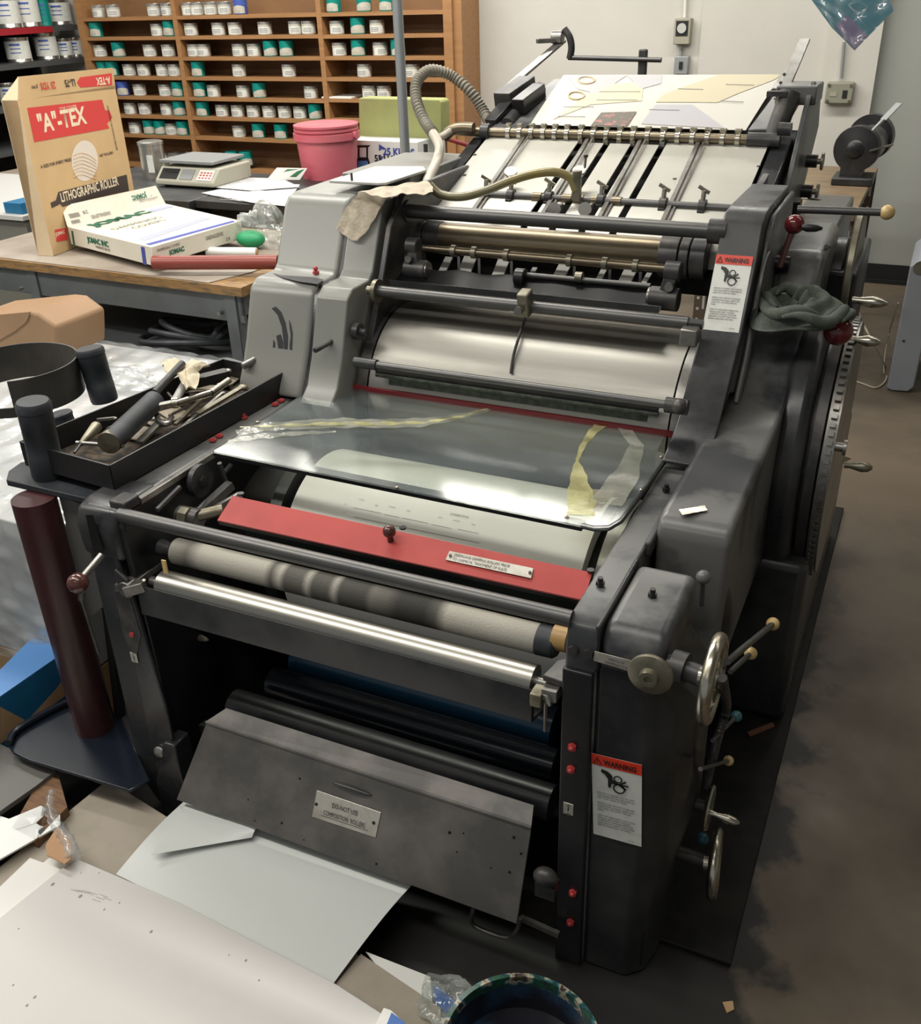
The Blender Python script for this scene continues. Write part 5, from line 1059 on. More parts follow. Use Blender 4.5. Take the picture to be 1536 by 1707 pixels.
decal(FF, [(97, 320), (211, 291), (215, 318), (150, 332), (104, 345), (100, 340), (86, 347), (84, 338), (93, 334)], M['darkprint'], tall)
mb = MB(); ftext(FF, mb, 'LITHOGRAPHIC ROLLER', 102, 337, .034, sx=.70, bold=.02); obj('lettering', mb, M['creamprint'], tall, flat=True)
mb = MB(); ftext(FF, mb, 'A SIZE FOR EVERY PRESS', 68, 281, .011, sx=1.05, bold=.02); ftext(FF, mb, 'ART ROLLERS', 166, 262, .010, sx=1.05, bold=.02)
FV = Face(FF.o, FF.o+FF.y, FF.o-FF.x); FV.n = FF.n
text_bm(mb, 'BEFORE PLACING IN OPERATION', onface(FF, 196, 250, 0), (FF.y*0.99-FF.x*.05), -FF.x, .010, .8, 'LEFT', .01, .002)
obj('lettering', mb, M['darkprint'], tall, flat=True)
decal(FF, [(91, 383), (110, 380), (112, 400), (94, 403)], M['redprint'], tall)
mb = MB(); ftext(FF, mb, 'JOMAC', 93, 394, .013, sx=.9, bold=.03); obj('lettering', mb, M['creamprint'], tall, flat=True)
pts = [(141+22*math.cos(a)-4*math.sin(a)*0, 268+34*math.sin(a)+0*math.cos(a)) for a in [k*math.pi/14 for k in range(28)]]
M['sleeve'] = mat('ribbed_white_sleeve', (0.70, 0.62, 0.54), 0.8)
decal(FF, pts, M['sleeve'], tall, 'window')
mb = MB()
for k in range(9):
    q = [onface(FF, x, y, .0016) for x, y in ((122, 262+k*6-2), (135, 255+k*6), (150, 256+k*6+4), (160, 264+k*5+4)) if 236 < y < 300]
    if len(q) > 2: mb.tube(q, .0012, 5, n=3)
obj('sleeve_rib', mb, M['kraft'], tall)
F2 = Face(fl[0], fl[1], fl[3], 0.0008); F2.n = FF.n
decal(F2, [(128, 138), (133, 129), (186, 122), (187, 142), (134, 146)], M['redprint'], tall)
mb = MB(); text_bm(mb, 'A-TEX', onface(F2, 182, 128, 0), -F2.x, -F2.y, .026, .85, 'LEFT', .03, .002); obj('lettering', mb, M['creamprint'], tall, flat=True)
mb = MB(); text_bm(mb, 'LL-75', onface(F2, 124, 132, 0), -F2.x, -F2.y, .024, .8, 'LEFT', .03, .002); text_bm(mb, 'JJ1901', onface(F2, 62, 142, 0), -F2.x, -F2.y, .010, 1.0, 'LEFT', .02, .002); obj('lettering', mb, M['darkprint'], tall, flat=True)
mb = MB(); text_bm(mb, '25 YDS', onface(F2, 91, 136, 0), -F2.x, -F2.y, .024, .8, 'LEFT', .02, .002); obj('lettering', mb, M['redprint'], tall, flat=True)
# ---- flat white dampening-cover box with open flap
M['boxw'] = mat('cream_white_carton', (0.72, 0.68, 0.58), 0.55, 0, (0.66, 0.61, 0.50), 5, 0.4, 0.7)
BJ = BZ+.030; Q0 = at(250, 443, 'z', BJ); zj = at(252.5, 412, 'y', Q0.y).z
jt = [at(112.5, 378, 'z', zj), at(252.5, 412, 'z', zj), at(402, 368, 'z', zj), at(275, 339, 'z', zj)]
jb = thing('dampening_cover_box', 'flat cream white carton with green lettering and raised flap on the workbench', 'cardboard box', (jt[0]+jt[2])/2-V((0, 0, zj-BJ)))
obj('box_body', MB().prism(jt, (0, 0, BJ-zj)), M['boxw'], jb, bevel=.001)
jf = [jt[0], jt[3], at(259, 310, 'y', jt[3].y+.02), at(102, 344, 'y', jt[0].y+.02)]
obj('raised_flap', MB().prism(jf, V((0, .003, .001))), M['boxw'], jb)
M['greenp'] = mat('green_printing', (0.01, 0.13, 0.07), 0.6); M['bluep'] = mat('blue_printing', (0.05, 0.07, 0.33), 0.6); M['paleb'] = mat('pale_blue_printing', (0.36, 0.38, 0.55), 0.6); M['paleg'] = mat('pale_green_printing', (0.12, 0.17, 0.13), 0.6)
dz = V((0, 0, BJ-zj))
F3 = Face(jt[0]+dz, jt[1]+dz, jt[0], .0008)
if F3.n.dot(CAM-F3.o) < 0: F3.n = -F3.n
mb = MB(); ftext(F3, mb, 'JOMAC INC', 147, 403, .020, sx=1.0, bold=.05); obj('lettering', mb, M['greenp'], jb, flat=True)
mb = MB(); ftext(F3, mb, 'WARRINGTON, PA', 160, 413, .010, sx=.85, bold=.01); obj('lettering', mb, M['darkprint'], jb, flat=True)
decal(F3, [(235, 411), (241, 412), (245, 442), (239, 440)], M['bluep'], jb); decal(F3, [(119, 384), (122, 385), (126, 412), (123, 411)], M['greenp'], jb)
F4 = Face(jt[1]+dz, jt[2]+dz, jt[1], .0008)
if F4.n.dot(CAM-F4.o) < 0: F4.n = -F4.n
mb = MB(); ftext(F4, mb, 'DAMPENING COVERS', 262, 420, .010, sx=.8); ftext(F4, mb, 'GREENSLEEVES', 343, 401, .014, sx=.72); ftext(F4, mb, '218', 377, 402, .013, sx=.8); ftext(F4, mb, 'BY', 264, 432, .008, sx=.8); obj('lettering', mb, M['darkprint'], jb, flat=True)
mb = MB(); ftext(F4, mb, 'JOMAC', 283, 425, .016, sx=1.0, bold=.05); obj('lettering', mb, M['greenp'], jb, flat=True)
F5 = Face(jt[0], jt[1], jt[3], .0008); F5.n = V((0, 0, 1))
lx = (jt[1]-jt[0]).normalized(); ly = V((-lx.y, lx.x, 0)); L5 = .0022
def ttext(mb, s, px, py, h, sx=1, bold=0.0): text_bm(mb, s, at(px, py, 'z', zj), lxx, lyy, h, sx, 'LEFT', bold, L5)
lxx = (jt[2]-jt[1]).normalized(); lyy = V((-lxx.y, lxx.x, 0))
mb = MB(); ttext(mb, 'JOMAC', 160, 378, .055, 1.15, .06); obj('lettering', mb, M['greenp'], jb, flat=True)
mb = MB(); ttext(mb, 'DAMPENING', 192, 384, .032, .95); ttext(mb, 'COVERS', 225, 382, .032, 1.0); obj('lettering', mb, M['paleg'], jb, flat=True)
decal(F5, [(243, 407), (388, 368), (392, 370), (250, 409)], M['bluep'], jb); decal(F5, [(232, 397), (340, 362), (352, 364), (240, 402)], M['paleb'], jb); decal(F5, [(250, 350), (285, 343), (290, 345), (254, 354)], M['paleb'], jb)
F6 = Face(jf[0], jf[1], jf[3], .001)
if F6.n.dot(CAM-F6.o) < 0: F6.n = -F6.n
mb = MB(); text_bm(mb, 'JOMAC', onface(F6, 242, 322, 0), -F6.x, -F6.y, .018, .9, 'LEFT', .05, .002); obj('lettering', mb, M['greenp'], jb, flat=True)
mb = MB(); text_bm(mb, 'GREENSLEEVES', onface(F6, 183, 352, 0), -F6.x, -F6.y, .014, .72, 'LEFT', 0, .002); text_bm(mb, '218', onface(F6, 145, 350, 0), -F6.x, -F6.y, .014, .8, 'LEFT', 0, .002); text_bm(mb, 'DAMPENING COVERS', onface(F6, 262, 327, 0), -F6.x, -F6.y, .009, .8, 'LEFT', 0, .002); text_bm(mb, 'BY', onface(F6, 252, 325, 0), -F6.x, -F6.y, .007, .8, 'LEFT', 0, .002)
for k in range(14): q = onface(F6, 114+k*1.25, 357-k*.25, .0016); mb.bar(q, q-F6.y*.018, .0012, .0004, F6.n)
for k in range(12): q = onface(F6, 118+k*1.2, 368-k*.25, .0016); mb.bar(q, q-F6.y*.014, .0012, .0004, F6.n)
obj('lettering', mb, M['darkprint'], jb, flat=True)
# red brown tube, white roll, plastic bag
M['redtube'] = mat('red_brown_plastic_tube', (0.24, 0.048, 0.035), 0.35)
p, q = at(256, 438, 'z', BZ+.045), at(464, 437, 'z', BZ+.045)
mb = MB().lathe([(0.0205, 0), (0.0245, 0), (0.0245, (q-p).length), (0.0205, (q-p).length), (0.0205, 0.0)], p, q-p, 32, caps=False); o = obj('red_brown_roller', mb, M['redtube']); tag(o, 'red brown tube lying along the front of the workbench', 'tube')
p, q = at(345, 419, 'z', BZ+.02), at(428, 420, 'z', BZ+.02); o = obj('white_roll', MB().cyl(p, q, .016, 24), M['paperC']); tag(o, 'small white paper roll behind the red brown tube', 'roll'); obj('roll_core', MB().cyl(q, q+(q-p).normalized()*.004, .011, 20), M['cardboard'], o)
M['greenb'] = mat('bright_green_fabric', (0.02, 0.30, 0.12), 0.5)
M['bag'] = clear('crinkled_clear_plastic', (0.93, 0.95, 0.93), 0.10, (0.8, 0.82, 0.8), 0.12, 1.45, 1.0, 22, hi_haze=0.38, hsc=14)
gcx = at(418, 398, 'z', BZ+.04)
o = obj('green_sleeve_roll', MB().sphere(gcx, .045, 24, (1.4, .9, .72)), M['greenb']); tag(o, 'bright green rolled sleeve inside the clear plastic bag on the workbench', 'rolled sleeve')
def bag(name, c, s, seed, label, cat, m='bag', amp=.22, n=40, mode=0):
    random.seed(seed); ph = [random.uniform(0, 6.28) for _ in range(12)]
    mb = MB(); g = []
    for i in range(n):
        row = []
        for j in range(n//2+1):
            a = 2*math.pi*i/n; b = math.pi*j/(n//2)
            d = V((math.cos(a)*math.sin(b), math.sin(a)*math.sin(b), math.cos(b)))
            k = 1+amp*(math.sin(5*d.x+ph[0])*math.sin(4*d.y+ph[1])+.6*math.sin(9*d.z+ph[2]+3*d.x)+.45*abs(math.sin(7*a+ph[3]+3*b))+.3*math.sin(13*d.y+ph[4]+5*d.z))
            row.append(mb.bm.verts.new(V(c)+V((d.x*s[0]*k, d.y*s[1]*k, max(-s[2]*.9, d.z*s[2]*k)))))
        g.append(row)
    for i in range(n):
        for j in range(n//2): mb.bm.faces.new((g[i][j], g[(i+1) % n][j], g[(i+1) % n][j+1], g[i][j+1]))
    bmesh.ops.remove_doubles(mb.bm, verts=mb.bm.verts, dist=1e-5)
    o = obj(name, mb, M[m], ang=25); tag(o, label, cat); return o
c = at(440, 385, 'z', BZ+.06); bag('plastic_bag', c, (.10, .07, .085), 5, 'crumpled clear plastic bag at the right end of the workbench', 'plastic bag')
# kraft paper parcel below the bench
M['parcel'] = mat('brown_wrapping_paper', (0.30, 0.18, 0.095), 0.6, 0, (0.26, 0.155, 0.08), 5, 0.4, 0.7, bump=.2, bsc=15)
yb = 2.15
pts = [(-60, 530), (45, 520), (62, 522), (93, 545), (95, 570), (96, 600), (60, 640), (-60, 640)]
o = obj('paper_parcel', MB().prism([V((p.x, p.y, max(p.z, .445))) for p in [at(x, y, 'y', yb) for x, y in pts]], (0, .22, 0)), M['parcel'], bevel=.01); tag(o, 'brown wrapping paper parcel with folded top at the left edge', 'parcel')
obj('folded_flap', MB().prism([at(x, y, 'y', yb-.006) for x, y in ((-60, 530), (50, 520), (44, 536), (25, 552), (0, 566), (-60, 590))], (0, .004, 0)), M['parcel'], o)
# ---------------------------------------------------------------- wrapped paper stacks on the left
M['stack'] = mat('white_wrapped_paper_stack', (0.48, 0.485, 0.485), 0.5, 0, (0.56, 0.56, 0.555), 3, 0.4, 0.7)
M['film'] = clear('stretch_film', (0.95, 0.96, 0.96), 0.10, (0.75, 0.77, 0.78), 0.15, 1.45, 0.8, 9, hi_haze=0.45, hsc=5)
zS = 0.42; zs0 = 0.10
a0 = at(-150, 1010, 'z', zs0); a1 = at(128, 1070, 'z', zs0); yF = (a0.y+a1.y)/2
sx0, sx1 = -3.2, -1.70
o = obj('paper_stack', MB().bx(sx0, sx1, yF+.02, 2.45, FLOOR+.14, zS), M['stack'], bevel=.004); tag(o, 'tall stack of white paper wrapped in clear film at the left edge', 'paper stack')
def filmf(u, v):
    # drapes over the top and down the front
    x = sx0-.01+(sx1-sx0+.02)*u
    L_ = v*1.45
    if L_ < .75: p = V((x, 2.45-L_*1.33*(2.45-yF)/1.0*1.0, zS+.006)) if False else V((x, 2.45-(2.45-yF)*(L_/.75), zS+.008))
    else: p = V((x, yF+.006, zS+.008-(L_-.75)*.62))
    w = .006*math.sin(u*37+v*21)+.005*math.sin(u*71-v*47)+.004*math.sin(v*90+u*8); return p+V((0, -abs(w) if L_ > .75 else 0, abs(w)*.8))
ff = obj('film_wrap', MB().grid(filmf, 110, 70), M['film'], o, ang=50)
o2 = obj('pallet_stack_base', MB().bx(sx0, sx1, yF+.02, 2.45, FLOOR, FLOOR+.135), M['cardboard']); tag(o2, 'low cardboard skid under the film wrapped paper stack', 'skid')
# blue and kraft cartons in front of the stack
M['blue1'] = mat('light_blue_carton_print', (0.10, 0.27, 0.60), 0.5); M['blue2'] = mat('deep_blue_carton_print', (0.012, 0.13, 0.27), 0.5)
zc = 0.08
ca = [at(-260, 1090, 'z', zc), at(0, 1236, 'z', zc), at(112, 1085, 'z', zc), at(-60, 1020, 'z', zc)]
c0_ = at(101, 1092, 'z', zc); c1_ = at(0, 1162, 'z', zc); dx_ = (c1_-c0_)
dyc = yF+.012; pl_ = [c0_, c0_+dx_*2.2, V(((c0_+dx_*2.2).x-.1, dyc, zc)), V((c0_.x-.03, dyc, zc))]
o = obj('blue_carton', MB().prism(pl_, (0, 0, -.15)), M['blue2'], bevel=.002); tag(o, 'blue printed carton on the floor beside the dark red tube', 'carton')
obj('carton_top', MB().prism([p+V((0, 0, .0005)) for p in pl_], (0, 0, .001)), M['blue1'], o)
FB = Face(c0_+dx_+V((0, 0, -.15)), c0_+V((0, 0, -.15)), c0_+dx_, .0008)
if FB.n.dot(CAM-FB.o) < 0: FB.n = -FB.n
decal(FB, [(0, 1240), (0, 1178), (45, 1202), (92, 1150), (108, 1128), (108, 1160)], M['cardboard'], o)
decal(Face(pl_[0]+V((0, 0, .0015)), pl_[1]+V((0, 0, .0015)), pl_[3]+V((0, 0, .0015))), [(0, 1070), (0, 1052), (12, 1050)], M['cardboard'], o) if False else None
# wood pallet piece and dark grey board, sheets at lower left
M['wood'] = mat('rough_pallet_wood', (0.22, 0.12, 0.06), 0.8, 0, (0.13, 0.07, 0.04), 20, 0.4, 0.7, stretch=(1, 8, 8))
zf = FLOOR+.02
o = obj('pallet', MB().prism([at(x, y, 'z', -.03) for x, y in ((60, 1310), (95, 1283), (112, 1345), (60, 1400), (20, 1380))], (0, 0, -.06)), M['wood']); tag(o, 'rough wooden pallet corner behind the clear film scrap', 'pallet')
M['drab'] = mat('dull_grey_board', (0.13, 0.125, 0.115), 0.5)
o = obj('grey_board', MB().prism([at(x, y, 'z', -.02) for x, y in ((-200, 1290), (0, 1240), (92, 1285), (60, 1310), (0, 1352), (-200, 1450))], (0, 0, -.012)), M['drab']); tag(o, 'dull grey board below the blue carton at the left edge', 'board')
o = obj('chipboard_sheet', MB().prism([at(x, y, 'z', -.055) for x, y in ((172, 1306), (215, 1322), (285, 1366), (420, 1440), (700, 1680), (715, 1780), (200, 1800), (-200, 1620), (0, 1445))], (0, 0, -.02)), M['chip']); tag(o, 'tan chipboard sheet lying under the white sheets at lower left', 'chipboard')
o = obj('chipboard_sheet', MB().prism([at(x, y, 'z', -.045) for x, y in ((560, 1640), (602, 1590), (735, 1680), (735, 1740), (700, 1760))], (0, 0, -.006)), M['chip']); tag(o, 'narrow chipboard strip under the corner of the curled vellum sheet', 'chipboard')
o = obj('offcut_sheet', MB().prism([at(x, y, 'z', -.0445-.005) for x, y in ((610, 1588), (718, 1630), (722, 1690), (765, 1712), (700, 1700))], (0, 0, .003)), M['paper']); tag(o, 'white paper offcut beside the curled vellum sheet, next to the ink bucket', 'paper sheet')
o = obj('white_sheet', MB().prism([at(x, y, 'z', -.03) for x, y in ((-250, 1480), (0, 1360), (15, 1365), (68, 1343), (100, 1358), (100, 1375), (0, 1432), (-250, 1560))], (0, 0, -.004)), M['paperC']); tag(o, 'pale bluish white sheet at the left edge above the chipboard', 'paper sheet')
o = obj('white_sheet', MB().prism([at(x, y, 'z', -.012) for x, y in ((-250, 1640), (0, 1478), (50, 1430), (72, 1438), (82, 1430), (122, 1440), (60, 1520), (-250, 1720))], (0, 0, -.008)), M['paper']); tag(o, 'bright white sheet pile just left of the big white board corner', 'paper sheet')
M['bigwhite'] = mat('big_white_board', (0.60, 0.58, 0.555), 0.42, 0, (0.565, 0.54, 0.52), 2, 0.4, 0.7)
zw = 0.0
bw = obj('white_board', MB().prism([at(x, y, 'z', zw) for x, y in ((-300, 1700), (0, 1530), (125, 1430), (300, 1505), (480, 1598), (560, 1640), (700, 1730), (720, 1800), (300, 1950), (-300, 1950))], (0, 0, -.016)), M['bigwhite'], bevel=.001); tag(bw, 'large flat white board filling the lower left corner', 'board')
mb = MB(); random.seed(5)
for px, py, s in ((88, 1474, 4), (134, 1494, 4), (252, 1553, 3.2), (199, 1505, 2), (174, 1516, 2.2), (382, 1592, 1.6), (410, 1601, 2.6), (432, 1634, 2), (58, 1662, 3), (45, 1676, 2.6), (22, 1642, 2), (165, 1455, 1.5), (31, 1548, 1.6), (135, 1455, 1.4)):
    c = at(px, py, 'z', zw+.0002); r_ = s*.0008; mb.sphere(c, r_, 10, (1, 1.4, .15))
obj('stain', mb, M['inkG'], bw)
mb = MB()
for k in range(10):
    x0, y0 = 118+k*6, 1490+k*1.5-random.uniform(0, 12); mb.cyl(at(x0, y0, 'z', zw+.0003), at(x0+14, y0+5, 'z', zw+.0003), .0003, 5)
obj('scratch', mb, M['inkG'], bw)
# curled vellum sheets coming out from under the ink panel
M['vellum'] = mat('smooth_vellum_sheet', (0.66, 0.68, 0.66), 0.35)
def bil(c4, u, v): return V((*( (V(c4[0]).lerp(V(c4[1]), u)).lerp(V(c4[3]).lerp(V(c4[2]), u), v)),))
def vel(c4, z0, amp, label, ph=0.0, f=1.0):
    q = [at(x, y, 'z', z0) for x, y in c4]
    def fn(u, v):
        p = bil(q, u, v); p.z += amp*math.sin(v*math.pi*f+ph)*(0.5+.5*u); return p
    o = obj('vellum_sheet', MB().grid(fn, 24, 24, .0006), M['vellum'], ang=80); tag(o, label, 'paper sheet'); return o
vel([(315, 1330), (735, 1430), (555, 1638), (193, 1456)], -.035, .018, 'pale vellum sheet curling out from under the ink fountain panel, upper of two', 0.2)
q4 = [(310, 1340), (440, 1370), (420, 1396), (252, 1425)]
vel(q4, -.012, .010, 'small triangular corner of a second vellum sheet under the ink fountain panel')
# folded scrap of film and brown card
M['amber'] = mat('amber_brown_card', (0.42, 0.22, 0.09), 0.45)
o = obj('card_scrap', MB().prism([at(x, y, 'z', .02) for x, y in ((95, 1378), (120, 1403), (118, 1432), (108, 1440), (78, 1425), (76, 1408))], (0, 0, -.003)), M['amber']); tag(o, 'brown card scrap inside the twisted clear film beside the white board', 'card scrap')
fp_ = [(86, 1318), (82, 1345), (92, 1372), (112, 1400), (122, 1432)]
mb = MB().tube([at(x, y, 'z', .035-.006*i) for i, (x, y) in enumerate(fp_)], lambda t: .006+.010*t+.002*math.sin(t*60), 12); o = obj('film_scrap', mb, M['film']); tag(o, 'twisted clear film scrap beside the white board corner', 'plastic film')
# blue card with white mark at the bottom, white carton corner
M['bluec'] = mat('royal_blue_print', (0.02, 0.12, 0.42), 0.45)
o = obj('carton_flap', MB().prism([at(x, y, 'z', .02) for x, y in ((640, 1680), (652, 1684), (690, 1720), (600, 1760))], (0, 0, -.02)), M['paper']); tag(o, 'white carton corner with blue print at the bottom edge', 'carton'); obj('printed_panel', MB().prism([at(x, y, 'z', .0205) for x, y in ((653, 1688), (672, 1702), (690, 1720), (640, 1720))], (0, 0, .0005)), M['bluec'], o)
c = at(745, 1670, 'z', -.03); bag('crumpled_film', c, (.05, .045, .022), 9, 'crumpled clear film with blue print beside the ink bucket', 'plastic film', m='bag', amp=.15); 
o = obj('blue_card', MB().prism([at(x, y, 'z', -.045) for x, y in ((722, 1640), (762, 1672), (755, 1700), (725, 1670))], (0, 0, .002)), M['bluec']); tag(o, 'blue printed card under the crumpled film beside the ink bucket', 'card')
# ink bucket
M['bucketk'] = mat('ink_splashed_black_plastic', (0.012, 0.013, 0.02), 0.25, 0, (0.02, 0.05, 0.10), 10, 0.5, 0.65)
def splash_mat():
    m = mat('ink_splashed_rim', (0.02, 0.03, 0.03), 0.3); nt = m.node_tree; n = nt.nodes; l = nt.links; b = n['Principled BSDF']
    tc = n.new('ShaderNodeTexCoord'); nz = n.new('ShaderNodeTexNoise'); nz.inputs['Scale'].default_value = 30; nz.inputs['Detail'].default_value = 5; l.new(tc.outputs['Object'], nz.inputs['Vector'])
    cr = n.new('ShaderNodeValToRGB'); e = cr.color_ramp.elements; e[0].position = .30; e[0].color = (.01, .02, .02, 1); e[1].position = .42; e[1].color = (.01, .10, .05, 1)
    for p, c in ((.48, (.02, .03, .03, 1)), (.53, (.02, .15, .17, 1)), (.57, (.5, .42, .28, 1)), (.63, (.02, .02, .04, 1)), (.72, (.12, .10, .02, 1))): q = e.new(p); q.color = c
    l.new(nz.outputs['Fac'], cr.inputs[0]); l.new(cr.outputs[0], b.inputs['Base Color']); return m
M['splash'] = splash_mat()
ec = at(868, 1745, 'z', .10)
bk = thing('ink_bucket', 'black ink splashed open bucket at the bottom edge', 'bucket', V((ec.x, ec.y, FLOOR)))
Hh = .10-FLOOR
obj('bucket_wall', MB().lathe([(.100, 0), (.118, Hh-.02), (.116, Hh-.02), (.098, .004), (0, .004), (0, 0)], (ec.x, ec.y, FLOOR), (0, 0, 1), 56, caps=False), M['bucketk'], bk)
obj('rim', MB().lathe([(.119, Hh-.03), (.124, Hh-.028), (.124, Hh), (.116, Hh+.001), (.115, Hh-.012), (.117, Hh-.03)], (ec.x, ec.y, FLOOR), (0, 0, 1), 64, caps=False), M['splash'], bk)
obj('ink', MB().lathe([(0, Hh-.07), (.112, Hh-.07), (.112, Hh-.08), (0, Hh-.08)], (ec.x, ec.y, FLOOR), (0, 0, 1), 48), M['bucketk'], bk)
c = at(212, 632, 'z', zS+.03); bag('film_bundle', c, (.10, .05, .035), 11, 'crumpled clear film behind the rear rubber post', 'plastic film', m='film', amp=.2)
# ================================================================ BACKGROUND: INK SHELF, COUNTERS, SHELVING
M['pine'] = mat('varnished_pine', (0.36, 0.185, 0.075), 0.5, 0, (0.29, 0.145, 0.06), 4, 0.4, 0.7, stretch=(1, 6, 12))
M['pineB'] = mat('plywood_back', (0.235, 0.125, 0.055), 0.6, 0, (0.19, 0.10, 0.045), 4, 0.4, 0.7)
SY = 5.95          # front plane of the ink shelf
shelf = thing('ink_shelf', 'wide wooden shelving unit with many rows of ink cans on the back wall', 'shelving unit', (-4.3, 6.09, FLOOR+.42))
def S_(name, mb, m=M['pine'], **k): return obj(name, mb, m, shelf, **k)
XS = [-5.80, -4.94, -3.775, -2.86]
zb, ztp = 0.27, 1.62
for i, x in enumerate(XS):
    w = .018 if 0 < i < 3 else .03
    S_('upright', MB().bx(x-w, x+w, SY, WALLY-.01, zb, ztp))
S_('back_panel', MB().bx(XS[0], XS[3], WALLY-.02, WALLY-.008, zb, ztp), M['pineB'])
S_('side_post', MB().bx(XS[3]+.03, XS[3]+.085, SY+.02, WALLY-.005, zb, ztp))
rowz = [at(415, y, 'y', SY).z for y in (24, 59, 95, 129, 164, 197, 231)]
rowz3 = [at(640, y, 'y', SY).z for y in (19, 57, 94, 130, 166, 200)]
bottomz = at(400, 285, 'y', SY).z
for i in range(3):
    zs_ = rowz if i < 2 else rowz3
    for z in zs_: S_('shelf_board', MB().bx(XS[i]+.018, XS[i+1]-.018, SY+.002, WALLY-.02, z-.022, z))
S_('bottom_rail', MB().bx(XS[0], XS[3], SY-.01, WALLY-.01, bottomz-.11, bottomz-.02))
M['canw'] = mat('cream_can_label', (0.50, 0.48, 0.41), 0.45); M['lid'] = mat('tin_lid', (0.62, 0.62, 0.60), 0.28, .85)
M['cang'] = mat('teal_green_can', (0.0, 0.24, 0.20), 0.4); M['canb'] = mat('blue_can', (0.06, 0.11, 0.42), 0.4); M['tin'] = mat('tin_can_body', (0.55, 0.54, 0.50), 0.25, .9)
M['canband'] = mat('tan_can_label', (0.52, 0.42, 0.27), 0.5)
JR, JH = .047, .078
def jar_proto(kind):
    lidm, bodm = {'w': (M['lid'], M['canw']), 'g': (M['cang'], M['cang']), 'b': (M['canb'], M['canb'])}[kind]
    h = JH if kind == 'w' else JH*1.22
    o = obj('ink_can', MB().lathe([(0, 0), (JR*.96, 0), (JR, .004), (JR, h*.80), (JR*.97, h*.82), (0, h*.82)], (0, 0, 0), (0, 0, 1), 24), bodm, None, base=False)
    a = obj('lid', MB().lathe([(JR*1.02, h*.80), (JR*1.03, h*.98), (JR*.99, h), (JR*.93, h), (JR*.92, h*.985), (0, h*.985)], (0, 0, 0), (0, 0, 1), 24), lidm, o)
    # paper label wraps the lower front (with a few lines of print)
    mb = MB(); n = 14; hi = h*.62 if kind == 'w' else h*.36
    for k in range(n):
        a0, a1 = -math.pi*.5-1.2+2.4*k/n, -math.pi*.5-1.2+2.4*(k+1)/n; rr = JR*1.012
        zt0 = hi+(0 if kind == 'w' else h*.20*math.sin((k/n)*2.6)); zt1 = hi+(0 if kind == 'w' else h*.20*math.sin(((k+1)/n)*2.6))
        vs_ = [mb.bm.verts.new((math.cos(t)*rr, math.sin(t)*rr, z)) for t, z in ((a0, .006), (a1, .006), (a1, zt1), (a0, zt0))]; mb.bm.faces.new(vs_)
    b = obj('label', mb, M['canw'] if kind != 'w' else M['sticker'], o)
    mb = MB()
    for k in range(3):
        for q in range(5):
            t = -math.pi/2-.5+q*.22; z = hi*(.35+.2*k); mb.box((math.cos(t)*JR*1.02, math.sin(t)*JR*1.02, z), (.009, .002, .004))
    c = obj('label_print', mb, M['inkG'] if kind == 'w' else M['canw'], o, flat=True)
    return o
protos = {}
ordn = ['first', 'second', 'third', 'fourth', 'fifth', 'sixth', 'seventh', 'eighth', 'ninth', 'tenth']
rowsJ = [
 [('w', 165), ('w', 189), ('w', 257), ('w', 280), ('w', 307), ('w', 329), ('w', 352), ('w', 375), ('b', 401), ('g', 551), ('g', 607), ('g', 645)],
 [('g', 152), ('w', 263), ('g', 284), ('w', 316), ('w', 365), ('w', 392), ('w', 442), ('w', 493), ('w', 515), ('w', 562), ('g', 597), ('w', 629)],
 [('w', 158), ('g', 198), ('w', 250), ('w', 281), ('w', 316), ('w', 340), ('w', 399), ('w', 424), ('g', 451), ('g', 478), ('w', 566), ('g', 598), ('w', 634), ('g', 664)],
 [('g', 161), ('g', 188), ('w', 216), ('w', 240), ('w', 271), ('w', 292), ('g', 331), ('w', 399), ('w', 482), ('w', 608), ('w', 688)],
 [('b', 206), ('w', 233), ('w', 276), ('g', 298), ('g', 328), ('w', 357), ('w', 406), ('g', 433), ('w', 519), ('w', 616), ('w', 641)],
 [('w', 218), ('w', 242), ('w', 279), ('g', 300), ('g', 333), ('w', 371), ('w', 397), ('w', 423), ('w', 449), ('w', 475), ('w', 501), ('g', 526)],
 [('w', 226), ('g', 250), ('g', 268), ('w', 287), ('g', 306), ('w', 399), ('g', 432), ('g', 469)],
 [('w', 270), ('w', 292), ('w', 312), ('w', 345), ('g', 388), ('g', 411)]]
kn = {'w': 'cream labelled', 'g': 'teal green', 'b': 'blue'}
bayn = ['left bay', 'middle bay', 'right bay']
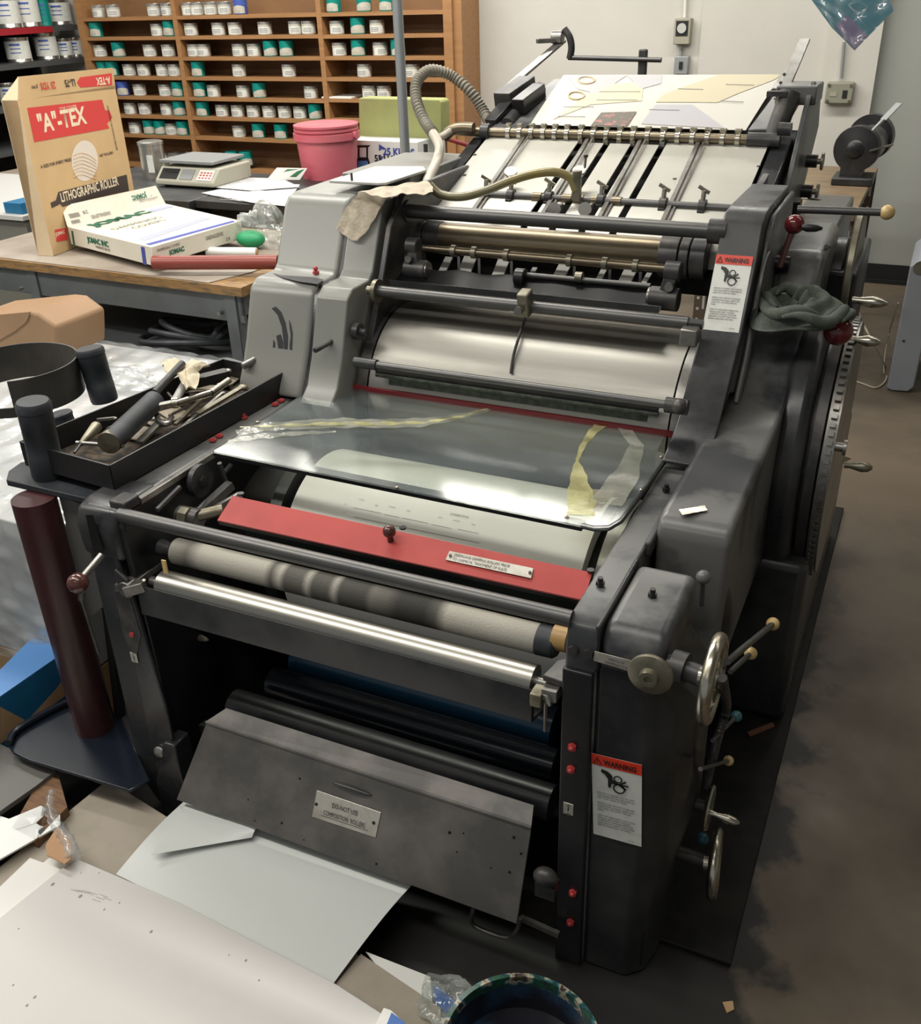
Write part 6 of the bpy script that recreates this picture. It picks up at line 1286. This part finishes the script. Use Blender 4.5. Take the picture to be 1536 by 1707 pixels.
for ri, row in enumerate(rowsJ):
    cnt = {}
    for kind, px in row:
        z = (rowz if px < 540 else rowz3)[ri] if ri < 7 and (px < 540 or ri < 6) else bottomz-.02+.0
        if ri == 7: z = at(px, 273+ (px-270)*.02, 'y', SY+.06).z
        z += .001
        # x from the can's middle in the photo
        x = CAM.x; d_ = ray(px, 0); 
        y_ = SY+.062; zz = z+.04
        # solve pixel column at that height
        lo_, hi_ = -7.0, -2.0
        for _ in range(40):
            mid = (lo_+hi_)/2; v_ = V((mid, y_, zz))-CAM; pxm = 768+FPX*v_.dot(RT)/v_.dot(fwd)
            if pxm < px: lo_ = mid
            else: hi_ = mid
        x = (lo_+hi_)/2
        bay = 0 if x < XS[1] else 1 if x < XS[2] else 2
        key = (bay, kind); cnt[key] = cnt.get(key, 0)+1
        if kind not in protos: protos[kind] = jar_proto(kind); o = protos[kind]; fresh = True
        else:
            src = protos[kind]; o = src.copy(); col.objects.link(o)
            for ch in src.children:
                cc = ch.copy(); col.objects.link(cc); cc.parent = o
        x = min(max(x, XS[bay]+.032+JR*1.06), XS[bay+1]-.032-JR*1.06)
        o.location = (x, y_, z); o.rotation_euler = (0, 0, random.uniform(-.5, .5)+.35)
        o['label'] = '%s ink can, %s of its colour from left, %s shelf down, %s' % (kn[kind], ordn[cnt[key]-1], ordn[ri], bayn[bay])
        o['category'] = 'ink can'; o['group'] = 'ink cans on the wooden shelves'
zb_ = bottomz
S_('bottom_shelf', MB().bx(XS[0], XS[3], SY+.002, WALLY-.02, at(300, 275, 'y', SY+.06).z-.02, at(300, 275, 'y', SY+.06).z-.001))
q = at(565, 160, 'y', SY+.05); o = obj('folded_paper', MB().bx(q.x-.11, q.x+.12, SY+.01, SY+.2, rowz3[4]+.001, rowz3[4]+.010), M['paper']); tag(o, 'small stack of white paper on the fifth shelf of the right bay', 'paper')
# ---------------------------------------------------------------- metal shelving with big cans at the far left
M['shelfm'] = mat('dark_grey_shelf_steel', (0.075, 0.078, 0.08), 0.45); M['shelfr'] = mat('red_shelf_edge', (0.35, 0.02, 0.03), 0.4)
XM = -6.03
ms = thing('metal_shelving', 'grey metal shelving with big tin cans at the left edge', 'shelving unit', (XM-.3, 5.2, FLOOR))
shz = [at(60, 45, 'x', XM).z, at(60, 103, 'x', XM).z, at(60, 172, 'x', XM).z, .55]
for i, z in enumerate(shz): obj('shelf_board', MB().bx(XM-.5, XM, 4.3, 6.15, z-.035, z), M['shelfm'], ms)
obj('red_edge', MB().bx(XM, XM+.004, 4.3, at(86, 43, 'x', XM).y, shz[0]-.04, shz[0]+.002), M['shelfr'], ms)
for y in (4.35, 6.13): obj('post', MB().bx(XM-.50, XM-.46, y-.02, y+.02, FLOOR, 2.1), M['shelfm'], ms)
obj('back_panel', MB().bx(XM-.52, XM-.5, 4.3, 6.15, FLOOR, 2.1), M['interior'], ms)
def bigcan(px, row, r, h, lab, wcol='sticker', body='tin'):
    z = shz[row]+.001; h = min(h, (shz[row-1]-shz[row]-.045) if row else h); lo_, hi_ = 4.3, 6.2; xx = XM-.03-r
    for _ in range(40):
        mid = (lo_+hi_)/2; v_ = V((xx, mid, z+h/2))-CAM; pxm = 768+FPX*v_.dot(RT)/v_.dot(fwd)
        if pxm < px: lo_ = mid
        else: hi_ = mid
    y = (lo_+hi_)/2
    o = obj('paint_can', MB().lathe([(0, 0), (r, 0), (r*1.02, .004), (r, .008), (r, h-.012), (r*1.03, h-.008), (r*1.03, h), (r*.95, h), (r*.94, h-.006), (0, h-.006)], (xx, y, z), (0, 0, 1), 32), M[body]); tag(o, lab, 'can', 'large tins on the metal shelving')
    mb = MB(); n = 18
    for k in range(n):
        a0, a1 = -2.4+2.9*k/n, -2.4+2.9*(k+1)/n; vs_ = [mb.bm.verts.new((xx+math.cos(t)*r*1.012, y+math.sin(t)*r*1.012, zz)) for t, zz in ((a0, z+h*.14), (a1, z+h*.14), (a1, z+h*.86), (a0, z+h*.86))]; mb.bm.faces.new(vs_)
    obj('label', mb, M[wcol], o)
    mb = MB()
    for k in range(3):
        for j in range(5):
            t = -1.3+j*.17; mb.box((xx+math.cos(t)*r*1.02, y+math.sin(t)*r*1.02, z+h*(.72-.16*k)), (.004, .014, .012 if k == 0 else .005), Matrix.Rotation(t, 3, 'Z'))
    obj('label_print', mb, M['canb' if k else 'inkG'], o, flat=True)
bigcan(12, 0, .085, .20, 'large white labelled tin at the left end of the top metal shelf'); bigcan(45, 0, .085, .21, 'large white labelled tin second from the left on the top metal shelf')
bigcan(72, 0, .045, .19, 'slim teal green container between two tins on the top metal shelf', 'cang', 'cang'); bigcan(98, 0, .085, .17, 'white labelled tin at the right end of the top metal shelf')
bigcan(30, 1, .085, .16, 'wide tin with curved white label on the second metal shelf'); bigcan(77, 1, .080, .19, 'tall shiny tin with white label in the middle of the second metal shelf'); bigcan(108, 1, .055, .13, 'small tin with white and orange label at the right end of the second metal shelf'); bigcan(125, 1, .055, .13, 'small tin beside the wooden shelving on the second metal shelf')
bigcan(18, 2, .08, .14, 'white labelled tin on the third metal shelf behind the tall tan box')
# grey cabinets and drawer behind the workbench
M['cab'] = mat('olive_grey_cabinet', (0.17, 0.17, 0.145), 0.5)
cb = thing('storage_cabinet', 'olive grey low cabinet behind the workbench at the left edge', 'cabinet', (-4.3, 3.9, FLOOR))
cq = at(0, 372, 'y', 3.3); 
obj('body', MB().bx(-5.1, -3.90, 3.4, 4.3, FLOOR, at(20, 365, 'y', 3.4).z), M['cab'], cb)
zc2 = at(20, 365, 'y', 3.4).z
obj('top_board', MB().bx(-5.1, -3.89, 3.38, 4.3, zc2, zc2+.02), M['greywhite'], cb)
o = obj('blue_binder', MB().bx(at(18, 355, 'y', 3.45).x, at(46, 355, 'y', 3.45).x, 3.42, 3.9, zc2+.021, zc2+.07), M['blue2']); tag(o, 'blue binder on the olive grey cabinet beside the tall tan box', 'binder')
o = obj('wooden_drawer_unit', MB().bx(-5.4, at(38, 320, 'y', 4.4).x, 4.4, 4.9, FLOOR, at(20, 300, 'y', 4.4).z), M['benchtop'], bevel=.004); tag(o, 'brown wooden drawer cabinet at the left edge below the metal shelving', 'cabinet')
obj('drawer', MB().bx(-5.3, at(34, 320, 'y', 4.4).x, 4.385, 4.4, at(20, 345, 'y', 4.4).z, at(20, 303, 'y', 4.4).z), M['benchtop'], o, bevel=.003)
# ---------------------------------------------------------------- dark counter with scale, papers, bucket, carton
M['counter'] = mat('black_counter', (0.02, 0.021, 0.022), 0.4, 0, (0.045, 0.045, 0.045), 10, 0.45, 0.7)
CZ = 0.70
ct = thing('counter', 'long black counter below the wooden ink shelving', 'counter', (-3.4, 3.8, FLOOR))
obj('counter_top', MB().bx(-3.86, -2.95, 3.46, 4.16, CZ-.04, CZ), M['counter'], ct, bevel=.004)
obj('cabinet_body', MB().bx(-3.84, -2.98, 3.50, 4.14, FLOOR, CZ-.04), M['interior'], ct)
ct2 = thing('light_table', 'black table covered with loose papers behind the left tower of the press', 'table', (-2.6, 4.1, FLOOR))
e0 = at(328, 334, 'z', CZ)
obj('table_top', MB().xy([(-2.94, e0.y), (-1.9, e0.y), (-1.9, 4.75), (-2.72, 4.75), (-2.72, 4.16), (-2.94, 4.16)], CZ-.035, CZ), M['counter'], ct2, bevel=.004)
obj('table_body', MB().xy([(-2.90, e0.y+.05), (-1.95, e0.y+.05), (-1.95, 4.7), (-2.70, 4.7), (-2.70, 4.12), (-2.90, 4.12)], FLOOR, CZ-.035), M['interior'], ct2)
M['paperG'] = mat('greyish_paper', (0.55, 0.55, 0.56), 0.6, 0, (0.42, 0.42, 0.44), 9, 0.5, 0.6)
for i, (poly, m_, lab) in enumerate((
    (((336, 322), (420, 305), (500, 308), (480, 338), (400, 336)), 'paperG', 'grey printed sheet at the front edge of the paper covered table'),
    (((360, 326), (430, 318), (510, 322), (488, 345), (420, 338)), 'paper', 'white sheet hanging over the front edge of the paper covered table'),
    (((350, 312), (395, 296), (470, 298), (500, 312), (420, 318)), 'paperG', 'grey sheet in the middle of the loose papers'))):
    q = [at(x, y, 'z', CZ+.003+.003*i) for x, y in poly]; o = obj('loose_sheet', MB().prism(q, (0, 0, .0015)), M[m_]); tag(o, lab, 'paper sheet')
    mb = MB(); c_ = sum(q, V((0, 0, 0)))/len(q)
    for k in range(6): mb.box(c_+V((-.1+.01*k, -.09+k*.03, .0018)), (.14, .004, .0006))
    obj('printed_line', mb, M['inkP'], o, flat=True)
q = [at(445, 300, 'z', CZ+.01), at(500, 300, 'z', CZ+.01), at(512, 281, 'z', CZ+.06), at(462, 280, 'z', CZ+.06)]
o = obj('magazine_page', MB().prism(q, (0, 0, .002)), M['paper']); tag(o, 'curled page with a green photograph beside the pink bucket', 'magazine page')
qq = [q[0].lerp(q[3], .2).lerp(q[1].lerp(q[2], .2), .25), q[0].lerp(q[3], .2).lerp(q[1].lerp(q[2], .2), .85), q[0].lerp(q[3], .85).lerp(q[1].lerp(q[2], .85), .95), q[0].lerp(q[3], .85).lerp(q[1].lerp(q[2], .85), .4)]
M['greenph'] = mat('green_photo_print', (0.02, 0.16, 0.06), 0.5, 0, (0.10, 0.09, 0.04), 40, 0.5, 0.6); obj('printed_photo', MB().prism([p+V((0, -.001, .003)) for p in qq], (0, 0, .001)), M['greenph'], o, flat=True)
# weighing scale
M['scale'] = mat('grey_beige_plastic', (0.40, 0.39, 0.31), 0.5); M['scaled'] = mat('grey_scale_pan', (0.24, 0.25, 0.25), 0.4)
sc0 = at(310, 316, 'z', CZ)
sx_, sy_ = sc0.x, sc0.y+.02
sl, sr = at(256, 316, 'y', sc0.y).x, at(352, 316, 'y', sc0.y).x
sc = thing('weighing_scale', 'grey electronic weighing scale on the counter behind the white carton', 'scale', ((sl+sr)/2, sy_+.15, CZ))
mb = MB().yz([(sy_, CZ+.01), (sy_, CZ+.03), (sy_+.06, CZ+.085), (sy_+.30, CZ+.085), (sy_+.30, CZ+.01)], sl, sr); obj('housing', mb, M['scale'], sc, bevel=.006)
obj('weighing_pan', MB().bx(sl-.0, sr-.03, sy_+.05, sy_+.30, CZ+.10, CZ+.115), M['scaled'], sc, bevel=.003)
obj('pan_post', MB().bx(sl+.1, sr-.1, sy_+.1, sy_+.25, CZ+.08, CZ+.10), M['scaled'], sc)
kn_ = V((0, -(.055), .06)).normalized()
for a_, b_, m_ in ((.06, .36, 'blackplastic'), (.40, .62, 'scaled'), (.70, .95, 'white')):
    xa_, xb_ = sl+(sr-sl)*a_, sl+(sr-sl)*b_; obj('display' if m_ != 'white' else 'keypad', MB().prism([(xa_, sy_+.008, CZ+.0385), (xb_, sy_+.008, CZ+.0385), (xb_, sy_+.05, CZ+.077), (xa_, sy_+.05, CZ+.077)], (0, -.001, .0015)), M[m_], sc)
mb = MB()
for i in range(4):
    for j in range(3): t = .15+.25*j; xa_ = sl+(sr-sl)*(.73+.055*i); mb.box((xa_+.005, sy_+.008+.042*t+.003, CZ+.0385+.0385*t+.003), (.012, .008, .004), Matrix.Rotation(.7, 3, 'X'))
obj('keys', mb, M['redpaint'], sc)
for dx in (.03, (sr-sl)-.05):
    obj('foot', MB().cyl((sl+dx, sy_+.05, CZ), (sl+dx, sy_+.05, CZ+.012), .015), M['blackplastic'], sc)
q = at(237, 300, 'z', CZ); o = obj('metal_canister', MB().lathe([(0, 0), (.06, 0), (.06, .15), (.063, .152), (.063, .165), (.05, .17), (0, .17)], (q.x, q.y+.1, CZ), (0, 0, 1), 28), M['tin']); tag(o, 'shiny metal canister on the counter just right of the tall tan box', 'canister'); obj('label', MB().bx(q.x+.02, q.x+.055, q.y+.035, q.y+.04, CZ+.03, CZ+.11), M['sticker'], o)
# pink bucket
M['pink'] = mat('faded_pink_plastic', (0.56, 0.10, 0.14), 0.45, 0, (0.52, 0.16, 0.18), 3, 0.4, 0.7, bump=.05)
yb_ = 4.18; pc = at(541, 330, 'y', yb_); pt = at(543, 206, 'y', yb_); rt = (at(591, 206, 'y', yb_)-pt).length*.97; h_ = pt.z-CZ
pb = thing('pink_bucket', 'faded pink plastic bucket on the table beside the white carton', 'bucket', (pt.x, yb_, CZ))
obj('bucket_wall', MB().lathe([(0, .0), (rt*.84, 0), (rt*.95, h_*.72), (rt*.95, h_*.74), (rt*.955, h_), (rt*.92, h_), (rt*.80, .01), (0, .01)], (pt.x, yb_, CZ), (0, 0, 1), 56, caps=False), M['pink'], pb)
for hh, rr in ((.74, 1.03), (.83, 1.01), (.90, 1.0), (.975, 1.0)): obj('rim_band', MB().lathe([(rt*.93, h_*hh-.004), (rt*rr, h_*hh-.003), (rt*rr, h_*hh+.006 + (.02 if hh == .74 else 0)), (rt*.93, h_*hh+.008+(.02 if hh == .74 else 0))], (pt.x, yb_, CZ), (0, 0, 1), 56), M['pink'], pb)
for s in (-1, 1): obj('handle_lug', MB().cyl((pt.x+s*rt*.95, yb_, CZ+h_*.80), (pt.x+s*rt*1.10, yb_, CZ+h_*.80), .018, 16), M['pink'], pb)
# kilo carton and green cushion
yk = 4.32; kx0, kx1 = at(581, 260, 'y', yk).x, at(697, 260, 'y', yk).x; kz = at(585, 233, 'y', yk).z; ky1 = 4.62
kb = thing('flask_carton', 'white cardboard carton printed with blue flasks beside the pink bucket', 'cardboard box', ((kx0+kx1)/2, yk+.15, CZ))
obj('box_body', MB().bx(kx0, kx1, yk, ky1, CZ, kz), M['white'], kb, bevel=.003)
FK = Face((kx0, yk, CZ), (kx1, yk, CZ), (kx0, yk, kz), .0008)
if FK.n.dot(CAM-FK.o) < 0: FK.n = -FK.n
mb = MB(); ftext(FK, mb, '25 KILOS', 639, 258, .032, sx=.95, bold=.04); obj('lettering', mb, M['bluep'], kb, flat=True)
mb = MB(); ftext(FK, mb, '55 U.S. POUNDS', 625, 269, .030, sx=.95, bold=.04); obj('lettering', mb, M['ink'], kb, flat=True)
decal(FK, [(592, 242), (618, 242), (614, 246), (614, 262), (622, 288), (588, 288), (597, 262), (597, 246)], M['ink'], kb); decal(FK, [(600, 246), (611, 246), (611, 262), (600, 262)], M['white'], kb, l=.0014); decal(FK, [(598, 268), (613, 268), (618, 288), (593, 288)], M['blue1'], kb, l=.0014)
decal(FK, [(632, 240), (632, 252), (641, 246)], M['bluep'], kb); decal(FK, [(632, 262), (632, 272), (641, 260)], M['bluep'], kb)
FR = Face((kx1, yk, CZ), (kx1, ky1, CZ), (kx1, yk, kz), .0008)
if FR.n.dot(CAM-FR.o) < 0: FR.n = -FR.n
decal(FR, [(706, 240), (713, 240), (713, 262), (718, 282), (704, 282), (707, 262)], M['ink'], kb); decal(FR, [(707, 264), (712, 264), (716, 280), (706, 280)], M['blue1'], kb, l=.0014)
M['greenc'] = mat('olive_green_foam', (0.33, 0.35, 0.13), 0.7, 0, (0.27, 0.29, 0.12), 6, 0.4, 0.7)
yg = 4.45; o = obj('green_cushion', MB().prism([at(x, y, 'y', yg) for x, y in ((598, 166), (600, 163), (732, 166), (736, 170), (737, 231), (599, 231))], (0, .09, 0)), M['greenc'], bevel=.012, seg=3); tag(o, 'olive green foam slab standing on the white flask carton', 'foam slab')
# steel pole
yp = 3.55; pp = at(677, 275, 'y', yp); r_ = .0165
o = obj('steel_pole', MB().cyl((pp.x, yp, CZ+.001), (pp.x, yp, CEIL), .019, 24), M['ironL']); 
M['galv'] = mat('galvanised_pipe', (0.33, 0.35, 0.36), 0.4, .6); o.data.materials[0] = M['galv']; tag(o, 'vertical galvanised steel pole in front of the wooden shelving', 'pole')
# ---------------------------------------------------------------- back wall fittings
def wallbox(px0, py0, px1, py1, d, m, name, label, cat):
    a, b = at(px0, py0, 'y', WALLY-d), at(px1, py1, 'y', WALLY-d); o = obj(name, MB().bx(a.x, b.x, WALLY-.07 if False else WALLY-d, WALLY-.001, b.z, a.z), m, bevel=.004); tag(o, label, cat); return o, a, b
M['beige'] = mat('beige_metal_box', (0.36, 0.34, 0.27), 0.5); M['zinc'] = mat('zinc_box', (0.36, 0.38, 0.38), 0.45, .5)
o, a, b = wallbox(1125, 31, 1149, 74, .06, M['beige'], 'thermostat', 'beige timer box with round dial on the back wall', 'timer')
mb = MB().bx(a.x+.012, b.x-.012, WALLY-.063, WALLY-.06, a.z-.09, a.z-.012); obj('face_plate', mb, M['ink'], o); obj('dial', MB().cyl(((a.x+b.x)/2, WALLY-.062, a.z-.05), ((a.x+b.x)/2, WALLY-.07, a.z-.05), .026, 28), M['greywhite'], o)
o, a, b = wallbox(1125, 94, 1146, 124, .05, M['zinc'], 'light_switch', 'small zinc switch box on the wall below the timer', 'switch'); obj('toggle', MB().bx((a.x+b.x)/2-.010, (a.x+b.x)/2+.010, WALLY-.058, WALLY-.05, (a.z+b.z)/2-.02, (a.z+b.z)/2+.02), M['ink'], o)
def conduit(pts, lab, r=.009, yo=.02, m='zinc'):
    q = [at(x, y, 'y', WALLY-yo) for x, y in pts]; o = obj('conduit', MB().tube(q, r, 10, smooth=False), M[m]); tag(o, lab, 'conduit')
conduit([(1144, -20), (1142, 29)], 'pale vertical conduit above the timer box', m='white'); conduit([(1136, 76), (1135, 93)], 'short conduit between the timer and the switch box')
M['olive'] = mat('olive_junction_box', (0.26, 0.26, 0.20), 0.5)
yo = .07
a, b = at(1379, 137, 'y', WALLY-.12), at(1420, 174, 'y', WALLY-.12)
o = obj('junction_box', MB().bx(a.x, b.x, WALLY-.12, WALLY-.071, b.z, a.z), M['olive'], bevel=.008); tag(o, 'square olive junction box on the wall pier with a black slot', 'junction box')
obj('slot', MB().bx(b.x-.055, b.x-.03, WALLY-.123, WALLY-.12, b.z+.03, a.z-.04), M['ink'], o); obj('inset_plate', MB().bx(a.x+.025, a.x+.06, WALLY-.123, WALLY-.12, b.z+.04, a.z-.05), M['beige'], o)
mb = MB()
for x in (a.x+.015, b.x-.015):
    for z in (a.z-.015, b.z+.015): mb.cyl((x, WALLY-.12, z), (x, WALLY-.126, z), .008, 10)
obj('screw', mb, M['nickel'], o)
o, a, b = wallbox(1430, 133, 1452, 174, .06, M['zinc'], 'outlet_box', 'zinc outlet box on the grey wall right of the junction box', 'outlet box'); obj('cover_plate', MB().bx(b.x-.035, b.x-.008, WALLY-.064, WALLY-.06, b.z+.02, a.z-.015), M['nickel'], o)
conduit([(1408, 70), (1403, 131)], 'galvanised conduit above the junction box', yo=.09); conduit([(1448, 60), (1446, 100), (1442, 133)], 'pale conduit above the outlet box', m='white')
# hanging plastic sleeve with a printed sheet
M['turq'] = mat('turquoise_print', (0.07, 0.22, 0.27), 0.3, coat=.6); M['purp'] = mat('mauve_print', (0.20, 0.16, 0.27), 0.3, coat=.6)
yh = 3.6
hp = [at(x, y, 'y', yh) for x, y in ((1310, -60), (1440, -130), (1490, 18), (1425, 84), (1387, 46))]
hg = obj('hanging_print', MB().prism(hp, (0, .004, 0)), M['turq']); tag(hg, 'turquoise print in a clear plastic sleeve hanging at the top right', 'hanging print')
obj('printed_panel', MB().prism([at(x, y, 'y', yh-.002) for x, y in ((1393, 44), (1412, 24), (1448, 60), (1424, 82))], (0, -.001, 0)), M['purp'], hg, flat=True)
M['film2'] = clear('glossy_clear_sleeve', (0.95, 0.97, 0.98), 0.05, (0.7, 0.75, 0.78), 0.08, 1.5, 0.45, 7, hi_haze=.25, hsc=12)
mb = MB(); q = [at(x, y, 'y', yh-.012) for x, y in ((1387, 44), (1425, 86), (1491, 18), (1440, -130), (1310, -60))]
def slf(u, v):
    a_ = q[4].lerp(q[3], u); b_ = q[0].lerp(q[1], min(1, u*2)) if u < .5 else q[1].lerp(q[2], u*2-1); p = a_.lerp(b_, v); p.y += .006*math.sin(u*23+v*9)+.005*math.sin(v*31-u*12); return p
obj('clear_sleeve', mb.grid(slf, 40, 40), M['film2'], hg, ang=60)
hw = at(1440, -130, 'y', yh); obj('hanging_cord', MB().cyl((hw.x, yh, hw.z), (hw.x, yh, CEIL), .002, 6), M['white'], hg)
mb = MB()
for pts in (((1415, 8), (1430, 3), (1445, 10), (1440, 20), (1425, 18), (1415, 8)), ((1430, 28), (1441, 40), (1447, 52)), ((1430, 60), (1440, 58), (1450, 58))):
    mb.tube([at(x, y, 'y', yh-.016) for x, y in pts], .0022, 6, n=4)
obj('crease', mb, M['film2'], hg)
# ---------------------------------------------------------------- grinder on the rear table
M['tablew'] = mat('worn_brown_table_top', (0.22, 0.155, 0.09), 0.5, 0, (0.14, 0.10, 0.065), 8, 0.4, 0.7, stretch=(1, 3, 1))
tz = .62; g0, g1 = at(1439, 331, 'z', tz), at(1450, 286, 'z', tz)
gt = thing('rear_table', 'brown topped table on slotted angle iron legs behind the press', 'table', (g0.x-.3, (g0.y+g1.y)/2, FLOOR))
obj('table_top', MB().bx(g0.x-.62, g0.x, g0.y-.35, 5.55, tz-.03, tz), M['tablew'], gt, bevel=.003)
M['angle'] = mat('brown_slotted_angle', (0.10, 0.075, 0.055), 0.5)
lp = at(1428, 345, 'y', g0.y-.33)
for (x, y) in ((g0.x-.03, g0.y-.33), (g0.x-.03, 5.5), (g0.x-.60, g0.y-.33), (g0.x-.60, 5.5)):
    o = obj('leg', MB().bx(x-.03, x+.03, y, y+.004, FLOOR, tz-.03).bx(x+.026, x+.03, y, y+.05, FLOOR, tz-.03), M['angle'], gt)
    mb = MB()
    for k in range(13): mb.cyl((x-.012, y-.0005, tz-.06-k*.05), (x-.012, y-.0015, tz-.06-k*.05), .007, 10)
    for k in range(6): mb.bx(x+.008, x+.018, y-.0015, y-.0005, tz-.13-k*.11, tz-.07-k*.11)
    obj('slot', mb, M['greywhite'], o)
M['osb'] = mat('amber_wrapped_box', (0.40, 0.26, 0.10), 0.45, 0, (0.52, 0.40, 0.22), 9, 0.5, 0.65)
o = obj('wrapped_carton', MB().bx(g0.x-.50, g0.x-.09, g0.y-.2, g0.y+.3, FLOOR, tz-.08), M['osb'], bevel=.006); tag(o, 'film wrapped brown carton under the rear table', 'carton')
zg = tz; gc_ = at(1424, 250, 'y', 4.95); gb = at(1418, 312, 'z', tz)
gy = gb.y+.02; gc_ = at(1425, 250, 'y', gy+.03); rg_ = abs((at(1466, 250, 'y', gy)-gc_).x)*.93
gr_ = thing('bench_grinder', 'black bench grinder with round wheel guard on the rear table', 'grinder', (gc_.x, gy+.1, tz))
obj('base', MB().bx(gb.x-.09, gb.x+.09, gy, gy+.2, tz, tz+.035), M['counter'], gr_, bevel=.006)
obj('pedestal', MB().bx(gc_.x-.05, gc_.x+.05, gy+.04, gy+.16, tz+.03, gc_.z-.02), M['counter'], gr_)
obj('wheel_guard', MB().lathe([(0, 0), (rg_*.35, .0), (rg_*.42, .008), (rg_, .014), (rg_*1.02, .02), (rg_*1.02, .07), (0, .07)], gc_+V((0, 0, 0)), (.18, 1, 0), 48), M['paintD'], gr_)
obj('hub_cap', MB().sphere(gc_+V((0.0, -.0, 0)), rg_*.38, 24, (1, .35, 1)), M['blackplastic'], gr_)
obj('motor', MB().cyl(gc_+V((.01, .07, 0)), gc_+V((.05, .26, 0)), rg_*.8, 32), M['ironL'], gr_)
obj('wheel_guard', MB().lathe([(0, 0), (rg_*1.05, 0), (rg_*1.05, .05), (0, .05)], gc_+V((.04, .26, .02)), (.18, 1, 0), 40), M['paintD'], gr_)
e = at(1455, 218, 'y', gy); e2 = at(1500, 172, 'y', gy+.1); obj('spark_shield_arm', MB().bar(e, e.lerp(e2, .4), .012, .01).bar(e.lerp(e2, .4), e2, .035, .004), M['zinc'], gr_)
e = at(1470, 252, 'y', gy+.02); obj('tool_rest', MB().bar(e-V((.05, 0, 0)), e+V((.045, 0, .03)), .03, .006), M['ironL'], gr_)
# grey sheet metal chute at the right edge, cord on the floor
M['bluegrey'] = mat('blue_grey_enamel', (0.26, 0.28, 0.31), 0.35)
h0 = at(1478, 651, 'z', FLOOR); h1 = at(1522, 657, 'z', FLOOR); hz = at(1512, 432, 'y', h0.y).z
w_ = h1.x-h0.x
ch = obj('grey_cabinet', MB().xz([(h0.x, FLOOR+.012), (h0.x, hz-.03), (h0.x+.03, hz), (h0.x+.6, hz), (h0.x+.6, hz-.03), (h0.x+w_+.005, hz-.04), (h0.x+w_, FLOOR+.03), (h0.x+w_-.02, FLOOR+.005), (h0.x+.02, FLOOR+.002)], h0.y, h0.y+.45), M['bluegrey'], bevel=.006, seg=3); tag(ch, 'blue grey metal machine leg with rounded foot at the right edge', 'machine leg')
obj('bolt', MB().cyl(at(1507, 568, 'y', h0.y), at(1507, 568, 'y', h0.y)-V((0, .004, 0)), .005, 10), M['iron'], ch)
obj('maker_plate', MB().cyl(at(1535, 447, 'y', h0.y), at(1535, 447, 'y', h0.y)-V((0, .003, 0)), .028, 24), M['nickelD'], ch)
M['cord'] = mat('beige_cord', (0.42, 0.37, 0.29), 0.5)
pts = [at(1427, 505, 'y', 3.9), at(1440, 540, 'y', 3.9), at(1458, 575, 'y', 3.95), at(1476, 610, 'z', FLOOR+.006), at(1478, 632, 'z', FLOOR+.006), at(1462, 646, 'z', FLOOR+.006), at(1440, 640, 'z', FLOOR+.006), at(1412, 630, 'z', FLOOR+.006)]
o = obj('power_cord', MB().tube(pts, .0035, 8), M['cord']); tag(o, 'thin beige cord looping down to the floor beside the press', 'cord')
pts = [at(1498, 505, 'y', 4.30), at(1484, 550, 'z', FLOOR+.03), at(1476, 590, 'z', FLOOR+.008), at(1474, 622, 'z', FLOOR+.008)]
o = obj('power_cord', MB().tube(pts, .003, 8), M['cord']); tag(o, 'second thin cord running down beside the blue grey machine leg', 'cord')
# small litter on the floor plate
o = obj('wood_sliver', MB().prism([at(x, y, 'z', FLOOR+.014) for x, y in ((1246, 1222), (1288, 1206), (1292, 1212), (1250, 1229))], (0, 0, .004)), mat('reddish_wood', (0.16, 0.06, 0.035), .6)); tag(o, 'short reddish wood strip on the black base plate right of the press', 'wood strip')
o = obj('card_bit', MB().prism([at(x, y, 'z', FLOOR) for x, y in ((1205, 1672), (1222, 1670), (1224, 1684), (1212, 1690))], (0, 0, .003)), M['cardboard']); tag(o, 'small tan card bit on the floor in front of the base plate corner', 'card scrap')
